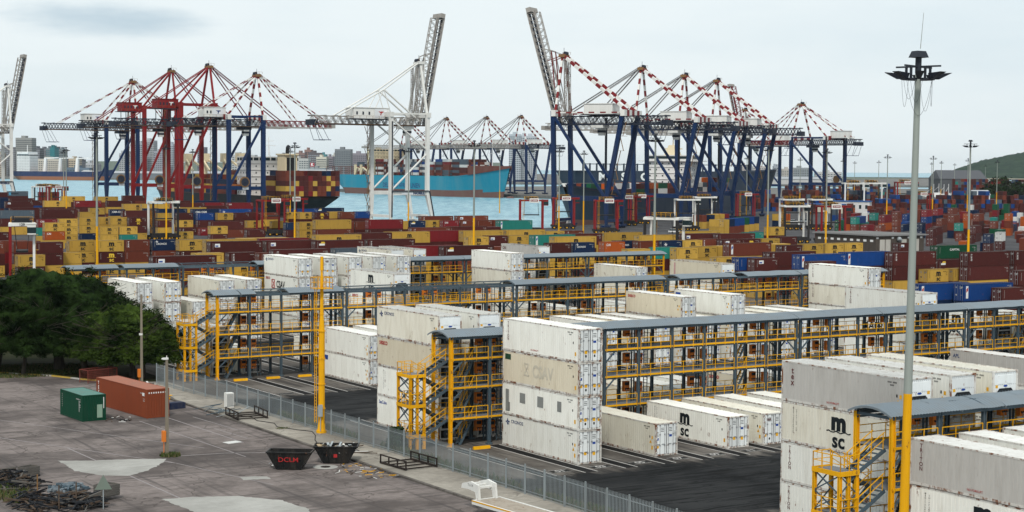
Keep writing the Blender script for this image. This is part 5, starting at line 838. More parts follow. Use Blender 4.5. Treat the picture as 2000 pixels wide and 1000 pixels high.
def dry_logo(root, L, h, c, ori):
    k = c[1:] ; hx = L/2 if False else (6.058/2 if L == 20 else 12.192/2); R_ = (1,0,0); up = (0,0,1); y = -1.219-.006
    if not k: return
    k = k[0]
    if ori in 'qv':                                              # only the end faces the camera
        if k == 'm': msc_logo(root, (-hx-.012, 0, h*.5), (0,-1,0), 1.1, INK)
        elif k == 'k': lettering('K', INKW, root, (-hx-.012, 0, h*.6), (0,-1,0), up, .9, .03)
        return
    m = INK if c[0] in 'YTOWP' else INKW
    if k == 'm': msc_logo(root, (.1, y, h*.52), R_, 1.42, INK)
    elif k == 'y': msc_logo(root, (.1, y, h*.52), R_, 1.42, INKY)
    elif k == 'c': lettering('CAI', INKW, root, (-hx+1.25, y, h*.72), R_, up, .75, .03)
    elif k == 't':
        for i, ch in enumerate('TEX'): lettering(ch, INKW, root, (-hx+.95, y, h*.8-i*.5), R_, up, .55, .02)
    elif k == 'r': bird_mark(root, (-hx+1.1, y, h*.8), R_, .45, INKW); lettering('CRONOS', INKW, root, (-hx+2.2, y, h*.6), R_, up, .6, .015)
    elif k == 'b': bird_mark(root, (-hx+1.1, y, h*.62), R_, .7, INKW)
    elif k == 'l':
        b = MB(); x = -hx+1.6; b.quad((x-.6,y,h*.58),(x+.6,y,h*.58),(x+.6,y,h*.84),(x-.6,y,h*.84),0); b.quad((x-.5,y-.004,h*.62),(x+.2,y-.004,h*.62),(x+.2,y-.004,h*.72),(x-.5,y-.004,h*.72),1); b.build('label_plate', [INKW, STK_B], root)
    elif k == 'v':
        b = MB(); x = -hx+1.6; b.quad((x-.7,y,h*.62),(x+.7,y,h*.62),(x+.7,y,h*.76),(x-.7,y,h*.76),0); b.poly([(x-.4,y,h*.77),(x+.8,y,h*.77),(x+.6,y,h*.9),(x-.1,y,h*.9)],1); b.build('label_plate', [INKW, INKY], root)
    elif k == 'w':
        b = MB(); x = -hx+.75; b.quad((x-.28,y,h*.16),(x+.28,y,h*.16),(x+.28,y,h*.9),(x-.28,y,h*.9),0); b.build('label_plate', INKW, root)
        b = MB(); b.poly([(x-.2,y-.004,h*.5),(x+.2,y-.004,h*.62),(x+.2,y-.004,h*.82),(x-.2,y-.004,h*.72)],0); b.build('label_mark', INKR if c[0] == 'U' else STK_B, root)
    elif k == 'k': lettering('MAERSK', INK, root, (-hx+4.2, y, h*.5), R_, up, 1.25, .03); b = MB(); b.quad((-hx+.7,y,h*.2),(-hx+1.9,y,h*.2),(-hx+1.9,y,h*.75),(-hx+.7,y,h*.75)); b.build('label_plate', plain('star_blue', (.1,.35,.55)), root)
    elif k == 'g': lettering('CMA CGM', INKW, root, (-hx+(3.0 if L == 20 else 3.4), y, h*.6), R_, up, .95, .03)
    elif k == 'd': lettering('CAPITAL', INKW, root, (-hx+5.2, y, h*.68), R_, up, .62, .02, 1.3)
    elif k == 'e': lettering('EVERGREEN', INKW, root, (0, y, h*.5), R_, up, 1.0, .04, 1.2)
WORD2 = {'m':'black letters','y':'yellow letters','c':'white letters','t':'vertical white letters','r':'white bird mark','b':'white bird mark','l':'small plate','v':'yellow plate','w':'white upright plate','k':'dark letters','g':'white letters','d':'white letters','e':'white letters'}
topz = {}
for r in recs:
    k = (r[0], r[1], r[2]); topz[k] = max(topz.get(k, -1), r[4])
info = []
for r in recs:
    ori, a, b_, L, z, c = r; p, rz = dry_pose(ori, a, b_, L); px, py = project((p.x, p.y, z+1.3)); info.append([r, p, rz, px, py])
zone = lambda i: ('far right yard' if (i[0][0] in 'qp') else 'block by navy cranes' if i[3] > 1150 and i[4] < 455 else 'coloured yard')
lab = {}
for i in info:
    ori, a, b_, L, z, c = i[0]; D = i[1].length
    band = ('front rows' if D < 345 else 'near-middle rows' if D < 420 else 'middle rows' if D < 520 else 'rear rows' if D < 620 else 'last rows') if zone(i) == 'coloured yard' else zone(i)
    tier = 'stack top' if topz[(ori, a, b_)] == z else 'lower tier'
    base = (DC[c[0]][0], 'short' if L == 20 else 'long', WORD2.get(c[1:2], ''), tier, band); lab.setdefault(base, []).append(i)
for base, lst in lab.items():
    lst.sort(key=lambda i: (i[3], i[4]))
    for n_, i in enumerate(lst):
        cn, ln_, wd, tier, band = base
        order = '' if len(lst) == 1 else ' ' + ORDS[n_] + ' from left'
        i.append('%s %s container%s, %s, %s%s' % (cn, ln_, ' with ' + wd if wd else '', tier, band, ',' + order if order else ''))
for i in info:
    (ori, a, b_, L, z, c), p, rz, px, py, label = i
    h = 2.59 if (L == 20 and ori == 'u') else 2.896; k = c[0]
    mats = [DM[k], DMF[k], RODS, ROOF_T[k], INK if k in 'YW' else CODEW]
    if c[1:]:
        root = empty('shipping_container', (p.x, p.y, z), rz, label, 'container', 'dry containers stacked in the yard')
        inst('body', DRY_MESH[(L, h)], mats, root); dry_logo(root, L, h, c, ori)
    else:
        o = inst('shipping_container', DRY_MESH[(L, h)], mats, None, (p.x, p.y, z), rz); tag(o, label, 'container', 'dry containers stacked in the yard')
# the many others that only peep out between these
b = MB(); keys = sorted(DC); idx = {k: i for i, k in enumerate(keys)}
for r in DRY_REST.split('|'):
    ori, a, b_, L, z, c = r.split(','); L = int(L); z = float(z); p, rz = dry_pose(ori, float(a), float(b_), L)
    hx = (6.058 if L == 20 else 12.192)/2; h = 2.59 if (L == 20 and ori == 'u') else 2.896; cx, sx = math.cos(rz), math.sin(rz)
    n0 = len(b.v); m = idx[c[0]]
    src = MB(); src.box(-hx, hx, -1.2, 1.2, 0, h-.02)
    for s1 in (-1, 1):
        for s2 in (-1, 1): x0, x1 = sorted((s1*(hx+.01), s1*(hx-.14))); y0, y1 = sorted((s2*1.219, s2*1.08)); src.box(x0, x1, y0, y1, 0, h)
    for sy in (-1, 1):
        nn = 12 if L == 20 else 24; y0, y1 = sorted((sy*1.21, sy*1.19))
        for q in range(nn): x = -hx+.3+q*(2*hx-.6)/(nn-1); src.box(x-.07, x+.07, y0, y1, .12, h-.1)
    for (x, y, zz) in src.v: b.v.append((p.x+cx*x-sx*y, p.y+sx*x+cx*y, z+zz))
    for f in src.f: b.f.append(tuple(n0+q for q in f)); b.m.append(m)
o = b.build('container_stacks', [DM[k] for k in keys]); tag(o, 'many half-hidden mixed containers stacked beneath and behind the front ones', 'container stacks', kind='stuff')

# ------------------------------------------------------------------ ship-to-shore gantry cranes
C_BLUE = paint('crane_navy', (.006,.024,.080), .5, streak=.15, var=.06, scale=.2)
C_RED = paint('crane_red', (.20,.010,.013), .5, streak=.2, var=.06, scale=.2)
C_WHITE = paint('crane_white', (.68,.68,.65), .5, streak=.22, rust=.12, var=.04, scale=.25)
C_STR = paint('stripe_red', (.17,.014,.017), .5, streak=.2, scale=.2)
C_RUST = paint('rusty_steel', (.20,.11,.045), .8, streak=.4)
C_DARKT = paint('dark_truss', (.018,.025,.042), .6, streak=.2)
C_LTT = paint('pale_truss', (.30,.285,.265), .6, streak=.4, rust=.3, scale=.3)
PANEL = paint('sign_panel', (.66,.68,.70), .5, streak=.1)
MSTEEL = [C_BLUE, C_RED, C_WHITE, C_STR, C_RUST, C_DARKT, C_LTT]
I_ = {'blue':0,'red':1,'white':2,'stripe':3,'rust':4,'dark':5,'pale':6}
def truss(b, p, q, w, h, n, m, md=None, cw=.45, dw=.22, side=(0,1,0), floor=True):
    """box lattice between p and q (bottom centre line), w wide, h high"""
    md = m if md is None else md; p = Vector(p); q = Vector(q); s = Vector(side)*w/2; d = (q-p).normalized(); up = d.cross(Vector(side)).normalized()*h
    if up.z < 0 or (abs(up.z) < .3 and up.x > 0): up = -up
    for k in (-1, 1):
        b.bar(p+s*k, q+s*k, cw, cw*1.5, m); b.bar(p+s*k+up, q+s*k+up, cw*.8, cw*.8, md)
        for i in range(n):
            a = p.lerp(q, i/n)+s*k; c = p.lerp(q, (i+.5)/n)+s*k+up; e = p.lerp(q, (i+1)/n)+s*k
            b.bar(a, c, dw, dw, md); b.bar(c, e, dw, dw, md)
    if floor:
        for i in range(n+1):
            c = p.lerp(q, i/n); b.bar(c-s, c+s, dw, dw, md)
            if i % 2 == 0: b.bar(c-s+up, c+s+up, dw, dw, md)
def crane(label, xy, bdir, g=18.3, s=18.3, hl=50, hg=44.5, ha=73, fr=41, br=32, leg='blue', style='L', up=0, house='white', striped=True, zs=14, boomcol='pale', detail=True, group='ship-to-shore gantry cranes on the quays', logo=None):
    root = empty('gantry_crane', (xy[0], xy[1], 0), math.atan2(bdir[1], bdir[0]), label, 'gantry crane', group)
    def out(b, name, par=root): 
        o = b.build(name, MSTEEL, par); return o
    L_ = I_[leg]; W_ = 2; S_ = 3
    rt = -g; rb = -g + (7.0 if style == 'R' else 0)
    hy = s/2; lw = 1.9 if style == 'L' else 1.75 if style == 'R' else 1.6
    for y in (-hy, hy):
        b = MB(); fl = 2.6 if style == 'W' else (-.8 if style == 'R' else 0)
        b.hexa([(-.5+fl,y-.5,1.6),(.5+fl,y-.5,1.6),(.5+fl,y+.5,1.6),(-.5+fl,y+.5,1.6)],[(-lw*.62,y-lw*.55,zs),(lw*.62,y-lw*.55,zs),(lw*.62,y+lw*.55,zs),(-lw*.62,y+lw*.55,zs)], L_)
        b.bar((0,y,zs), (0 if style != 'R' else .8,y,hl), lw, lw, L_); out(b, 'leg')
        b = MB()
        b.hexa([(rb-.5,y-.5,1.6),(rb+.5,y-.5,1.6),(rb+.5,y+.5,1.6),(rb-.5,y+.5,1.6)],[(rb-lw*.62,y-lw*.55,zs),(rb+lw*.62,y-lw*.55,zs),(rb+lw*.62,y+lw*.55,zs),(rb-lw*.62,y+lw*.55,zs)], L_)
        b.bar((rb,y,zs), (rt,y,hl), lw, lw, L_); out(b, 'leg')
        for xx in (fl, rb):
            b = MB(); b.box(xx-.7, xx+.7, y-4, y+4, .9, 1.6, L_)
            for k in range(4):
                yy = y-3+k*2; b.tube((xx-.25,yy,.45), (xx+.25,yy,.45), .44, n=10, m=5)
                b.box(xx-.4, xx+.4, yy-.5, yy+.5, .5, .95, L_)
            out(b, 'bogie')
    b = MB()
    for y in (-hy, hy): b.bar((.6,y,zs), (rb-.6,y,zs), 1.2, 1.7, L_)
    out(b, 'portal_beam')
    b = MB()
    for x in (0, rb): b.bar((x,-hy,3.4), (x,hy,3.4), .9, 1.2, L_)
    out(b, 'sill_beam')
    b = MB()
    for x in (.3, rt): 
        if striped: b.stripes((x,-hy-1.2,hl-1), (x,hy+1.2,hl-1), 1.9, 7, 2 if leg != 'red' else 1, 3 if leg != 'red' else 1, 2.6)
        else: b.bar((x,-hy-1.2,hl-1), (x,hy+1.2,hl-1), 1.7, 2.2, L_)
    out(b, 'cross_beam')
    b = MB()
    for y in (-hy, hy):
        if style == 'W':
            b.tube((rt,y,hl-3), (0,y,(hl+zs)*.52), .42, n=8, m=L_); b.tube((0,y,(hl+zs)*.50), (rt,y,zs+1), .42, n=8, m=L_)
            b.bar((rt,y,hl-.5), (0,y,hl-.5), .6, .6, L_)
        elif style == 'R':
            b.bar((.6,y,hl-2), (rb+1.0,y,zs+1), 1.1, 1.1, L_); 
            if striped: b.stripes((rt,y,hl-.8), (0,y,hl-.8), .6, 12, 2, 3)
        else:
            b.bar((rt+.5,y,zs+1), (-.3,y,hl-4), 1.0, 1.0, L_); b.bar((rt,y,hl-.7), (0,y,hl-.7), .8, .8, L_)
    out(b, 'brace')
    # girder over the portal and the back reach
    b = MB(); dk = 5
    for y in (-2.9, 2.9):
        truss(b, (2,y,hg), (-g-br,y,hg), 1.3, 3.4, int((g+br)/3.2), dk, dk if style != 'W' else 6, .36, .2)
    n = int((g+br)/5)
    for k in range(n+1): x = 2-(g+br+2)*k/n; b.bar((x,-3.5,hg+3.6), (x,3.5,hg+3.6), .3, .3, dk)
    b.box(-g-br, 1, -4.6, -3.8, hg-.15, hg, 4); rail_y(b, -g-br, 1, -4.6, hg)
    out(b, 'girder')
    b = MB(); e = -g-br                                # maintenance cradle at the tail
    for y in (-3, 3): b.bar((e,y,hg), (e+2.5,y,hg-7), .15); b.bar((e+3,y,hg), (e+7,y,hg-7), .15)
    b.bar((e+2.5,-3,hg-7), (e+8,-3,hg-7), .3); b.bar((e+2.5,3,hg-7), (e+8,3,hg-7), .3); b.box(e-1.2, e+1.5, -3.4, 3.4, hg-.6, hg+1.8, 5)
    out(b, 'tail_cradle')
    # boom
    b = MB(); piv = Vector((2.2, 0, hg)); a = rad(up); d = Vector((math.cos(a), 0, math.sin(a)))
    for y in (-2.9, 2.9):
        truss(b, piv+Vector((0,y,0)), piv+d*fr+Vector((0,y,0)), 1.3, 3.2, int(fr/3.0), 6 if boomcol == 'pale' else S_, S_ if (striped and style == 'L') else 6, .38, .2)
    upv = Vector((-math.sin(a), 0, math.cos(a)))
    for k in range(9): c = piv+d*(fr*k/8); b.bar(c+Vector((0,-3.5,0)), c+Vector((0,3.5,0)), .35, .35, 5 if up else 6)
    if up:
        for y in (-1.6, 1.6): b.bar(piv+upv*.3+Vector((0,y,0)), piv+d*fr+upv*.3+Vector((0,y,0)), .6, .9, 5)
    tip = piv+d*fr; b.hexa([tip+Vector((0,-4,0)), tip+d*2+Vector((0,-4,0)), tip+d*2+Vector((0,4,0)), tip+Vector((0,4,0))], [tip+upv*2+Vector((0,-4,0)), tip+d*2+upv*2+Vector((0,-4,0)), tip+d*2+upv*2+Vector((0,4,0)), tip+upv*2+Vector((0,4,0))], 6)
    out(b, 'boom')
    # A-frame
    b = MB(); ax = .5 if style != 'R' else 0; apex = Vector((ax,0,ha)); k1, k2 = (2, 3) if striped else ((1, 1) if leg == 'red' else (2, 2))
    for y in (-1, 1):
        b.stripes((0,y*hy*.92,hl), apex+Vector((0,y*1.2,0)), .9, 9, k2, k1)
    b.box(ax-1.4, ax+1.4, -2.6, 2.6, ha-1.1, ha+.2, 4 if style != 'W' else 2); rail_y(b, ax-1.8, ax+1.8, -2.8, ha+.2, 4); b.bar(apex, apex+Vector((0,0,3)), .14, .14, 5); b.tube(apex+Vector((-.9,-1.2,.6)), apex+Vector((-.9,1.2,.6)), .8, n=10, m=5)
    out(b, 'apex_frame')
    b = MB()
    if style == 'R':
        for y in (-1, 1): b.stripes(apex+Vector((0,y*1.6,0)), (rt,y*hy*.55,hl), 1.2, 15, k2, k1)
    elif style == 'W':
        pk = Vector((rt-.3,0,hl+10))
        for y in (-1, 1):
            b.tube(apex+Vector((0,y*1.2,0)), pk+Vector((0,y*3,0)), .33, m=2); b.tube(pk+Vector((0,y*3,0)), (-g-br*.66,y*3,hg+3.5), .33, m=2)
            b.tube(pk+Vector((0,y*3,0)), (-1,y*3,hg+2), .4, m=2); b.tube(pk+Vector((0,y*3,0)), (rt-5,y*3,hl+1), .22, m=2); b.tube(pk+Vector((0,y*3,0)), (rt+3,y*3,hl), .22, m=2)
    else:
        for y in (-1, 1):
            b.stripes(apex+Vector((0,y*1.4,0)), (rt,y*hy*.9,hl), .8, 11, k2, k1)
            b.stripes(apex+Vector((0,y*1.4,0)), (-g-br*.75,y*2.9,hg+3.5), .42, 14, k2, k1)
    out(b, 'back_stay')
    if not up:
        b = MB()
        for y in (-1.6, 1.6):
            for q in (.50, .93):
                for dz in (0, .9):
                    if style == 'L' and striped: b.stripes(apex+Vector((.4,y,dz*.6)), piv+Vector((fr*q,y*1.7,3.4+dz*.3)), .30, 18, k2, k1)
                    else: b.bar(apex+Vector((.4,y,dz*.6)), piv+Vector((fr*q,y*1.7,3.4+dz*.3)), .26, .26, 5 if dz else (6 if style == 'R' else L_))
        for q in (.50, .93): b.tube(piv+Vector((fr*q,-3,3.2)), piv+Vector((fr*q,3,3.2)), .25, m=5); 
        out(b, 'fore_stay')
    else:
        b = MB(); m1 = piv+d*fr*.52+upv*3.4
        for y in (-2.2, 2.2):
            b.bar(apex+Vector((.4,y,0)), piv+d*fr*.62+upv*6+Vector((0,y,0)), .16, .16, 5); b.bar(piv+d*fr*.62+upv*6+Vector((0,y,0)), piv+d*fr*.3+upv*3.2+Vector((0,y,0)), .4, .4, k2); b.bar(piv+d*fr*.62+upv*6+Vector((0,y,0)), piv+d*fr*.66+upv*3+Vector((0,y,0)), .4, .4, 6)
            b.bar(apex+Vector((.4,y,-.5)), piv+d*fr*.55+upv*3+Vector((0,y,0)), .3, .3, k2); b.bar(piv+d*fr*.62+upv*6+Vector((0,y,0)), piv+upv*4+d*4+Vector((0,y,0)), .3, .3, 6)
            truss(b, piv+upv*1.5+Vector((-2.2,y,2)), piv+upv*2+Vector((-1.4,y,0))+Vector((0,0,ha-hg-3)), .8, .9, 6, 6, 6, .18, .12)
        out(b, 'fore_stay')
    # machinery house
    x0, x1 = (-g-10.5, -g+.5) if style in 'LW' else (-g*.78, -g*.36)
    z0 = hg+4.2 if style == 'R' else (hg+4.4 if house != 'red' else hg+9)
    if style == 'W': x0, x1, z0 = -g-15.5, -g+1.5, hg+2.6
    h = MB(); hm_ = I_[house]; z1 = z0+(4.2 if style == 'R' else 4.6)
    h.box(x0, x1, -4.2, 4.2, z0, z1, hm_); h.box(x0-.3, x1+.3, -4.5, 4.5, z1, z1+.25, hm_); h.box(x0-1, x1+1, -5.4, 5.4, z0-.35, z0-.05, 5); rail_y(h, x0-1, x1+1, -5.4, z0, 4)
    for k in range(5): h.box(x0+1+k*(x1-x0-2)/5, x0+1.8+k*(x1-x0-2)/5, -4.24, -4.2, z0+1.6, z0+3, 5)
    for k in range(3): h.bar((x0+2+k*4,-4,hg+3.4), (x0+2+k*4,-4,z0-.3), .3, .3, 5); h.bar((x0+2+k*4,4,hg+3.4), (x0+2+k*4,4,z0-.3), .3, .3, 5)
    ho = out(h, 'machinery_house')
    if logo and detail:
        b = MB()
        if logo == 'plate':
            b.box(x1-7, x1-1, -4.3, -4.25, z0+.5, z1-.3); b.build('sign_panel', PANEL, ho)
        mm = INKW if house == 'red' else (INKB if leg == 'blue' else INKR)
        y = -4.32; cx = x1-4; cz = (z0+z1)/2
        c = MB(); c.poly([(cx-1.3,y,cz+.9),(cx-.3,y,cz+.9),(cx+.1,y,cz+.3),(cx-.2,y,cz+.1),(cx-.6,y,cz+.5)]); c.poly([(cx-.1,y,cz+.9),(cx+1.4,y,cz+.9),(cx+1.2,y,cz+.4),(cx+.5,y,cz+.3),(cx+.1,y,cz-.9),(cx-.3,y,cz-.6),(cx+.0,y,cz+.3)])
        c.build('emblem', mm, ho)
    # ladder tower, cab, reel
    b = MB(); yl = -hy-1.6 if style == 'R' else hy+.4; xl = rb-.8 if style != 'R' else rt*.5
    if style == 'R':
        b.bar((xl,yl,3), (xl,yl,hg+3), .8, .8, 5); rl = [(rt+.7,-hy-.5)]
        for k in range(5):
            z = zs+2+k*6; xx = rb+(rt-rb)*(k*6+2)/(hl-zs)-1.6; b.bar((xx-(1.5 if k % 2 else 0),hy-.8,z), (xx-(0 if k % 2 else 1.5),hy-.8,z+6), .28, .16, 4); b.box(xx-1.8, xx+.6, hy-1.4, hy-.2, z-.1, z, 4)
    else:
        b.bar((xl-1.2,yl,2), (xl-1.2,yl,hl), .18, .18, 4); b.bar((xl+.2,yl,2), (xl+.2,yl,hl), .18, .18, 4)
        for k in range(12): z = 4+k*(hl-6)/12; b.box(xl-1.5, xl+.5, yl-.8, yl+.9, z-.12, z, 4); b.bar((xl-1.2,yl,z), (xl+.2,yl,z+(hl-6)/12), .22, .12, 4)
    out(b, 'ladder')
    b = MB(); xc = -g*.35 if style != 'R' else -g*.55
    b.box(xc-2.6, xc+2.6, -3.6, 3.6, hg-1.6, hg-.3, 2 if style != 'L' else 5); b.hexa([(xc-1.2,-3.2,hg-4.6),(xc+1.2,-3.2,hg-4.6),(xc+1.2,-.8,hg-4.6),(xc-1.2,-.8,hg-4.6)], [(xc-1.5,-3.4,hg-1.6),(xc+1.5,-3.4,hg-1.6),(xc+1.5,-.6,hg-1.6),(xc-1.5,-.6,hg-1.6)], 2); b.box(xc-1.52, xc+1.52, -3.42, -.58, hg-3.4, hg-2.4, 5)
    out(b, 'trolley_cab')
    if style == 'L' and detail:
        b = MB(); n = 18; xr = rb+8; zr = zs+3.0
        b.tube((xr,-hy-1.3,zr), (xr,-hy-.7,zr), 2.6, n=n, m=4); b.tube((xr,-hy-1.5,zr), (xr,-hy-1.3,zr), .7, n=10, m=5); b.tube((xr,-hy-1.42,zr), (xr,-hy-1.31,zr), 2.0, n=n, m=5)
        out(b, 'cable_reel')
    if detail and style in 'LR':
        b = MB(); b.box(rb+g*.38, rb+g*.38+3.2, -hy-.72, -hy-.62, zs-.7, zs+.7); b.build('number_plate', PANEL, root)
    if style == 'W':
        b = MB()
        for (p, q) in (((-g+.2,-hy-.8,hl-4),(-g+.2,-hy-.8,3)), ((-g+.2,-hy-1.0,zs+1),(.2,-hy-1.0,zs+1)), ((.6,-hy-1.0,zs+1),(3.2,-hy-.7,3)), ((3.2,-hy-.8,3),(-6,-hy-.8,3))): b.bar(p, q, .45, .45, 5)
        out(b, 'cable_conduit'); lettering('NOELL', INKB, root, (-4.5,-hy-.75,zs), (1,0,0), (0,0,1), 1.5, .04, 1.3)
        b = MB(); b.box(-13.2, -7.2, -hy-.75, -hy-.7, zs-.6, zs+.55); b.build('sign_panel', PANEL, root)
        b = MB()
        for k in range(9): z = 3+k*5; b.bar((rt-1.6,hy+.3,z), (rt-3.4 if k % 2 else rt-1.2,hy+.3,z+5), .3, .14, 4)
        out(b, 'ladder')
    return root
def rail_y(b, x0, x1, y, z, m=5):
    b.bar((x0,y,z+1.1), (x1,y,z+1.1), .09, .09, m); n = max(2, int((x1-x0)/3))
    for i in range(n+1): x = x0+(x1-x0)*i/n; b.bar((x,y,z), (x,y,z+1.1), .09, .09, m)
def at_px(x, hz, dy, z):                       # ground point under something seen at (x) whose top z is dy pixels above the horizon
    D = (z-CAMH)*FPX/dy; return ((x-1000)/FPX*D, D)
UD = (CA, SA)
P_ = lambda x, D: ((x-1000)/FPX*D, D)
crane('navy crane with striped stays, farthest left of the lowered-boom row', P_(258,965), UD, ha=73, leg='blue', house='white', br=33, fr=40, logo='plate')
crane('red crane with red machinery house, left of the two red ones', P_(333,925), UD, ha=77, hl=57, hg=45, leg='red', house='red', striped=False, logo='red')
crane('red crane with the tallest apex, right of the two red ones', P_(406,872), UD, ha=76.5, hl=57, hg=45, leg='red', house='red', striped=False, logo='red')
crane('navy crane with white machinery house, right of the two red cranes', P_(499,840), UD, ha=70.5, leg='blue', house='white', br=26, fr=38, logo='plate')
crane('white crane with raised boom and white machinery house, in front of turquoise ship', P_(814,752), UD, ha=72, hl=49, hg=43.5, leg='white', house='white', style='W', up=79, fr=49, br=34, striped=False, zs=13.5, logo='plate')
crane('white crane with raised boom at the left picture edge', P_(14,1010), UD, ha=72, hl=49, hg=43.5, leg='white', house='white', style='W', up=79, fr=46, br=30, striped=False, zs=13.5, detail=False)
QD = (-.909, .416)
for lb, x, D, up_, fr_ in (('navy crane with raised boom, nearest of the right-hand row', 1098, 710, 74, 49), ('navy crane with slanted legs, second of the right-hand row', 1250, 797, 0, 46),
        ('navy crane with slanted legs, third of the right-hand row', 1333, 856, 0, 46), ('navy crane with slanted legs, fourth of the right-hand row', 1396, 902, 0, 46)):
    crane(lb, P_(x, D), QD, g=30.5, ha=72.8, hl=49, hg=43.5, leg='blue', house='white', style='R', up=up_, fr=fr_, br=16, zs=12.5)
crane('navy crane with straight legs and tail cradle, last at the right of the row', P_(1562,1120), (-.6,.8), g=30, s=19, ha=69, hl=47, hg=41.5, leg='blue', house='white', style='L', fr=42, br=20, zs=16)
crane('distant crane with raised boom, seen behind the right-hand row', P_(1452,1313), (-.8,.6), g=26, ha=72, hl=48, hg=43, leg='blue', house='white', style='L', up=76, fr=48, br=14, zs=13, detail=False)
BD = (-.776,-.63)
for lb, x, D in (('small distant crane behind the white crane house', 792, 1720), ('small distant crane just right of the white crane boom', 870, 1668), ('small distant crane above the middle of the turquoise ship', 948, 1625), ('small distant crane above the bow of the turquoise ship', 1015, 1585)):
    crane(lb, P_(x, D), BD, g=30, ha=73.5, hl=49, hg=43.5, leg='blue', house='white', style='R', fr=48, br=22, zs=12.5, detail=False)

# ------------------------------------------------------------------ straddle carriers, light masts, sheds
SGLASS = plain('cab_glass', (.02,.035,.04), .15)
SB = paint('carrier_black', (.02,.02,.022), .6, streak=.2)
def straddle(kind):
    col = {'white': C_WHITE, 'red': C_RED}[kind]; t = empty('straddle_carrier')
    Lx, Wy, H = 4.3, 2.35, 12.4
    for i, (x, y) in enumerate(((-Lx,-Wy),(Lx,-Wy),(-Lx,Wy),(Lx,Wy))):
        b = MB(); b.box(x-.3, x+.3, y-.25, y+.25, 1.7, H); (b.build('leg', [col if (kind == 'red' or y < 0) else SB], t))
    for y in (-Wy, Wy):
        b = MB(); b.box(-Lx-.8, Lx+.8, y-.45, y+.45, 1.0, 1.75); b.box(-Lx+.5, Lx-.5, y-.4, y+.4, 1.75, 2.3); b.build('bogie_beam', SB, t)
        for k in range(4):
            x = -Lx+.3+k*2.6; b = MB(); b.tube((x,y-.28,.78), (x,y+.28,.78), .78, n=14, m=0); b.tube((x,y-.3,.78), (x,y+.3,.78), .35, n=10, m=1); b.build('wheel', [BLACK, STK_Y], t)
    b = MB(); b.box(-Lx-.4, Lx+.4, -Wy-.3, -Wy+.3, H, H+.55); b.box(-Lx-.4, Lx+.4, Wy-.3, Wy+.3, H, H+.55)
    for x in (-Lx, Lx): b.box(x-.35, x+.35, -Wy+.3, Wy-.3, H+.05, H+.7)
    b.build('top_frame', col, t)
    b = MB(); b.box(-2.4, 2.2, -2.0, 2.0, H+.72, H+1.0, 1)
    for x, w in ((-1.9,1.1),(-.5,1.3),(1.1,1.0)): b.box(x, x+w, -1.5, 1.5, H+1.0, H+1.55+.2*(w > 1.2), 1)
    for k in range(4): b.tube((-2.2+k*.5,1.75,H+1.2), (-2.2+k*.5,1.75,H+2.0), .12, m=1)
    rail(b, (-2.6,-2.2,H+.75), (2.4,-2.2,H+.75), 1.0, 1.2, False); rail(b, (-2.6,2.2,H+.75), (2.4,2.2,H+.75), 1.0, 1.2, False); rail(b, (-2.6,-2.2,H+.75), (-2.6,2.2,H+.75), 1.0, 1.2, False)
    b.build('engine_deck', [YEL, DARK], t)
    b = MB(); b.box(Lx+.2, Lx+2.0, -Wy-.4, -Wy+1.3, H-1.6, H+.5, 0); b.box(Lx+.15, Lx+2.05, -Wy-.45, -Wy+1.35, H-1.3, H-.1, 1); b.box(Lx+.1, Lx+2.1, -Wy-.5, -Wy+1.4, H+.5, H+.7, 0); b.build('cab', [col, SGLASS], t)
    b = MB()
    for s in (-.25, .25): b.bar((-Lx+1.1+s,-Wy-.4,1.6), (-Lx+1.1+s,-Wy-.4,H+.6), .06)
    for k in range(26): b.bar((-Lx+.85,-Wy-.4,2+k*.42), (-Lx+1.35,-Wy-.4,2+k*.42), .05)
    for k in range(3): b.box(-Lx+.6, -Lx+1.7, -Wy-.9, -Wy-.35, 4+k*3.2, 4.06+k*3.2)
    b.build('ladder', YEL, t)
    b = MB(); b.bar((-Lx+.3,-Wy,H*.45), (-Lx+2.4,-Wy,1.9), .18); b.box(-3.0, 3.0, -1.2, 1.2, 7.0, 7.4); 
    for x in (-2.8, 2.8): b.bar((x,-1,7.4), (x*.9,-1.5,H), .08); b.bar((x,1,7.4), (x*.9,1.5,H), .08)
    b.build('spreader', SB, t)
    if kind == 'red':
        b = MB(); b.box(-.9, 2.7, -Wy-.5, -Wy-.36, H-.55, H+1.15); s = b.build('sign_board', C_WHITE, t)
        b = MB(); b.box(-.5, 2.3, -Wy-.53, -Wy-.505, H-.05, H+.7); b.build('sign_panel', C_RED, s)
        b = MB(); b.box(.4, 2.0, -Wy-.55, -Wy-.535, H+.2, H+.4); b.poly([(-.3,-Wy-.55,H+.55),(.2,-Wy-.55,H+.55),(0,-Wy-.55,H+.1)]); b.build('sign_mark', INKW, s)
    else:
        lettering('129', INK, t, (-3.2,-Wy-.32,H+.36), (1,0,0), (0,0,1), .65, .02)
    return t
sw = straddle('white'); sr = straddle('red'); used = set()
AU = ANG; AV = ANG + math.pi/2
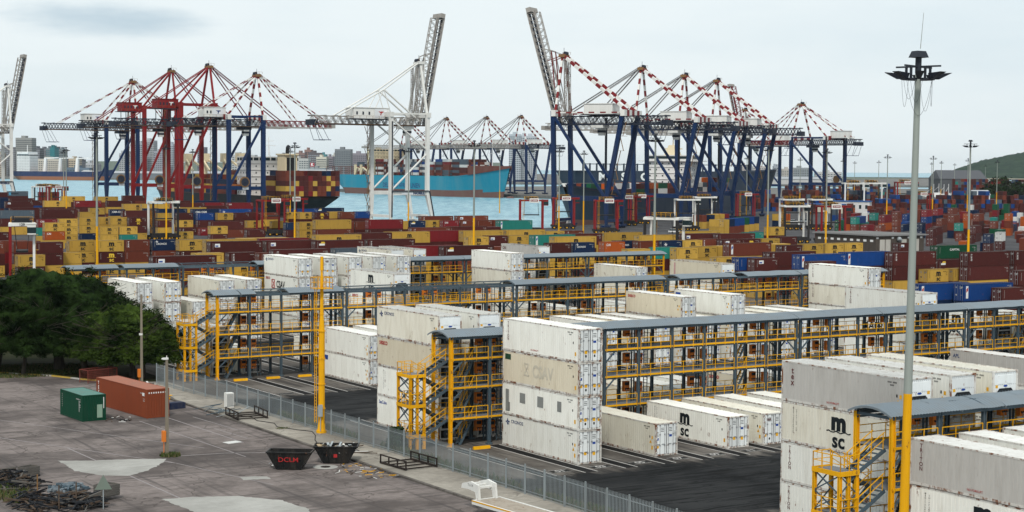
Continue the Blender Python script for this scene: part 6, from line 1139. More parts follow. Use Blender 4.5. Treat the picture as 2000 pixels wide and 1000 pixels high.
for kind, x, D, a, lab_ in (('white',42,346,-1.29,'white straddle carrier numbered at the left edge, rising above the dark tree'),
    ('white',318,560,AU,'white straddle carrier parked on the yard left of the red one'),
    ('red',528,600,AU,'red straddle carrier with sign board below the dark ship stern, front one'),('red',566,632,AU+.2,'red straddle carrier just right behind another below the dark stern'),
    ('red',1037,640,AU-.5,'red straddle carrier standing beside the teal container'),('red',1100,690,AU-.5,'red straddle carrier at the quay, by the silver tank trailer'),
    ('red',1183,645,AU-.5,'red straddle carrier with sign board in front of the nearest navy crane'),('red',1222,735,AU-.5,'red straddle carrier behind a sign-board one, by the stacked crimson boxes'),('red',1247,760,AU-.4,'red straddle carrier rightmost of the group below the second navy crane'),
    ('white',1297,421,AU-1.0,'white straddle carrier nearest the camera, beside the tall pole at the rack end'),('white',1340,680,AU-.4,'white straddle carrier behind the yellow stacks, left of another white one'),('white',1374,740,AU-.4,'white straddle carrier farther back by the third navy crane'),
    ('red',1455,840,AU-.5,'red straddle carrier alone on the apron below the fourth navy crane'),('white',1551,574,AU-.35,'white straddle carrier beside the dark red one'),('white',1545,700,AU-.35,'white straddle carrier behind, its orange beacon above the nearer white one'),('white',1600,705,AU-.35,'white straddle carrier directly behind the dark red one'),
    ('red',1622,575,AU-.35,'dark red straddle carrier in front of the brown shed'),('red',1797,900,AU-.5,'red straddle carrier half hidden by the tall grey mast'),('red',1765,1120,AU-.5,'distant red carrier with orange lamps near the blue roof'),
    ('white',1665,1010,AU-.5,'distant white carrier behind the orange containers'),('white',1700,1040,AU-.5,'distant white carrier left of the distant red one'),('red',108,905,AU,'distant red carrier on the left quay by the water, right one'),('red',95,925,AU,'distant red carrier on the left quay by the water, middle one'),('white',80,915,AU,'distant white carrier on the left quay by the water')):
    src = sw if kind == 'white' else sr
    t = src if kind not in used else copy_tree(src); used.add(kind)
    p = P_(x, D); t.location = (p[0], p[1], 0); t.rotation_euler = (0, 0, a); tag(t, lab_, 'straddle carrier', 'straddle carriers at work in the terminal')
    if '129' not in lab_ and kind == 'white' and x != 38:
        for c in list(t.children):
            if c.name.startswith('lettering'): bpy.data.objects.remove(c)
    if x == 42:
        for c in list(t.children):
            if c.name.startswith('lettering'): bpy.data.objects.remove(c)
        t.scale = (1, -1, 1); first_carrier = t
        lettering('129', INK, t, (4.3+.46, 0, 12.78), (0,-1,0), (0,0,1), .75, .02)
    if D in (1010, 1040, 1120): t.scale = (1.35, 1.35, 1.35)
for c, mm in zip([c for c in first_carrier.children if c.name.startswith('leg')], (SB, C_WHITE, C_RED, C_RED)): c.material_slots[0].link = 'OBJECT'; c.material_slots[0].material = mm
# high masts
MASTG = paint('mast_grey', (.27,.30,.275), .55, .1, streak=.25, var=.05, scale=.4)
LAMP = plain('floodlight_housing', (.03,.035,.045), .4)
def high_mast(H=31.6, zy=12.7, r0=.29, r1=.165, full=False):
    t = empty('light_mast')
    b = MB(); b.sm = False; n = 14
    ry = r0+(r1-r0)*zy/H
    b.tube((0,0,.05), (0,0,zy), r0, ry, n, 0); b.tube((0,0,0), (0,0,.12), r0*1.6, n=n, m=0); b.build('pole_base', YEL, t)
    b = MB(); b.tube((0,0,zy), (0,0,H-.95), ry, r1, n, 0); b.build('pole', MASTG, t)
    b = MB()
    b.tube((0,0,H-.95), (0,0,H-.1), r1*1.1, n=10); b.hexa([(-.40,-.40,H-.1),(.40,-.40,H-.1),(.40,.40,H-.1),(-.40,.40,H-.1)], [(-.28,-.28,H+.26),(.28,-.28,H+.26),(.28,.28,H+.26),(-.28,.28,H+.26)])
    for a in range(4):
        c, s = math.cos(a*math.pi/2+.4), math.sin(a*math.pi/2+.4)
        b.bar((0,0,H-.6), (1.4*c,1.4*s,H-.6), .10, .09); b.bar((0,0,H-1.3), (.9*c,.9*s,H-1.3), .09, .08); b.bar((.75*c,.75*s,H-.6), (.75*c,.75*s,H-1.3), .11, .11)
    k = 16
    for i in range(k):
        a0, a1 = 2*math.pi*i/k, 2*math.pi*(i+1)/k
        b.bar((.88*math.cos(a0),.88*math.sin(a0),H-1.3), (.88*math.cos(a1),.88*math.sin(a1),H-1.3), .09, .08)
    b.build('head_frame', LAMP, t)
    for i in range(8):
        a = 2*math.pi*i/8+.2; c, s = math.cos(a), math.sin(a); b = MB(); R = Vector((c,s,0)); T = Vector((-s,c,0)); Z = Vector((0,0,1))
        o = R*.9+Z*(H-1.3)
        b.hexa([o-T*.12, o+R*.25-T*.12, o+R*.25+T*.12, o+T*.12], [o-T*.21+Z*.3, o+R*.92-T*.25+Z*.36, o+R*.92+T*.25+Z*.36, o+T*.21+Z*.3]); b.build('floodlight', LAMP, t)
    return t
mast0 = high_mast()
def mast_at(x, D, lab_, first=False, detail=False):
    t = mast0 if first else copy_tree(mast0)
    p = P_(x - (.0078*D*0), D); t.location = (p[0], p[1], 0); t.rotation_euler = (0, 0, x*.37); tag(t, lab_, 'light mast', 'high-mast lights with yellow feet'); return t
t = mast_at(1774.5, 93.5, 'tallest grey light mast with yellow base and dangling cables, at lower right', True)
MAIN_MAST = t; t.rotation_euler = (0, rad(.8), .4)
for x, D, lab_ in ((188.5,338,'grey light mast rising above the left rack roof'),(129,662,'pair of slim masts at far left, right taller one'),(124,787,'pair of slim masts at far left, left shorter one'),(575,478,'light mast by the dark ship stern, taller of the pair'),(566,640,'light mast by the dark ship stern, shorter of the pair'),
    (925,415,'light mast in front of the bow of the turquoise ship'),(797,590,'light mast standing before the white crane portal'),(1278,318,'pale light mast rising beside the white straddle carrier at the rack end'),(1139,640,'light mast right of the nearest navy crane front leg'),(1091,550,'light mast behind the red carrier by the tank trailer'),
    (975,925,'slim light mast under the ship bow by the water'),(1499,463,'light mast beside the maroon stack, below the fourth navy crane'),(1457,845,'slim light mast beside the lone red carrier'),(1561,920,'slim light mast under the last navy crane'),(1613,517,'light mast behind the dark red straddle carrier'),
    (1644,1030,'slim light mast left of the blue-roofed building'),(1667,1270,'slim far light mast in front of the blue-roofed building'),(1714,1150,'slim far light mast right of the blue roof'),(1731,700,'light mast rising from the orange and green containers'),(1817,1340,'slim far mast just right of the tall grey mast, left one'),
    (1820,750,'light mast just right of the tall grey mast, nearer one'),(1836,1150,'slim far mast near the small white boats'),(1862,1500,'slim far mast before the grey shed'),(1888,880,'light mast left of the second largest mast'),(1892,359,'second largest grey light mast, above the right-hand container yard'),
    (1922,1800,'thin far mast against the green hill'),(1945,990,'light mast in front of the green long containers at right'),(324,556,'light mast in front of the left red crane'),(376,705,'light mast in front of the right red crane')):
    mast_at(x, D, lab_)
# dangling cables and antenna of the big mast
b = MB(); H = 31.6
for a0, a1, dp in ((2.6,3.4,2.6),(3.0,3.9,1.9),(3.6,4.4,2.2),(4.2,5.4,3.0),(5.2,6.1,2.5),(3.3,5.9,3.4)):
    p = Vector((.88*math.cos(a0),.88*math.sin(a0),H-1.3)); q = Vector((.8*math.cos(a1),.8*math.sin(a1),H-1.3)); dp *= .6; k = 12; L = None
    for i in range(k+1):
        f = i/k; c = p.lerp(q, f); c.z -= dp*(1-(2*f-1)**2)
        if L is not None: b.tube(L, c, .0095, n=4, caps=False)
        L = c
b.build('hanging_cable', LAMP, MAIN_MAST)
b = MB(); b.tube((.1,0,H+.4), (.25,0,H+2.4), .02, .012, 5); b.build('antenna', MASTG, MAIN_MAST)
# brown shed behind the yellow stacks
SHED = paint('shed_brown', (.070,.058,.050), .7, streak=.3); SHR = paint('shed_roof_grey', (.20,.20,.20), .7, streak=.4); SHD = paint('shed_door_white', (.45,.43,.39), .6, streak=.4)
def xyD(x, D): return P_(x, D)
t = empty('workshop_shed', (112.6,528,0), ANG, 'low brown shed with flat grey roof and pale roller doors', 'shed')
b = MB(); b.box(-10.3,10.3,-13.5,13.5,0,5.1); b.build('wall', SHED, t)
b = MB(); b.box(-10.9,10.9,-14.1,14.1,5.1,5.5)
for k in range(18): b.box(-10.8+k*1.22,-10.3+k*1.22,-14,14,5.5,5.58)
b.build('roof', SHR, t)
for x in (-8.6,-6.2,.6,6.0):
    b = MB(); b.box(x,x+2.1,-13.56,-13.5,.05,4.0); b.build('roller_door', SHD, t)
for k in range(9):
    b = MB(); y = -12.4+k*2.9; b.box(-10.36,-10.3,y,y+1.3,3.3,3.95); b.build('window', INKW, t)
for x in (-10.1,-3.6,3.2,8.6):
    b = MB(); b.box(x,x+.9,-13.56,-13.5,4.25,4.75); b.build('window', INKW, t)
b = MB(); b.sm = True
for i in range(6): b.tube((-1.6+i*.22,-14.3,4.3-.1*i), (-1.38+i*.22,-14.3,4.2-.1*i), .75-.08*abs(i-2), .75-.08*abs(i-1), 12)
b.build('ventilation_hood', GALV, t)
def house(name, lab_, x, D, w, d, h, wall, roof, rise=1.6, cat='building', rz=ANG-.9, wins=6, flat=False):
    t = empty(name, (*P_(x, D), 0), rz, lab_, cat)
    b = MB(); b.box(-w/2,w/2,-d/2,d/2,0,h); b.build('wall', wall, t)
    b = MB()
    if flat: b.box(-w/2-.4,w/2+.4,-d/2-.4,d/2+.4,h,h+.5)
    else:
        b.hexa([(-w/2-.6,-d/2-.6,h),(w/2+.6,-d/2-.6,h),(w/2+.6,d/2+.6,h),(-w/2-.6,d/2+.6,h)], [(-w/2+1,-.3,h+rise),(w/2-1,-.3,h+rise),(w/2-1,.3,h+rise),(-w/2+1,.3,h+rise)])
    b.build('roof', roof, t)
    for k in range(wins):
        b = MB(); xx = -w/2+(k+.5)*w/wins; b.box(xx-.7,xx+.7,-d/2-.06,-d/2,h*.35,h*.7); b.build('window', SGLASS, t)
    return t
RB = paint('roof_blue', (.02,.10,.30), .5, streak=.2); WL = paint('wall_cream', (.50,.46,.38), .7, streak=.2); WW = paint('wall_white', (.6,.6,.6), .6, streak=.2); RG = paint('roof_light_grey', (.32,.34,.36), .6, streak=.3); DG = paint('shed_dark_grey', (.07,.075,.085), .7, streak=.2)
house('port_office', 'low cream building with wide blue roof behind the green containers', 1722, 1060, 56, 16, 5.0, WL, RB, 2.4, wins=9)
house('port_office', 'white and blue panelled hut left of the wide blue roof', 1663, 1000, 22, 10, 6.5, WW, RB, .8, wins=6, flat=True)
house('port_office', 'small pale hut with blue flat roof below the last crane', 1612, 980, 22, 9, 5.0, WL, RB, .6, wins=3, flat=True)
house('transit_shed', 'dark grey gabled shed at the right waterside below the headland', 1868, 1750, 50, 34, 17, DG, DG, 9, 'shed', rz=.1, wins=1)
house('transit_shed', 'long light grey roof shed before the stacked far containers', 1912, 1350, 15, 14, 6, WW, RG, 4, 'shed', rz=-.2, wins=4)
house('low_house', 'low house with grey hipped roof beside the round trees at right', 1985, 1500, 34, 20, 5, WL, RG, 9, rz=-.1, wins=4)
# wall of far containers in front of the grey shed
b = MB(); rnd = random.Random(3); keys = list('MBUNTSWGR')
for r_ in range(7):
    for c_ in range(34):
        if r_ > 4 and rnd.random() < .3: continue
        b.box(c_*2.6, c_*2.6+2.44, 0, 6, r_*2.6, r_*2.6+2.55, keys.index(rnd.choice('MMMBBUNTSMR')))
for c_ in range(40):
    for r_ in range(rnd.choice((2,3,4,5))): b.box(-120+c_*2.6*1.0-30, -120+c_*2.6-30+2.44, 40+rnd.random()*3, 52, r_*2.6, r_*2.6+2.55, keys.index(rnd.choice('MMBUNSM')))
o = b.build('far_container_stacks', [DM[k] for k in keys], None, (*P_(1858,1500),0), -.15); tag(o, 'far wall of mixed coloured containers below the headland', 'container stacks', kind='stuff')
b = MB()
for c_ in range(95):
    for r_ in range(rnd.choice((2,3,3,4,5))): x = c_*2.7+rnd.random(); b.box(x, x+2.44, 0, 12, r_*2.6, r_*2.6+2.55, keys.index(rnd.choice('MMBBUNSM')))
o = b.build('far_container_stacks', [DM[k] for k in keys], None, (*P_(1478,1010),0), .12); tag(o, 'mixed stacks seen through the legs of the right-hand cranes', 'container stacks', kind='stuff')
# tank trailer on the quay
t = empty('tank_trailer', (*P_(1092,716),0), ANG, 'silver tank container on a trailer at the quay edge', 'trailer')
b = MB(); b.sm = True; b.tube((-3,0,2.6),(3,0,2.6),1.15,n=18); b.build('tank', GALV, t)
b = MB(); b.box(-3.4,7.5,-1.2,1.2,1.0,1.3); b.build('chassis', C_RED, t)
b = MB(); b.box(4.2,7.2,-1.2,1.2,1.3,4.0); b.build('box', C_WHITE, t)
for x in (-2.4,-1.2,5.5,6.7):
    for y in (-1.0,1.0): b = MB(); b.tube((x,y-.15,.5),(x,y+.15,.5),.5,n=12); b.build('wheel', BLACK, t)
# small vehicles on the apron
def pickup(x, D, lab_, rz, col):
    t = empty('parked_car', (*P_(x,D),0), rz, lab_, 'car')
    b = MB(); b.hexa([(-2.3,-.9,.45),(2.3,-.9,.45),(2.3,.9,.45),(-2.3,.9,.45)],[(-2.25,-.88,1.0),(2.25,-.85,.95),(2.25,.85,.95),(-2.25,.88,1.0)]); b.build('body', col, t)
    b = MB(); b.hexa([(-1.9,-.82,1.0),(.9,-.82,1.0),(.9,.82,1.0),(-1.9,.82,1.0)],[(-1.6,-.7,1.65),(.3,-.7,1.65),(.3,.7,1.65),(-1.6,.7,1.65)],0); b.build('cabin', [SGLASS], t)
    b = MB(); b.box(-1.55,.25,-.68,.68,1.65,1.7); b.build('roof', col, t)
    for xx in (-1.45,1.45):
        for y in (-.85,.85): b = MB(); b.tube((xx,y-.1,.34),(xx,y+.1,.34),.34,n=12); b.build('wheel', BLACK, t)
WPAINT = paint('car_white', (.72,.72,.72), .3, streak=.05)
pickup(1317,655,'white car parked beside the third crane legs', .4, WPAINT)
pickup(1550,790,'white car on the apron behind the white carriers', .2, WPAINT)
pickup(1572,800,'silver car on the apron behind the white carriers', .2, GALV)

# ------------------------------------------------------------------ ships
def hull(b, L, B, zd, zw=-3.0, boot=4.0, sheer=5.0, sternrake=14, bowrake=16, mb=0, mt=1, n=36, rows=9, forecastle=.12):
    """stern at x=0, bow at x=L; z = zw waterline (below it hidden); boot-top of height boot in material mb, sides mt"""
    def half(t, q):                           # t along, q 0 waterline .. 1 deck
        bow = max(0, (t-.72)/.28); st = max(0, (.14-t)/.14)
        wl = B/2*(1-bow**1.7)*(1-.75*st**1.5); dk = B/2*(1-bow**3.2*.96)*(1-.12*st**2)
        return wl+(dk-wl)*q**1.3
    def xat(t, q): return t*L + (-(1-q)*0 + (1-q)**1.2*sternrake*max(0, 1-t/.15)) - ((1-q)*bowrake*max(0, (t-.8)/.2)**1.5)
    def zat(t, q): top = zd + sheer*max(0, (t-(1-forecastle*1.8))/(forecastle*1.8))**1.6; return zw-.6 + (top-zw+.6)*q
    for sgn in (-1, 1):
        for i in range(n):
            for j in range(rows):
                P = lambda a, c: (xat(a/n, c/rows), sgn*half(a/n, c/rows), zat(a/n, c/rows))
                zc = zat((i+.5)/n, (j+.5)/rows); m = mb if zc < zw+boot else mt
                q = [P(i,j), P(i+1,j), P(i+1,j+1), P(i,j+1)]
                b.quad(*(q if sgn < 0 else q[::-1]), m)
    for i in range(n):
        a, c = i/n, (i+1)/n; b.quad((xat(a,1),-half(a,1),zat(a,1)-1.0),(xat(c,1),-half(c,1),zat(c,1)-1.0),(xat(c,1),half(c,1),zat(c,1)-1.0),(xat(a,1),half(a,1),zat(a,1)-1.0), 2)
    for j in range(rows):
        q0, q1 = j/rows, (j+1)/rows; b.quad((xat(0,q0),half(0,q0),zat(0,q0)),(xat(0,q0),-half(0,q0),zat(0,q0)),(xat(0,q1),-half(0,q1),zat(0,q1)),(xat(0,q1),half(0,q1),zat(0,q1)), mb if zat(0,(j+.5)/rows) < zw+boot else mt)
    return half
H_TURQ = paint('hull_turquoise', (.010,.215,.31), .45, streak=.22, scale=.05, grime=(.25,.30,.25), var=.02); H_BOOT = paint('hull_antifouling', (.15,.075,.065), .7, streak=.5, scale=.08, var=.02)
H_BLACK = paint('hull_black', (.013,.014,.016), .5, streak=.25, scale=.08, grime=(.06,.05,.045)); H_NAVY = paint('hull_slate', (.028,.042,.065), .5, streak=.35, scale=.06, grime=(.10,.10,.11)); H_DECK = paint('deck_red_brown', (.12,.04,.032), .7, streak=.3, scale=.2)
H_CREAM = paint('superstructure_cream', (.58,.50,.34), .55, streak=.25, scale=.15); H_WHT = paint('superstructure_white', (.70,.70,.69), .5, streak=.18, scale=.15, rust=.05)
H_BLUE = paint('hull_cobalt', (.012,.028,.085), .5, streak=.2, scale=.08)
KEYS = list('YMBRNUTOGWS')
def cargo(lab_, mats, parent_m, blocks, seed, weights):
    b = MB(); rnd = random.Random(seed)
    for (x0, nx_, y0, ny_, z0, hmin, hmax, lx) in blocks:
        for i in range(nx_):
            for j in range(ny_):
                hh = rnd.randint(hmin, hmax) if j else hmax
                for k in range(hh):
                    m = KEYS.index(rnd.choice(weights)); x = x0+i*(lx+.9); y = y0+j*2.56
                    b.box(x, x+lx, y, y+2.44, z0+k*2.62, z0+k*2.62+2.58, m); b.box(x-.02, x-.001, y+.2, y+.24, z0+k*2.62+.1, z0+k*2.62+2.5, m)
    o = b.build('deck_containers', [DM[k] for k in KEYS]); o.matrix_basis = parent_m; tag(o, lab_, 'container stacks', kind='stuff'); return o
def ship_root(lab_, stern, bow):
    d = (bow[0]-stern[0], bow[1]-stern[1]); return empty('container_ship', (stern[0], stern[1], 0), math.atan2(d[1], d[0]), lab_, 'ship'), math.hypot(*d)
def mtx(stern, bow):
    a = math.atan2(bow[1]-stern[1], bow[0]-stern[0]); return Matrix.Translation((stern[0], stern[1], 0)) @ rotz(a)
def house_block(t, x0, x1, y0, y1, z0, z1, mat, name='superstructure', decks=6, bridge=True):
    b = MB(); b.box(x0, x1, y0, y1, z0, z1); dz = (z1-z0)/decks
    for k in range(1, decks): b.box(x0-.4, x1+.4, y0-.4, y1+.4, z0+k*dz-.12, z0+k*dz)
    o = b.build(name, mat, t)
    for k in range(decks):
        w = MB(); n = max(3, int((y1-y0)/3.2)); big = bridge and k == decks-1
        for i in range(n):
            y = y0+(i+.5)*(y1-y0)/n; ww = (y1-y0)/n*(.8 if big else .2)
            w.box(x0-.06, x0-.01, y-ww/2, y+ww/2, z0+k*dz+dz*.4, z0+k*dz+dz*(.85 if big else .65)); w.box(x1+.01, x1+.06, y-ww/2, y+ww/2, z0+k*dz+dz*.4, z0+k*dz+dz*(.85 if big else .65))
        n = max(3, int((x1-x0)/3.2))
        for i in range(n):
            x = x0+(i+.5)*(x1-x0)/n; ww = (x1-x0)/n*(.8 if big else .2)
            for yy0, yy1 in ((y0-.06,y0-.01),(y1+.01,y1+.06)): w.box(x-ww/2, x+ww/2, yy0, yy1, z0+k*dz+dz*.4, z0+k*dz+dz*(.85 if big else .65))
        w.build('window_row', SGLASS, o)
    return o
# turquoise ship
S, Bw = (-186, 1808), (-2, 1540)
t, L = ship_root('long turquoise container ship with red-brown boot top and part-loaded deck', S, Bw)
b = MB(); b.sm = False; hf = hull(b, L, 40, 16.5, boot=6.0, sheer=9, sternrake=34, bowrake=12, mb=0, mt=1)
b.build('hull', [H_BOOT, H_TURQ, H_DECK], t)
b = MB()
for sg in (-1, 1):
    P = lambda tt, z: (tt*L+1.0, sg*(hf(tt, 1)+.25), z)
    for i in range(12):
        a, c = .86+.14*i/12, .86+.14*(i+1)/12; za = 17+8*max(0,(a-.80)/.2)**1.5; zc = 17+8*max(0,(c-.80)/.2)**1.5; b.quad(P(a,za-.5), P(c,zc-.5), P(c,26.5), P(a,26.5))
b.build('bow_bulwark', H_DECK, t)
for tx, x, s in (('DEUTSCHE AFRIKA-LINIEN', L*.50, 6.4),): lettering(tx, INKB, t, (x, -20.05, 6.6), (1,0,0), (0,0,1), s, .012, .95)
b = MB(); b.tube((L-3,0,-4), (L+4,0,-2.9), 2.6, 1.6, 12); b.build('bulbous_bow', H_BOOT, t)
house_block(t, 92, 106, -19, 19, 16, 43, H_CREAM, decks=8)
b = MB(); b.box(80, 90, -6, 6, 16, 42); b.box(81, 83, -3, 3, 42, 45); b.build('funnel', H_CREAM, t)
for x in (64, 76):
    b = MB(); b.bar((x,-17,16), (x+4,-17,24), 1.6, 1.6); b.bar((x+4,-17,24), (x+14,-17,20), 1.2, 1.2); b.bar((x,-17,16), (x,-17,27), 2, 2); b.build('deck_crane', H_CREAM, t)
b = MB(); b.tube((L-30,0,24), (L-30,0,47), .5, .25, 8); b.bar((L-30,-4,38), (L-30,4,38), .4); b.bar((L-36,0,24), (L-30,0,44), .3); b.build('foremast', H_WHT, t)
b = MB()
for i in range(19):
    x = 4+i*13.6 if i else 4
    if 74 < x < 107: continue
    for y in (-18.5,-9,0,9,18.5): b.bar((x,y,16), (x,y,25), .5)
    b.bar((x,-18.5,25), (x,18.5,25), .4); b.bar((x,-18.5,20), (x,18.5,20), .3); b.bar((x,-18.5,16.2), (x+13,-18.5,16.2), .5)
b.build('lashing_bridge', H_DECK, t)
cargo('part-loaded boxes on the deck of the turquoise ship', None, mtx(S, Bw), [(50,1,4,6,17,2,4,12.2),(108,1,-18,14,17,3,6,12.2),(122,1,-12,11,17,2,6,12.2),(136,1,-18,14,17,4,5,12.2),(150,1,-6,9,17,3,6,12.2),(164,1,-18,14,17,4,6,12.2),(178,1,-18,14,17,5,5,12.2),(192,1,-14,12,17,3,6,12.2),(206,1,-18,14,17,3,5,12.2),(220,2,-16,13,17,3,6,12.2),(247,2,-14,11,17,4,6,12.2),(30,1,4,6,17,2,5,12.2)], 5, 'MMBBWSSSWWURMS')
# dark ship at the left quay, stern towards the camera
S2 = (-101, 858); d = Vector((-SA, CA)); B2 = (S2[0]+d.x*218, S2[1]+d.y*218)
t, L = ship_root('black-hulled container ship moored stern-on behind the left cranes', S2, B2)
b = MB(); hull(b, L, 32, 9.5, boot=2.2, sheer=5, sternrake=18, bowrake=12, mb=0, mt=1); b.build('hull', [H_BOOT, H_BLACK, H_DECK], t)
house_block(t, 52, 66, -15, 15, 9, 30, H_WHT, decks=6)
b = MB(); b.box(38, 48, -7.5, -.5, 9, 31.4); b.box(37, 49, -8, 0, 30.8, 31.6); b.build('funnel', H_CREAM, t)
b = MB(); b.box(37.9, 37.99, -6.6, -1.4, 20, 29.5); b.box(39.5, 46.5, -7.56, -7.51, 20, 29.5); b.build('funnel_band', H_BLACK, t)
b = MB(); b.tube((43,-4,31.5), (42.4,-4,35), 1.0, n=12); b.tube((42.4,-4,35), (41.4,-4,35.4), 1.0, n=12); b.build('exhaust_pipe', DARK, t)
b = MB(); b.tube((58,0,30), (58,0,41), .4, .15, 8); b.bar((58,-4,36), (58,4,36), .3); b.bar((58,-3,38.5), (58,3,38.5), .25); b.bar((56,0,30), (58,0,37), .2); b.build('radar_mast', H_WHT, t)
for x in (96, 118, 150, 176):
    b = MB(); b.tube((x,0,10), (x,0,27), 2.1, 1.7, 10); b.box(x-2.4, x+2.4, -2.4, 2.4, 27, 32); b.bar((x,1.5,29), (x-18,4,22), 1.0); b.bar((x,-1.5,29), (x-18,-4,22), 1.0); b.build('deck_crane', H_CREAM, t)
b = MB(); b.hexa([(60,15.5,13),(69,15.5,13),(69,18.2,13),(60,18.2,13)], [(59,15.3,15),(70,15.3,15),(70,18.4,15),(59,18.4,15)]); b.build('lifeboat', ORANGE, t)
cargo('blocks of yellow and maroon boxes on the black ship stern and deck', None, mtx(S2, B2), [(3,2,-15.4,12,9.6,4,5,12.2),(31,1,-15.4,4,9.6,3,5,6.1),(68,2,-15.4,12,9.6,3,5,12.2),(98,1,-15.4,12,9.6,3,4,12.2),(120,2,-15.4,12,9.6,3,4,12.2),(152,1,-15.4,12,9.6,2,4,12.2)], 9, 'YYMMMBBBYNMBRM')
# slate ship at the right quay with white accommodation block
q = Vector((.416,.909)); o0 = Vector((19.5-22*.909, 711+22*.416)); S3 = tuple(o0+q*322); B3 = tuple(o0+q*58)
t, L = ship_root('slate-hulled container ship with tall white bridge behind the navy cranes', S3, B3)
b = MB(); hull(b, L, 36, 12.6, boot=3.2, sheer=5, sternrake=16, bowrake=16, mb=0, mt=1); b.build('hull', [H_BOOT, H_NAVY, H_DECK], t)
hb = house_block(t, 106, 118, -12.5, 12.5, 13, 29.6, H_WHT, decks=5, bridge=False)
b = MB(); b.box(105, 119, -13.5, 13.5, 29.6, 32.6); b.box(104.4, 119.6, -17, 17, 29.2, 29.6); b.build('bridge_wing', H_WHT, t)
b = MB(); b.box(119.01, 119.1, -12, 12, 30.6, 32); b.box(104.9, 104.99, -12, 12, 30.6, 32); b.box(105.5, 118.5, 13.51, 13.6, 30.6, 32); b.box(105.5, 118.5, -13.6, -13.51, 30.6, 32); b.build('bridge_window', SGLASS, t)
b = MB(); b.hexa([(109,-4,32.6),(115,-4,32.6),(115,4,32.6),(109,4,32.6)], [(110,-2,38),(113,-2,38),(113,2,38),(110,2,38)]); b.bar((111,-5,36),(111,5,36),.6); b.tube((111.5,0,38),(111.5,0,42),.4,.15,8); b.build('radar_mast', H_CREAM, t)
b = MB(); b.box(88, 98, -5, 5, 13, 31); b.build('funnel', H_BLACK, t)
cargo('mixed boxes with reefers on deck of the slate ship', None, mtx(S3, B3), [(124,1,-17,13,12.6,1,2,12.2),(138,1,-17,13,12.6,1,2,12.2),(152,1,-17,13,12.6,1,2,12.2),(166,1,-17,13,12.6,1,2,12.2),(180,1,-17,13,12.6,1,2,12.2),(194,1,-17,13,12.6,1,2,12.2),(208,2,-14,11,12.6,1,2,12.2),(60,2,-17,13,12.6,2,3,12.2)], 11, 'MNBUWWGMNOS')
# black ship with large white letters farther behind
S4, B4 = (36, 1138), (190, 1209)
t, L = ship_root('black-sided ship with large white letters, far behind the nearest navy crane', S4, B4)
b = MB(); hull(b, L, 34, 23.5, boot=4, sheer=2, sternrake=10, bowrake=10, mb=0, mt=1); b.build('hull', [H_BOOT, H_NAVY, H_DECK], t)
b = MB()
for i in range(26): b.bar((6+i*5.2,-14,22), (6+i*5.2,-14,28.5), .9); 
b.bar((6,-14,28), (136,-14,28), .5); b.build('deck_frame', H_NAVY, t)
for i, ch in enumerate('MSC'): lettering(ch, INKW, t, (19.5+i*16, -17.35, 19.3), (1,0,0), (0,0,1), 7.2, .04, 1.25)
# cargo ship at the far left shore
S5, B5 = (-880, 2960), (-690, 2900)
t, L = ship_root('cobalt-hulled cargo ship with white bridge at the far left shore', S5, B5); t.name = 'cargo_ship'
b = MB(); hull(b, L, 28, 12, boot=7, sheer=4, sternrake=10, bowrake=10, mb=0, mt=1); b.build('hull', [paint('hull_rust_red', (.25,.10,.05), .8, streak=.3, scale=.1), H_BLUE, H_DECK], t)
house_block(t, 14, 40, -13, 13, 12, 42, H_WHT, decks=6)
b = MB(); b.box(16, 38, -15, 15, 42, 46); b.tube((27,0,46),(27,0,58),.6,n=6); b.build('bridge', H_WHT, t)
for x in (62, 92, 126):
    b = MB(); b.hexa([(x-2,-3,12),(x+3,-3,12),(x+3,3,12),(x-2,3,12)],[(x,-2,36),(x+4,-2,36),(x+4,2,36),(x,2,36)]); b.bar((x+2,0,35),(x+28,0,36),2); b.build('deck_crane', H_WHT, t)
# small white boats by the right shore
for k, (x, D) in enumerate(((1822,1620),(1832,1680),(1842,1600),(1851,1650),(1860,1700))):
    t = empty('fishing_boat', (*P_(x, D), -2.6), .3*k, ('leftmost','second','middle','fourth','rightmost')[k] + ' of the small white boats before the grey shed', 'boat', 'small white boats at the right shore')
    b = MB(); b.hexa([(-8,-2,0),(8,-.6,0),(8,.6,0),(-8,2,0)],[(-9,-3,3),(11,-.5,4.5),(11,.5,4.5),(-9,3,3)]); b.build('hull', H_WHT, t)
    b = MB(); b.box(-5,1,-1.6,1.6,3,6); b.build('cabin', H_WHT, t); b = MB(); b.tube((0,0,6),(0,0,15),.2,n=6); b.bar((0,0,12),(-7,0,7),.15); b.build('mast', H_WHT, t)

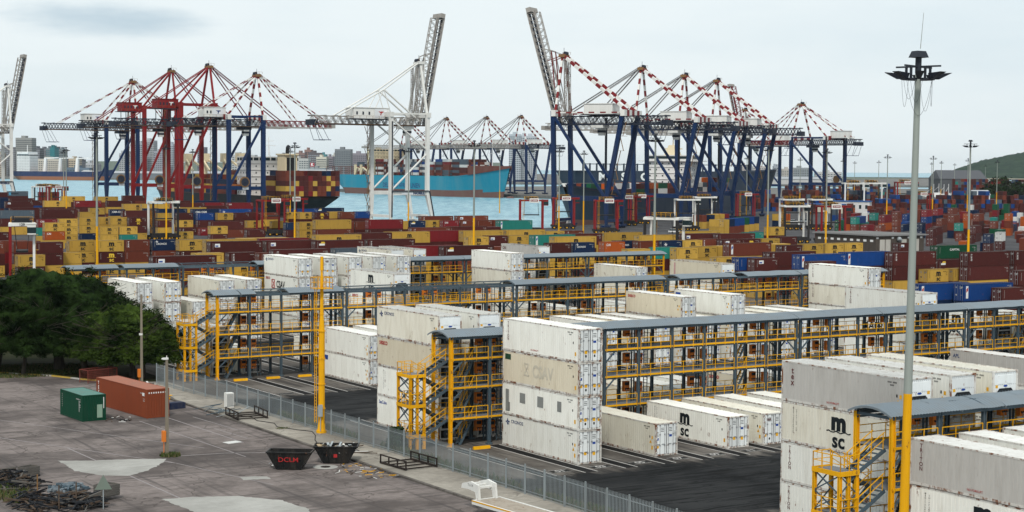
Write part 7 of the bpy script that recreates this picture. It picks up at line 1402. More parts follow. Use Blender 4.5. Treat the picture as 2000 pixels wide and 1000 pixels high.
# ------------------------------------------------------------------ far city
def tower(lab_, x0, x1, ytop, D, col, bays=6, dark=True, depth=26, steps=None, name='tower_block', wcol=None, base=0.2, band=False):
    xm = (x0+x1)/2; hzn = 319.6+.0078*xm; h = CAMH + (hzn-ytop)/FPX*D; w = (x1-x0)/FPX*D; p = P_(xm, D)
    t = empty(name, (p[0], p[1], base), -.05, lab_, 'building'); b = MB()
    k = 'facade_%d_%d_%d' % tuple(int(c*100) for c in col); mt = paint(k, col, .7, streak=.15, scale=.04, var=.06)
    b.box(-w/2, w/2, -depth/2, depth/2, 0, h)
    if steps:
        for (a, c, dz) in steps: b.box(-w/2+a*w, -w/2+c*w, -depth/3, depth/3, h, h+dz)
    b.build('wall', mt, t)
    wm = MB(); fl = max(3, int(h/3.6)); 
    for f in range(1, fl):
        z = f*h/fl
        for i in range(bays):
            a = -w/2+(i+.16)*w/bays; c = -w/2+(i+.84)*w/bays
            if band: a, c = -w/2+.02*w+i*.96*w/bays, -w/2+.02*w+(i+1)*.96*w/bays
            wm.box(a, c, -depth/2-.12, -depth/2-.02, z-h/fl*.62, z-h/fl*.2)
    for s in (-1, 1):
        for f in range(1, fl):
            for i in range(4):
                y0 = -depth/2+(i+.2)*depth/4; x_0, x_1 = sorted((s*(w/2+.12), s*(w/2+.02))); wm.box(x_0, x_1, y0, y0+depth/4*.6, f*h/fl-h/fl*.62, f*h/fl-h/fl*.2)
    wo_ = wm.build('window_grid', wcol or WIN_D, t); wo_['kind'] = 'stuff'
WIN_D = plain('window_dark', (.055,.07,.085), .3); WIN_L = plain('window_light', (.30,.33,.36), .4); WIN_T = plain('window_teal', (.02,.16,.19), .3)
g1, g2, g3 = (.22,.23,.24), (.12,.125,.14), (.36,.34,.30); br = (.17,.13,.125); tn = (.44,.38,.29); wh = (.52,.52,.50); tl = (.03,.17,.19)
for a in (
 ('cream block at the far left edge behind the white crane', 0, 7, 300, 3250, tn, 3), ('dark slab behind the white crane legs at left edge', 8, 34, 288, 3300, g2, 6),
 ('tall grey slab tower, tallest of the left skyline', 35, 67, 270, 3250, (.27,.275,.265), 14), ('dark grey office block just right of the tallest grey slab', 68, 82, 290, 3350, g2, 4), ('grey block with lighter roof box, third right of tallest slab', 81, 95, 291, 3400, (.19,.20,.22), 4),
 ('slim blue-grey block left of the teal tower', 94, 103, 290, 3350, (.16,.20,.22), 3), ('teal glass tower of the left skyline', 102, 111, 289, 3250, tl, 3), ('dark narrow block right of the teal tower', 110, 120, 291, 3350, g2, 3), ('blue-grey block at the right end of the left cluster', 119, 128, 292, 3300, (.2,.24,.26), 3),
 ('long low cream flats with rooftop boxes above the cobalt ship', 75, 124, 311, 3180, (.50,.47,.41), 12), ('brown block half behind the cream flats', 123, 133, 309, 3350, br, 3), ('beige block with dark side, right of the left cluster', 138, 156, 310, 3250, tn, 4), ('dark grey block beside the beige one', 155, 164, 312, 3300, g2, 3),
 ('low white hall right of the beige block', 171, 194, 319, 3200, (.42,.44,.46), 5), ('long low blue-roofed sheds along the left shore', 134, 178, 328, 3130, (.10,.15,.20), 8), ('long white low sheds along the left shore', 150, 200, 337, 3110, (.5,.5,.49), 10),
 ('pale grey hotel block left of the red crane legs', 236, 262, 300, 3200, (.36,.38,.40), 6), ('tall pale twin slab behind the red crane, left part', 263, 284, 280, 3250, (.33,.36,.39), 7), ('tall pale twin slab behind the red crane, taller part', 283, 304, 275, 3300, (.36,.38,.40), 7), ('grey-violet block right of the pale twin slabs', 303, 327, 296, 3200, (.28,.29,.33), 6), ('pale slab behind the second red crane legs', 327, 341, 282, 3250, (.34,.37,.41), 5),
 ('dark violet block between the red crane legs', 388, 402, 288, 3300, (.16,.16,.20), 4), ('low pale hall behind the black ship cranes', 455, 500, 303, 3200, (.45,.47,.48), 9), ('small grey block behind the funnel', 549, 559, 303, 3250, (.2,.22,.25), 3),
 ('brown-pink stepped block, left wing', 579, 597, 299, 3150, (.22,.15,.14), 6), ('brown-pink stepped block, tall middle', 596, 609, 293, 3200, (.26,.165,.145), 4), ('dark brown wide block right of the stepped one', 603, 627, 299, 3100, (.105,.095,.105), 7), ('small teal-topped block behind the cream one', 627, 637, 302, 3250, (.08,.26,.29), 3), ('cream block with dark window bands at centre skyline', 619, 639, 307, 3050, (.53,.50,.42), 5), ('violet-grey block right of the cream banded one', 638, 651, 306, 3150, (.24,.22,.25), 5), ('narrow pale block left of the big grey tower', 650, 656, 303, 3200, (.46,.46,.43), 2),
 ('big grey stepped tower at the centre skyline', 655, 686, 292, 3050, (.17,.18,.19), 9), ('violet wide block left of the white crane legs', 687, 716, 300, 3150, (.22,.205,.235), 8), ('long pale low block under the centre skyline', 562, 604, 310, 3000, (.42,.42,.40), 9), ('wide grey warehouse with red sign tower behind the ship stern', 603, 637, 329, 2950, (.27,.29,.30), 4),
 ('pale blue high-rise behind the three distant cranes, left half', 993, 1016, 263, 3100, (.38,.43,.47), 6), ('pale blue high-rise behind the three distant cranes, right half', 1015, 1047, 266, 3150, (.42,.46,.50), 8), ('grey block far behind the last navy crane', 1545, 1576, 328, 3600, (.24,.27,.29), 7), ('pale flats seen through navy crane legs, left one', 1440, 1462, 322, 3600, (.42,.38,.36), 5), ('pale flats seen through navy crane legs, right one', 1468, 1492, 325, 3650, (.44,.42,.42), 6), ('blue-grey block right of the pale flats behind the cranes', 1508, 1522, 325, 3700, (.3,.33,.37), 3), ('low cream block behind the last crane', 1524, 1546, 330, 3600, (.42,.40,.37), 5), ('low white hall on the far right shore', 1590, 1640, 336, 3700, (.44,.45,.45), 9)):
    tower(*a, steps=([(.1,.32,5),(.45,.7,4)] if len(a[0]) % 3 == 0 else [(.3,.55,4)]), wcol=(WIN_T if 'teal' in a[0] else WIN_L if sum(a[5]) < .45 else WIN_D), band='band' in a[0])
p = P_(607, 2940); t = empty('sign_tower', (p[0]+2, p[1], 0), 0, 'square red sign with white letter above the grey warehouse', 'sign')
hh = CAMH + (324.3-319)/FPX*2940; b = MB(); b.box(-3,3,-3,3,0,hh-6); b.build('pylon', paint('facade_27', (.27,.29,.30)), t)
b = MB(); b.box(-3.4,3.4,-3.4,3.4,hh-6,hh+.6); b.build('sign_box', paint('sign_red', (.45,.03,.05), .5), t); lettering('K', INKW, t, (0,-3.5,hh-2.7), (1,0,0), (0,0,1), 6, .06)
# hazy shore sheds as one strip each
for lb, x, D, w, h, c in (('long pale quay shed behind the turquoise ship stern', 610, 2860, 70, 15, (.40,.42,.43)), ('long dark quay shed at the far left shore', 240, 3100, 150, 9, (.15,.18,.21)), ('long grey quay shed behind black ship', 420, 3100, 130, 10, (.3,.31,.32)), ('white quay shed right of the last crane', 1530, 2900, 160, 9, (.42,.43,.43))):
    p = P_(x, D); t = empty('quay_shed', (p[0], p[1], 0), 0, lb, 'shed'); b = MB(); b.box(-w/2,w/2,-10,10,0,h); b.build('wall', paint('shed_%d' % int(c[0]*100), c, .7, streak=.2, scale=.05), t)
    b = MB(); b.hexa([(-w/2-1,-11,h),(w/2+1,-11,h),(w/2+1,11,h),(-w/2-1,11,h)], [(-w/2-1,-.5,h+4),(w/2+1,-.5,h+4),(w/2+1,.5,h+4),(-w/2-1,.5,h+4)]); b.build('roof', RG, t)
# low land mass behind the left skyline and right shore
for nm, pts in (('far_hills', [(x, 318+math.sin(x*.02)*1.5) for x in range(-60, 1000, 20)]),):
    b = MB(); b.sm = True
    for (xa, ya), (xb, yb) in zip(pts, pts[1:]):
        A = P_(xa, 6900); B_ = P_(xb, 6900); ha = CAMH+(319.6+.0078*xa-(ya-3))/FPX*6900*.8; hb_ = CAMH+(319.6+.0078*xb-(yb-3))/FPX*6900*.8
        b.quad((A[0],A[1]-300,0),(B_[0],B_[1]-300,0),(B_[0],B_[1],hb_),(A[0],A[1],ha)); b.quad((A[0],A[1],ha),(B_[0],B_[1],hb_),(B_[0],B_[1]+600,0),(A[0],A[1]+600,0))
    o = b.build(nm, plain('hill_green', (.10,.13,.10), .9)); tag(o, kind='structure')

# ------------------------------------------------------------------ the lot in front: fence, masts, skips, boxes, debris
t = empty('palisade_fence', UV(68.75, 40, 0), ANG, 'grey steel palisade fence running between the lot and the reefer yard', 'fence')
fp = [(68.75+.25*math.sin(v*.07), v) for v in [44+2.75*i for i in range(45)]] + [(68.5,167.6),(68.2,170.2),(67.9,172.8),(67.7,175.4),(67.6,178),(67.5,180.6),(67.5,183.2)]
fp.sort(key=lambda p: p[1]); ou = (68.75, 40)
for i, (u, v) in enumerate(fp):
    b = MB(); x, y = u-ou[0], v-ou[1]; b.box(x-.05, x+.05, y-.05, y+.05, 0, 2.5); b.build('post', FENCEM, t)
    if i+1 < len(fp):
        u2, v2 = fp[i+1]; p = Vector((x, y, 0)); q = Vector((u2-ou[0], v2-ou[1], 0)); L = (q-p).length; n = max(3, int(L/.165)); b = MB()
        for zz in (.45, 2.05): b.bar(p+Vector((.06,0,zz)), q+Vector((.06,0,zz)), .045, .05)
        for k in range(1, n):
            c = p.lerp(q, k/n)+Vector((-.01,0,0)); h = 2.4
            b.quad(c+Vector((0,-.034,.2)), c+Vector((.012,0,.2)), c+Vector((.012,0,h-.12)), c+Vector((0,-.034,h-.12))); b.quad(c+Vector((.012,0,.2)), c+Vector((0,.034,.2)), c+Vector((0,.034,h-.12)), c+Vector((.012,0,h-.12)))
            b.quad(c+Vector((0,-.034,h-.12)), c+Vector((.012,0,h-.12)), c+Vector((-.02,.0,h+.02)), c+Vector((-.03,-.03,h+.02))); b.quad(c+Vector((.012,0,h-.12)), c+Vector((0,.034,h-.12)), c+Vector((-.03,.03,h+.02)), c+Vector((-.02,0,h+.02)))
        b.build('pale_panel', FENCEM, t)
# box-shaped yellow mast
t = empty('light_mast', (-17.8,156.5,.15), ANG, 'all-yellow tapered mast with ladder beside the fence', 'light mast')
b = MB(); n = 12
b.tube((0,0,0),(0,0,.25),.5,n=n); b.tube((0,0,.05),(0,0,1.0),.42,.31,n); b.tube((0,0,1.0),(0,0,9.6),.31,.29,n); b.tube((0,0,9.6),(0,0,11.2),.29,.17,n); b.tube((0,0,11.2),(0,0,14.6),.17,.16,n); b.tube((0,0,14.6),(0,0,15.3),.12,.1,n); b.tube((0,0,15.3),(0,0,16.6),.17,.15,n)
for z in (2.3,4.6,7.0,9.6,11.2,13.6): b.tube((0,0,z-.05),(0,0,z+.05),.36 if z < 10 else .22,n=n)
b.build('pole', YEL, t)
b = MB()
for s in (-.2,.2): b.bar((-.62,s,1.0),(-.62,s,13.6),.045)
for k in range(40): b.bar((-.62,-.2,1.2+k*.31),(-.62,.2,1.2+k*.31),.03)
for k in range(5): b.bar((-.62,0,1.6+k*2.5),(-.2,0,1.6+k*2.5),.04)
b.build('ladder', YEL, t)
b = MB(); b.box(-.8,.8,-.7,.7,13.6,13.66); rail(b,(-.8,-.7,13.66),(.8,-.7,13.66),1.0,.8,False); rail(b,(-.8,.7,13.66),(.8,.7,13.66),1.0,.8,False); rail(b,(-.8,-.7,13.66),(-.8,.7,13.66),1.0,.7,False); rail(b,(.8,-.7,13.66),(.8,.7,13.66),1.0,.7,False); b.build('platform', YEL, t)
b = MB(); b.box(-.5,-.15,-.55,-.3,1.6,2.7); b.bar((-.3,-.4,.2),(-.3,-.4,1.6),.06); b.build('switch_box', GALV, t)
# concrete utility poles
POLE = paint('concrete_pole', (.20,.175,.135), .8, streak=.4)
def upole(lab_, u, v, h, box_at=None, cam_=True, cabl=False):
    t = empty('utility_pole', UV(u, v, 0), ANG, lab_, 'pole')
    b = MB(); b.hexa([(-.14,-.12,0),(.14,-.12,0),(.14,.12,0),(-.14,.12,0)],[(-.09,-.08,h),(.09,-.08,h),(.09,.08,h),(-.09,.08,h)]); b.build('pole', POLE, t)
    if box_at: b = MB(); b.box(-.42,-.15,-.2,.2,box_at,box_at+.95); b.bar((-.28,0,.2),(-.28,0,box_at),.06); b.build('meter_box', ORANGE, t)
    if cam_: b = MB(); b.box(-.35,.12,-.1,.1,h-.05,h+.12); b.bar((0,0,h-.1),(0,0,h+.3),.05); b.tube((-.45,0,h+.04),(-.3,0,h+.04),.07,n=8); b.build('camera', C_WHITE, t)
    else: b = MB(); b.box(-.25,.1,-.1,.1,h*.55,h*.55+.22); b.build('camera', C_WHITE, t)
upole('concrete pole with orange meter box standing alone on the lot', 51.8, 138.1, 8.4, 1.2)
upole('taller concrete pole with orange meter box by the tree', 66.0, 184.0, 10.4, .9, False)
# containers on the lot
t = empty('shipping_container', UV(52.45,163.2,0), ANG-math.pi/2+.05, 'small dark green container with pale roof, alone on the lot', 'container')
GRN = paint('container_lot_green', (.006,.050,.028), .55, streak=.25, rust=.05, grime=(.03,.04,.03)); GRNR = paint('container_lot_green_roof', (.10,.22,.19), .7, streak=.5)
RST = paint('container_lot_rust', (.185,.045,.020), .6, streak=.3, rust=.2, grime=(.09,.04,.03)); RSTR = paint('container_lot_rust_roof', (.30,.12,.08), .75, streak=.5)
inst('body', DRY_MESH[(20,2.59)], [GRN, GRN, RODS, GRNR, CODEW], t)
b = MB(); b.quad((3.04,.3,.3),(3.04,.85,.3),(3.04,.85,1.6),(3.04,.3,1.6)); b.build('pale_panel', paint('panel_pale_green', (.22,.32,.25), .7, streak=.3), t)
for yy in (.0,): 
    for k in range(7): lettering('H', INKW, t, (3.045,.92,2.1-k*.16), (0,1,0), (0,0,1), .17, .01) if False else None
b = MB(); b.quad((3.042,.95,1.2),(3.042,1.02,1.2),(3.042,1.02,2.3),(3.042,.95,2.3)); b.quad((2.2,-1.226,.9),(2.28,-1.226,.9),(2.28,-1.226,2.0),(2.2,-1.226,2.0)); b.build('code_strip', INKW, t)
t = empty('shipping_container', UV(58.25,165.3,0), ANG-math.pi/2+.09, 'long rust-red container with faded roof, alone on the lot', 'container')
inst('body', DRY_MESH[(40,2.896)], [RST, RST, RODS, RSTR, CODEW], t)
for i, ch in enumerate('TEX'): lettering(ch, INKW, t, (-5.5,-1.227,2.35-i*.48), (1,0,0), (0,0,1), .5, .02)
b = MB()
for k in range(8): b.quad((6.1,-1.0+k*.25,2.45),(6.1,-.88+k*.25,2.45),(6.1,-.88+k*.25,2.6),(6.1,-1.0+k*.25,2.6))
b.quad((5.1,-1.227,2.2),(5.6,-1.227,2.2),(5.6,-1.227,2.5),(5.1,-1.227,2.5)); b.build('code_strip', INKW, t)
# waste skips
SKIP = paint('skip_black', (.010,.011,.012), .4, streak=.2, rust=.12)
def skip(lab_, u, v, rz, red, seed):
    t = empty('waste_skip', UV(u, v, .004), ANG+rz, lab_, 'skip'); b = MB(); rnd = random.Random(seed)
    lo = [(-1.05,-.8,.05),(1.05,-.8,.05),(1.05,.8,.05),(-1.05,.8,.05)]; hi = [(-1.85,-.95,1.45),(1.85,-.95,1.45),(1.85,.95,1.45),(-1.85,.95,1.45)]
    li = [(-1.0,-.75,.12),(1.0,-.75,.12),(1.0,.75,.12),(-1.0,.75,.12)]; hi2 = [(-1.78,-.89,1.45),(1.78,-.89,1.45),(1.78,.89,1.45),(-1.78,.89,1.45)]
    for k in range(4):
        j = (k+1) % 4; b.quad(lo[k],lo[j],hi[j],hi[k]); b.quad(li[j],li[k],hi2[k],hi2[j]); b.quad(hi[k],hi[j],hi2[j],hi2[k])
    b.quad(*lo[::-1]); b.quad(*li)
    for k in range(4): b.bar(hi[k], hi[(k+1) % 4], .1, .12)
    for x in (-.5,.5): b.bar((x,-.82,.1),(x*1.4,-.97,1.4),.07,.05)
    for s in (-1,1): b.tube((s*.9,-1.0,.95),(s*.9,-.88,.95),.08,n=8)
    b.build('body', SKIP, t)
    if red:
        m = Matrix.Identity(4); up = Vector((0,-.15,1.4)).normalized(); lettering(red, INKR, t, (0,-.935,.86), (1,0,0), up, .55, .008, 1.15); lettering('031 4659291', INKR, t, (0,-.895,.5), (1,0,0), up, .2, .008) if False else None
    else: b = MB(); b.quad((-.15,-.90,.55),(.15,-.90,.55),(.15,-.93,.85),(-.15,-.93,.85)); b.build('mark', INKR, t)
    b = MB()
    for k in range(55 if not red else 14):
        p = Vector((rnd.uniform(-1.6,1.6) if not red else rnd.uniform(-1.5,-.4), rnd.uniform(-.75,.75), rnd.uniform(.9,1.55) if not red else rnd.uniform(.4,1.0))); d = Vector((rnd.uniform(-1,1),rnd.uniform(-1,1),rnd.uniform(-.5,.8)))*(.5 if not red else .6); b.bar(p-d*.5, p+d*.5, rnd.uniform(.05,.3), .03, rnd.choice((0,0,1,2)))
    o = b.build('scrap', [GALV, C_WHITE, paint('scrap_tan', (.35,.27,.17), .8)], None); o.matrix_basis = Matrix.Translation(UV(u, v, .01)) @ rotz(ANG+rz); tag(o, ('bright sheet-metal scrap heaped in the skip near the kerb' if not red else 'few white and tan boards lying in the lettered skip'), 'scrap', kind='stuff')
skip('black waste skip with red letters on the lot, nearer the camera', 58.4, 127.0, -.62, 'DCLM', 2); skip('black waste skip heaped with scrap metal against the kerb', 63.0, 127.7, -.55, None, 5)
# dark spreader frames lying by the fence
FR = paint('frame_black_steel', (.018,.014,.013), .7, streak=.3, rust=.15)
def bed(lab_, u, v, rz):
    t = empty('steel_frame', UV(u, v, .15), ANG+rz, lab_, 'steel frame'); b = MB()
    for x in (-1.5,1.5): b.bar((x,-2.1,.12),(x,2.1,.12),.14)
    for y in (-1.9,-.6,.6,1.9): b.bar((-1.5,y,.12),(1.5,y,.12),.1)
    b.build('base', FR, t)
    for x in (-1.5,1.5):
        b = MB(); b.bar((x,-2.1,.75),(x,2.1,.75),.1)
        for y in (-2.05,-.7,.7,2.05): b.bar((x,y,.15),(x,y,.75),.1)
        b.build('side_rail', FR, t)
bed('dark steel frame on the sidewalk by the fence gap, farther one', 66.3, 154.6, -.1); bed('dark steel frame on the sidewalk by the fence, nearer one', 67.2, 122.6, .05)
# trailer gooseneck at the bottom edge
t = empty('flatbed_trailer', UV(63.55,102.9,.004), ANG-math.pi/2+.06, 'white rusty flatbed trailer with raised gooseneck at the bottom edge', 'trailer')
b = MB()
for y in (-.75,.75): b.prism([(-3.1,y-.08,1.5),(-3.0,y-.08,1.85),(-1.9,y-.08,2.15),(-.9,y-.08,2.0),(-.75,y-.08,.9),(-1.15,y-.08,.9),(-1.3,y-.08,1.45),(-2.2,y-.08,1.55)],(0,.16,0))
for x in (-2.9,-2.2,-1.4): b.box(x-.1,x+.1,-.67,.67,1.65,1.8)
b.build('gooseneck', C_WHITE, t)
lettering('T 6 19', INK, t, (-1.9,-.835,1.85), (1,0,0), (0,0,1), .26, .01)
b = MB(); b.box(-1.1,9.0,-1.25,-1.1,.65,.95); b.box(-1.1,9.0,1.1,1.25,.65,.95); b.box(-1.1,-.95,-1.1,1.1,.65,.95)
for k in range(34): b.box(-.9+k*.29,-.66+k*.29,-1.09,1.09,.86,.92,2)
b.box(-1.1,9.0,-1.262,-1.251,.85,.95,1); b.build('deck', [C_WHITE, YEL, paint('deck_rusty_board', (.40,.35,.29), .8, streak=.6, rust=.3)], t)
for x in (5.0,6.3):
    for y in (-.9,.9): b = MB(); b.tube((x,y-.2,.42),(x,y+.2,.42),.42,n=14); b.build('wheel', BLACK, t)
# stop blocks
for i, (r_, v, bays) in enumerate((('N2',128.25,(0,2,4,9)),('N3',182.75,(0,1,2,5,6)),('N1',73.5,(4,)))):
    for bq in bays:
        t_ = MB(); t_.hexa([(-.85,-.16,0),(.85,-.16,0),(.85,.16,0),(-.85,.16,0)],[(-.85,-.1,.26),(.85,-.1,.26),(.85,.1,.26),(-.85,.1,.26)])
        o = t_.build('wheel_stop', YEL, None, UV(77.26+4.12*bq, v-.9, .01), ANG); tag(o, 'yellow wheel stop, %s from the left end of the %s rack' % (ORDS[bays.index(bq)], {'N2':'second','N3':'third','N1':'nearest'}[r_]), 'wheel stop', 'yellow wheel stops on the bays')
# loose things on the lot
WOOD = paint('old_timber', (.075,.052,.038), .9, streak=.5); TARP = paint('white_plastic', (.62,.62,.60), .5, streak=.2); TIMB = paint('grey_timber', (.10,.095,.088), .9, streak=.4)
def pile(name, lab_, cat, u, v, n, ru, rv, mats, smin, smax, seed, hmax=.5, z=.01, long=1.2, w=.1):
    b = MB(); rnd = random.Random(seed)
    for k in range(n):
        a = rnd.uniform(0, 6.28); rr = rnd.random()**.7; p = Vector((math.cos(a)*rr*ru, math.sin(a)*rr*rv, rnd.uniform(0, hmax*(1-rr*.7))+.05)); th = rnd.uniform(0, 3.14); L = rnd.uniform(.3, 1)*long
        d = Vector((math.cos(th), math.sin(th), rnd.uniform(-.25,.25)))*L/2; b.bar(p-d, p+d, rnd.uniform(.4,1)*w, rnd.uniform(.3,.8)*w, rnd.randrange(len(mats)))
    o = b.build(name, mats, None, UV(u, v, z), ANG); tag(o, lab_, cat, kind='stuff'); return o
pile('timber_heap', 'heap of broken grey timber and pallets at the lower left corner', 'rubble', 36.2, 131.5, 170, 2.2, 4.2, [WOOD, DARK, BLACK, TIMB], 0, 0, 1, 1.3, long=2.2, w=.16)
pile('timber_heap', 'dark stacked slats and boards in the bottom left corner, nearer heap', 'rubble', 38.4, 121.0, 130, 1.8, 2.8, [WOOD, DARK, DARK, TIMB], 0, 0, 4, 1.2, long=2.0, w=.16)
pile('roof_tile_heap', 'small heap of blue-grey roof tiles on the left', 'rubble', 39.6, 127.0, 60, 1.5, 1.2, [ROOFM, STEEL], 0, 0, 6, .6, long=.9, w=.3)
pile('plastic_heap', 'white plastic sheets and yellow bars dumped beyond the rust-red container', 'rubble', 63.6, 173.5, 70, 1.3, 3.0, [TARP, TARP, YEL], 0, 0, 2, .4, long=1.4, w=.35)
pile('plastic_heap', 'white plastic bags by the fence corner', 'rubble', 65.9, 181.5, 40, 1.0, 1.8, [TARP, TIMB], 0, 0, 8, .5, long=.9, w=.45)
pile('metal_strips', 'long bright metal strips lying on the sidewalk by the fence', 'rubble', 65.6, 159.8, 22, .8, 4.2, [GALV, STEEL], 0, 0, 3, .15, .16, 4.5, .08)
pile('scattered_debris', 'scattered tan splinters and scraps behind the scrap-filled skip', 'rubble', 63.3, 122.2, 90, 2.6, 4.2, [WOOD, paint('scrap_tan', (.35,.27,.17)), TARP, DARK, YEL], 0, 0, 11, .05, long=.7, w=.07)
pile('scattered_debris', 'bits of litter by the long rust-red container', 'rubble', 55.0, 160.2, 26, 1.6, 2.6, [TARP, WOOD, DARK], 0, 0, 12, .06, long=.7, w=.1)
pile('drift_planks', 'pale planks and poles on the sidewalk beside the skip', 'rubble', 66.4, 131.5, 9, 1.0, 2.2, [TARP, WOOD], 0, 0, 14, .1, .16, 4.0, .12)
for k, (u, v, w, l, lab_) in enumerate(((38.6,134.0,1.3,1.1,'grey wooden crate by the timber heap, farther one'),(41.0,122.0,1.5,1.2,'grey wooden crate on the slat heap, nearer one'))):
    t = empty('wooden_crate', UV(u, v, .3 if k else .01), ANG+.4, lab_, 'crate')
    for s in (-1,1):
        b = MB()
        for q in range(4): b.box(-w/2,w/2,s*l/2-.03,s*l/2+.03,.08+q*.2,.24+q*.2)
        b.build('side', TIMB, t); b = MB()
        for q in range(4): b.box(s*w/2-.03,s*w/2+.03,-l/2+.031,l/2-.031,.08+q*.2,.24+q*.2)
        b.build('side', TIMB, t)
    b = MB(); b.box(-w/2,w/2,-l/2,l/2,0,.07); b.build('floor', TIMB, t)
t = empty('road_sign', UV(39.6,118.6,.0), ANG-.3, 'triangular road sign seen from behind at the bottom left', 'sign')
b = MB(); b.tube((0,0,0),(0,0,2.5),.04,n=8); b.build('post', GALV, t); b = MB(); b.prism([(-.62,-.05,1.45),(.62,-.05,1.45),(0,-.05,2.55)],(0,.02,0)); b.build('plate', paint('sign_back', (.16,.20,.17), .6), t)
for k, (u, v) in enumerate(((36.5,124.5),(38.0,119.9),(36.6,119.5))):
    b = MB(); b.tube((0,0,0),(0,0,1.9),.05,n=8); o = b.build('fence_post', WOOD if k else C_RUST, None, UV(u, v, 0)); tag(o, ('rusty','leaning dark','short dark')[k] + ' post standing in the bottom left timber heaps', 'post')
b = MB(); b.tube((0,0,.0),(0,0,.02),.42,n=20); o = b.build('manhole_cover', FR, None, UV(61.2,126.1,.012)); tag(o, 'round iron manhole cover on the lot near the skips', 'manhole cover')
b = MB(); b.tube((0,0,.0),(0,0,.008),1.05,n=24); o = b.build('manhole_collar', G_PATCH, None, UV(61.2,126.1,.008)); tag(o, kind='structure')
b = MB(); b.box(-.7,.7,-.5,.5,0,.04); o = b.build('inspection_cover', TARP, None, UV(59.3,141.5,.012), ANG+.2); tag(o, 'pale square cover lying on the lot', 'cover')
t = empty('wire_cage', UV(62.6,189.0,.05), ANG+.3, 'red wire cage barrier standing on the grass verge', 'barrier')
RW = paint('wire_red', (.16,.04,.03), .7, streak=.3); b = MB()
for (p, q_) in (((-2,-.8,1.5),(2,-.8,1.5)),((-2,.8,1.5),(2,.8,1.5)),((-2,-.8,0),(-2,-.8,1.5)),((2,-.8,0),(2,-.8,1.5)),((-2,.8,0),(-2,.8,1.5)),((2,.8,0),(2,.8,1.5)),((-2,-.8,1.5),(-2,.8,1.5)),((2,-.8,1.5),(2,.8,1.5))): b.bar(p, q_, .07)
b.build('frame', RW, t); b = MB()
for k in range(24):
    for y in (-.8,.8): b.bar((-2+k*.17,y,0),(-2+k*.17,y,1.5),.02)
for k in range(7):
    for y in (-.8,.8): b.bar((-2,y,.2+k*.2),(2,y,.2+k*.2),.02)
b.build('mesh', RW, t)
t = empty('air_unit', UV(67.4,161.7,.15), ANG, 'white slatted cabinet standing by the fence gap', 'cabinet')
b = MB(); b.box(-.4,.4,-.35,.35,0,1.5); b.build('body', C_WHITE, t); b = MB()
for k in range(6): b.box(-.34+k*.12,-.27+k*.12,-.37,-.351,.1,1.4)
b.build('slats', RODS, t)
b = MB(); b.box(-.9,.9,-.5,.5,0,.6); b.box(-.8,.8,-.4,.4,.6,.65); o = b.build('plastic_bin', paint('bin_navy', (.015,.025,.06), .5), None, UV(62.6,164.4,.01), ANG+.2); tag(o, 'dark navy bin lying right of the rust-red container', 'bin')
# weeds
def weeds(lab_, u, v, n, ru, rv, h, seed, col=None):
    b = MB(); rnd = random.Random(seed)
    for k in range(n):
        a = rnd.uniform(0, 6.28); r_ = math.sqrt(rnd.random()); p = Vector((math.cos(a)*r_*ru, math.sin(a)*r_*rv, 0)); d = Vector((rnd.uniform(-.4,.4), rnd.uniform(-.4,.4), 1))*h*rnd.uniform(.4,1); s = Vector((rnd.uniform(-1,1), rnd.uniform(-1,1), 0)).normalized()*.05*(1+h)
        b.tri(p-s, p+s, p+d, rnd.randrange(2))
    o = b.build('weeds', [plain('weed_green', (.05,.085,.02), .8), plain('weed_dry', (.11,.10,.045), .8)], None, UV(u, v, .01), ANG); tag(o, lab_, 'weeds', kind='stuff')
weeds('tuft of weeds at the foot of the lone concrete pole', 51.9, 137.6, 260, .9, .9, .4, 1); weeds('long grass along the fence by the first stair tower', 70.0, 121, 1500, .7, 12, .7, 2); weeds('long grass along the fence behind the yellow mast', 69.8, 146, 1300, .6, 9, .8, 3)
weeds('green tuft on the sidewalk by the fence frame', 66.3, 146.0, 160, .7, .5, .3, 4); weeds('long dry grass along the fence near the bottom edge', 70.2, 98, 1300, .8, 10, .6, 5); weeds('rough grass on the verge under the tree', 58, 203, 5200, 9, 6.5, .35, 6)
t = MB(); rnd = random.Random(31)
for k in range(900):
    a = rnd.uniform(0, 6.28); z = rnd.random(); r_ = .9*math.sqrt(rnd.random())*(1-.4*z); p = Vector((math.cos(a)*r_, math.sin(a)*r_*1.3, .2+1.7*z)); d = Vector((rnd.gauss(0,1), rnd.gauss(0,1), rnd.gauss(0,1))).normalized()*.16; s = d.cross(Vector((rnd.random(), rnd.random(), .3))).normalized()*.1; t.quad(p-d-s, p+d-s, p+d+s, p-d+s)
b = t.build('bush', plain('bush_leaf', (.022,.042,.016), .8), None, UV(70.6,131.0,0), ANG); tag(b, 'small dark bush behind the fence by the four-high stack', 'bush')

t = MB(); pts = [(65.6,156.2),(66.6,154.0),(66.1,151.5),(66.9,149.2),(66.2,147.0),(67.1,144.4),(67.9,142.8),(67.2,140.6),(66.0,138.2),(65.4,136.4)]
for p_, q_ in zip(pts, pts[1:]): t.tube((p_[0]-66,p_[1]-146,.03), (q_[0]-66,q_[1]-146,.03), .035, n=6)
o = t.build('cable', BLACK, None, UV(66, 146, .15), ANG); tag(o, 'black cable snaking along the sidewalk from the steel frame to the yellow mast', 'cable')

pile('dark_slats', 'dark metal slats and grates at the very bottom left corner', 'rubble', 36.0, 122.6, 120, 2.0, 3.4, [DARK, BLACK, WOOD], 0, 0, 21, 1.0, long=2.4, w=.14)
weeds('dark scrub along the left edge between the timber heaps', 35.2, 128.5, 900, 1.6, 5.0, .6, 9)

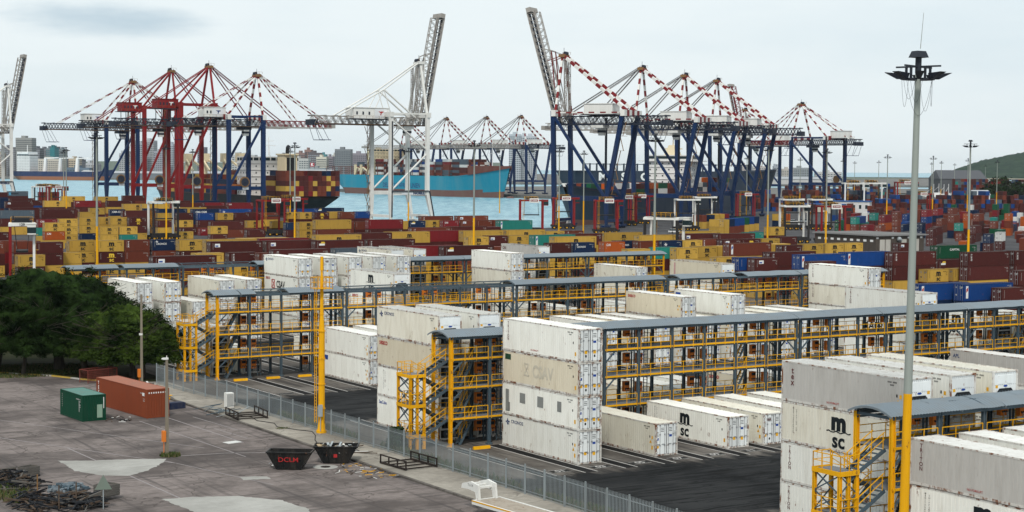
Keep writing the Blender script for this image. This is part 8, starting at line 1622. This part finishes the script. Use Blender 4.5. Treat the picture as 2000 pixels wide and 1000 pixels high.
# ------------------------------------------------------------------ trees
def leaf_mat(name, c1, c2):
    m, n, b = principled(name); tc = N(n, 'ShaderNodeTexCoord'); t = N(n, 'ShaderNodeTexNoise'); t.inputs['Scale'].default_value = .45; t.inputs['Detail'].default_value = 6; n.links.new(tc.outputs['Object'], t.inputs['Vector'])
    mr = N(n, 'ShaderNodeMapRange'); mr.inputs[1].default_value = .38; mr.inputs[2].default_value = .64; n.links.new(t.outputs['Fac'], mr.inputs[0])
    n.links.new(mixrgb(n, mr.outputs[0], c1, c2), b.inputs['Base Color']); b.inputs['Roughness'].default_value = .75; b.inputs['Specular IOR Level'].default_value = .02; return m  # noise paints crown highlights into the leaf colour as light and dark clumps
LEAF = leaf_mat('leaf_dark_green', (.002,.0055,.0018), (.021,.041,.010)); LEAF2 = leaf_mat('leaf_mid_green', (.005,.012,.003), (.048,.078,.014)); BARK = paint('bark_grey_brown', (.045,.040,.033), .9, streak=.4)
def tree(lab_, xy, lobes, trunks, leafm, n, size, seed, core=()):
    """lobes: (dx, dy, z, rx, ry, rz) flattened umbrella shells carried by limbs"""
    rnd = random.Random(seed); t = empty('tree', (xy[0], xy[1], 0), 0, lab_, 'tree'); b = MB(); tot = sum(l[3]*l[4] for l in lobes)
    for (dx, dy, z, rx, ry, rz) in lobes:
        cl = max(6, int(n/40*rx*ry/tot))
        for c in range(cl):
            a = rnd.uniform(0, 6.283); ph = rnd.random()**.62; el = math.acos(1-ph*1.12) if ph*1.12 < 2 else 1
            nr = Vector((math.cos(a)*math.sin(el), math.sin(a)*math.sin(el), math.cos(el))); k = rnd.uniform(.86, 1.02)*(1+.10*mnoise.noise(Vector((dx+nr.x*2.3, dy+nr.y*2.3, nr.z*2))))
            cc = Vector((dx+nr.x*rx*k, dy+nr.y*ry*k, z+nr.z*rz*k)); cs = rnd.uniform(.6, 1.2)*(size*2.6 if size > 1 else .62)
            for q in range(40):
                o = Vector((rnd.gauss(0,.48), rnd.gauss(0,.48), rnd.gauss(0,.24)))*cs; p = cc+o
                nn = (nr*.6+Vector((rnd.gauss(0,.5), rnd.gauss(0,.5), rnd.gauss(.55,.4)))).normalized(); u = nn.cross(Vector((rnd.random()-.5, rnd.random()-.5, rnd.random()-.5))).normalized(); w = nn.cross(u); s = size*rnd.uniform(.5, 1.15)
                b.quad(p-u*s-w*s*.3, p+w*s*-.45, p+u*s+w*s*.3, p+w*s*.55)
    for (dx, dy, z, rx, ry, rz) in core:       # dense inner foliage that closes the crown
        A_, E_ = 64, 20
        def Q(i, j):
            a = 2*math.pi*i/A_; e = (j/E_)*1.72; nr = Vector((math.cos(a)*math.sin(e), math.sin(a)*math.sin(e), math.cos(e)))
            k = .90*(1+.10*mnoise.noise(nr*2.3+Vector((dx,dy,0)))+.10*mnoise.noise(nr*7+Vector((dy,dx,3)))+.05*mnoise.noise(nr*17)); zz = nr.z if nr.z > 0 else nr.z*.5
            return (dx+nr.x*rx*k, dy+nr.y*ry*k, z+zz*rz*k)
        for i in range(A_):
            for j in range(E_):
                if j > 15 and mnoise.noise(Vector((i*.4, j*.5, dx))) > .12: continue
                b.quad(Q(i,j+1), Q(i+1,j+1), Q(i+1,j), Q(i,j))
    b.build('crown', leafm, t)
    b = MB()
    for (bx, by, r0) in trunks:
        p0 = Vector((bx, by, -.2)); k = Vector((bx*.9, by*.9, 2.6)); b.tube(p0, k, r0, r0*.7, 9)
        tg = sorted(lobes, key=lambda l: (l[0]-bx)**2+(l[1]-by)**2)[:5]
        for (dx, dy, z, rx, ry, rz) in tg:
            for m_ in range(7):
                a = rnd.uniform(0, 6.283); e = Vector((dx+math.cos(a)*rx*.8, dy+math.sin(a)*ry*.8, z+rz*rnd.uniform(.15,.75))); L = k; rr = r0*.42
                for s_ in range(1, 6):
                    f = s_/5; c = k.lerp(e, f); c.z = k.z+(e.z-k.z)*f**.8; c += Vector((rnd.gauss(0,.25), rnd.gauss(0,.25), rnd.gauss(0,.12))); b.tube(L, c, rr, rr*.72, 6, caps=False); L = c; rr *= .72
                for _ in range(4):
                    e2 = e+Vector((rnd.gauss(0,1.6), rnd.gauss(0,1.6), rnd.uniform(-.2,1.1))); b.tube(k.lerp(e, .7)+Vector((0,0,(e.z-k.z)*.07)), e2, .045, .02, 4, caps=False)
    b.build('trunk', BARK, t); return t
tree('big dark umbrella-shaped tree at left with pale branches showing', (-57.3, 206), [(0,0,3.8,12.2,9.5,8.9),(-7,-2,3.6,8.5,8,7.6),(5,-3.5,3.4,7.5,6.5,7.4),(0,-6,3.2,7,4.5,6.2),(-13,0,3.4,8,8,7.6),(8.2,-3.5,3.2,5.8,5.2,5.9)], [(2,-2,.75),(-5,-5,.55),(6,-5,.45),(-1,-7,.3),(-9,-4,.5)], LEAF, 150000, .20, 2, core=[(0,0,3.8,12.0,9.3,8.8),(-7,-2,3.6,8.3,7.8,7.5),(5,-3.5,3.4,7.3,6.3,7.3),(-13,0,3.4,8,8,7.5),(8.2,-3.5,3.2,5.6,5,5.8)])
tree('lighter green spreading tree right of the big dark one, by the white stack', (-45.2, 199.2), [(-.4,-.5,3.2,5.4,5.0,5.6),(3.0,-1.8,2.6,4.0,3.8,4.2),(-3.4,-1.5,3.0,4.0,4.0,5.2),(.5,-3.6,2.6,4.2,2.6,4.4)], [(-2.2,-3.0,.28),(-1.2,-3.8,.22),(.8,-3.2,.22),(1.9,-2.4,.2),(.1,-1.4,.3)], LEAF2, 75000, .185, 6, core=[(-.4,-.5,3.2,5.2,4.8,5.5),(3.0,-1.8,2.6,3.8,3.6,4.1),(-3.4,-1.5,3.0,3.8,3.8,5.1)])
for k, (x, D, r_, lb) in enumerate(((1953,1480,19,'round dark tree beside the low house at the right, left one'),(1968,1440,15,'round dark tree in front of the low house at the right, middle one'),(1994,1410,16,'round dark tree at the right edge behind maroon containers'))):
    tree(lb, P_(x, D), [(0,0,5,r_,r_*.8,r_*.85),(r_*.6,0,4,r_*.7,r_*.6,r_*.6)], [(0,0,.8)], LEAF, 2200, 1.5, 40+k)

# ------------------------------------------------------------------ the harbour air
b = MB(); b.box(-15000, 15000, -200, 20500, -11, 150)
hm_ = bpy.data.materials.new('harbour_haze'); hm_.use_nodes = True; n = hm_.node_tree; n.nodes.clear()
o_ = n.nodes.new('ShaderNodeOutputMaterial'); v_ = n.nodes.new('ShaderNodeVolumePrincipled'); v_.inputs['Color'].default_value = (.80,.88,.93,1); v_.inputs['Density'].default_value = .00002
n.links.new(v_.outputs[0], o_.inputs['Volume'])
o = b.build('haze', hm_); tag(o, 'pale harbour haze filling the air', 'haze', kind='stuff')
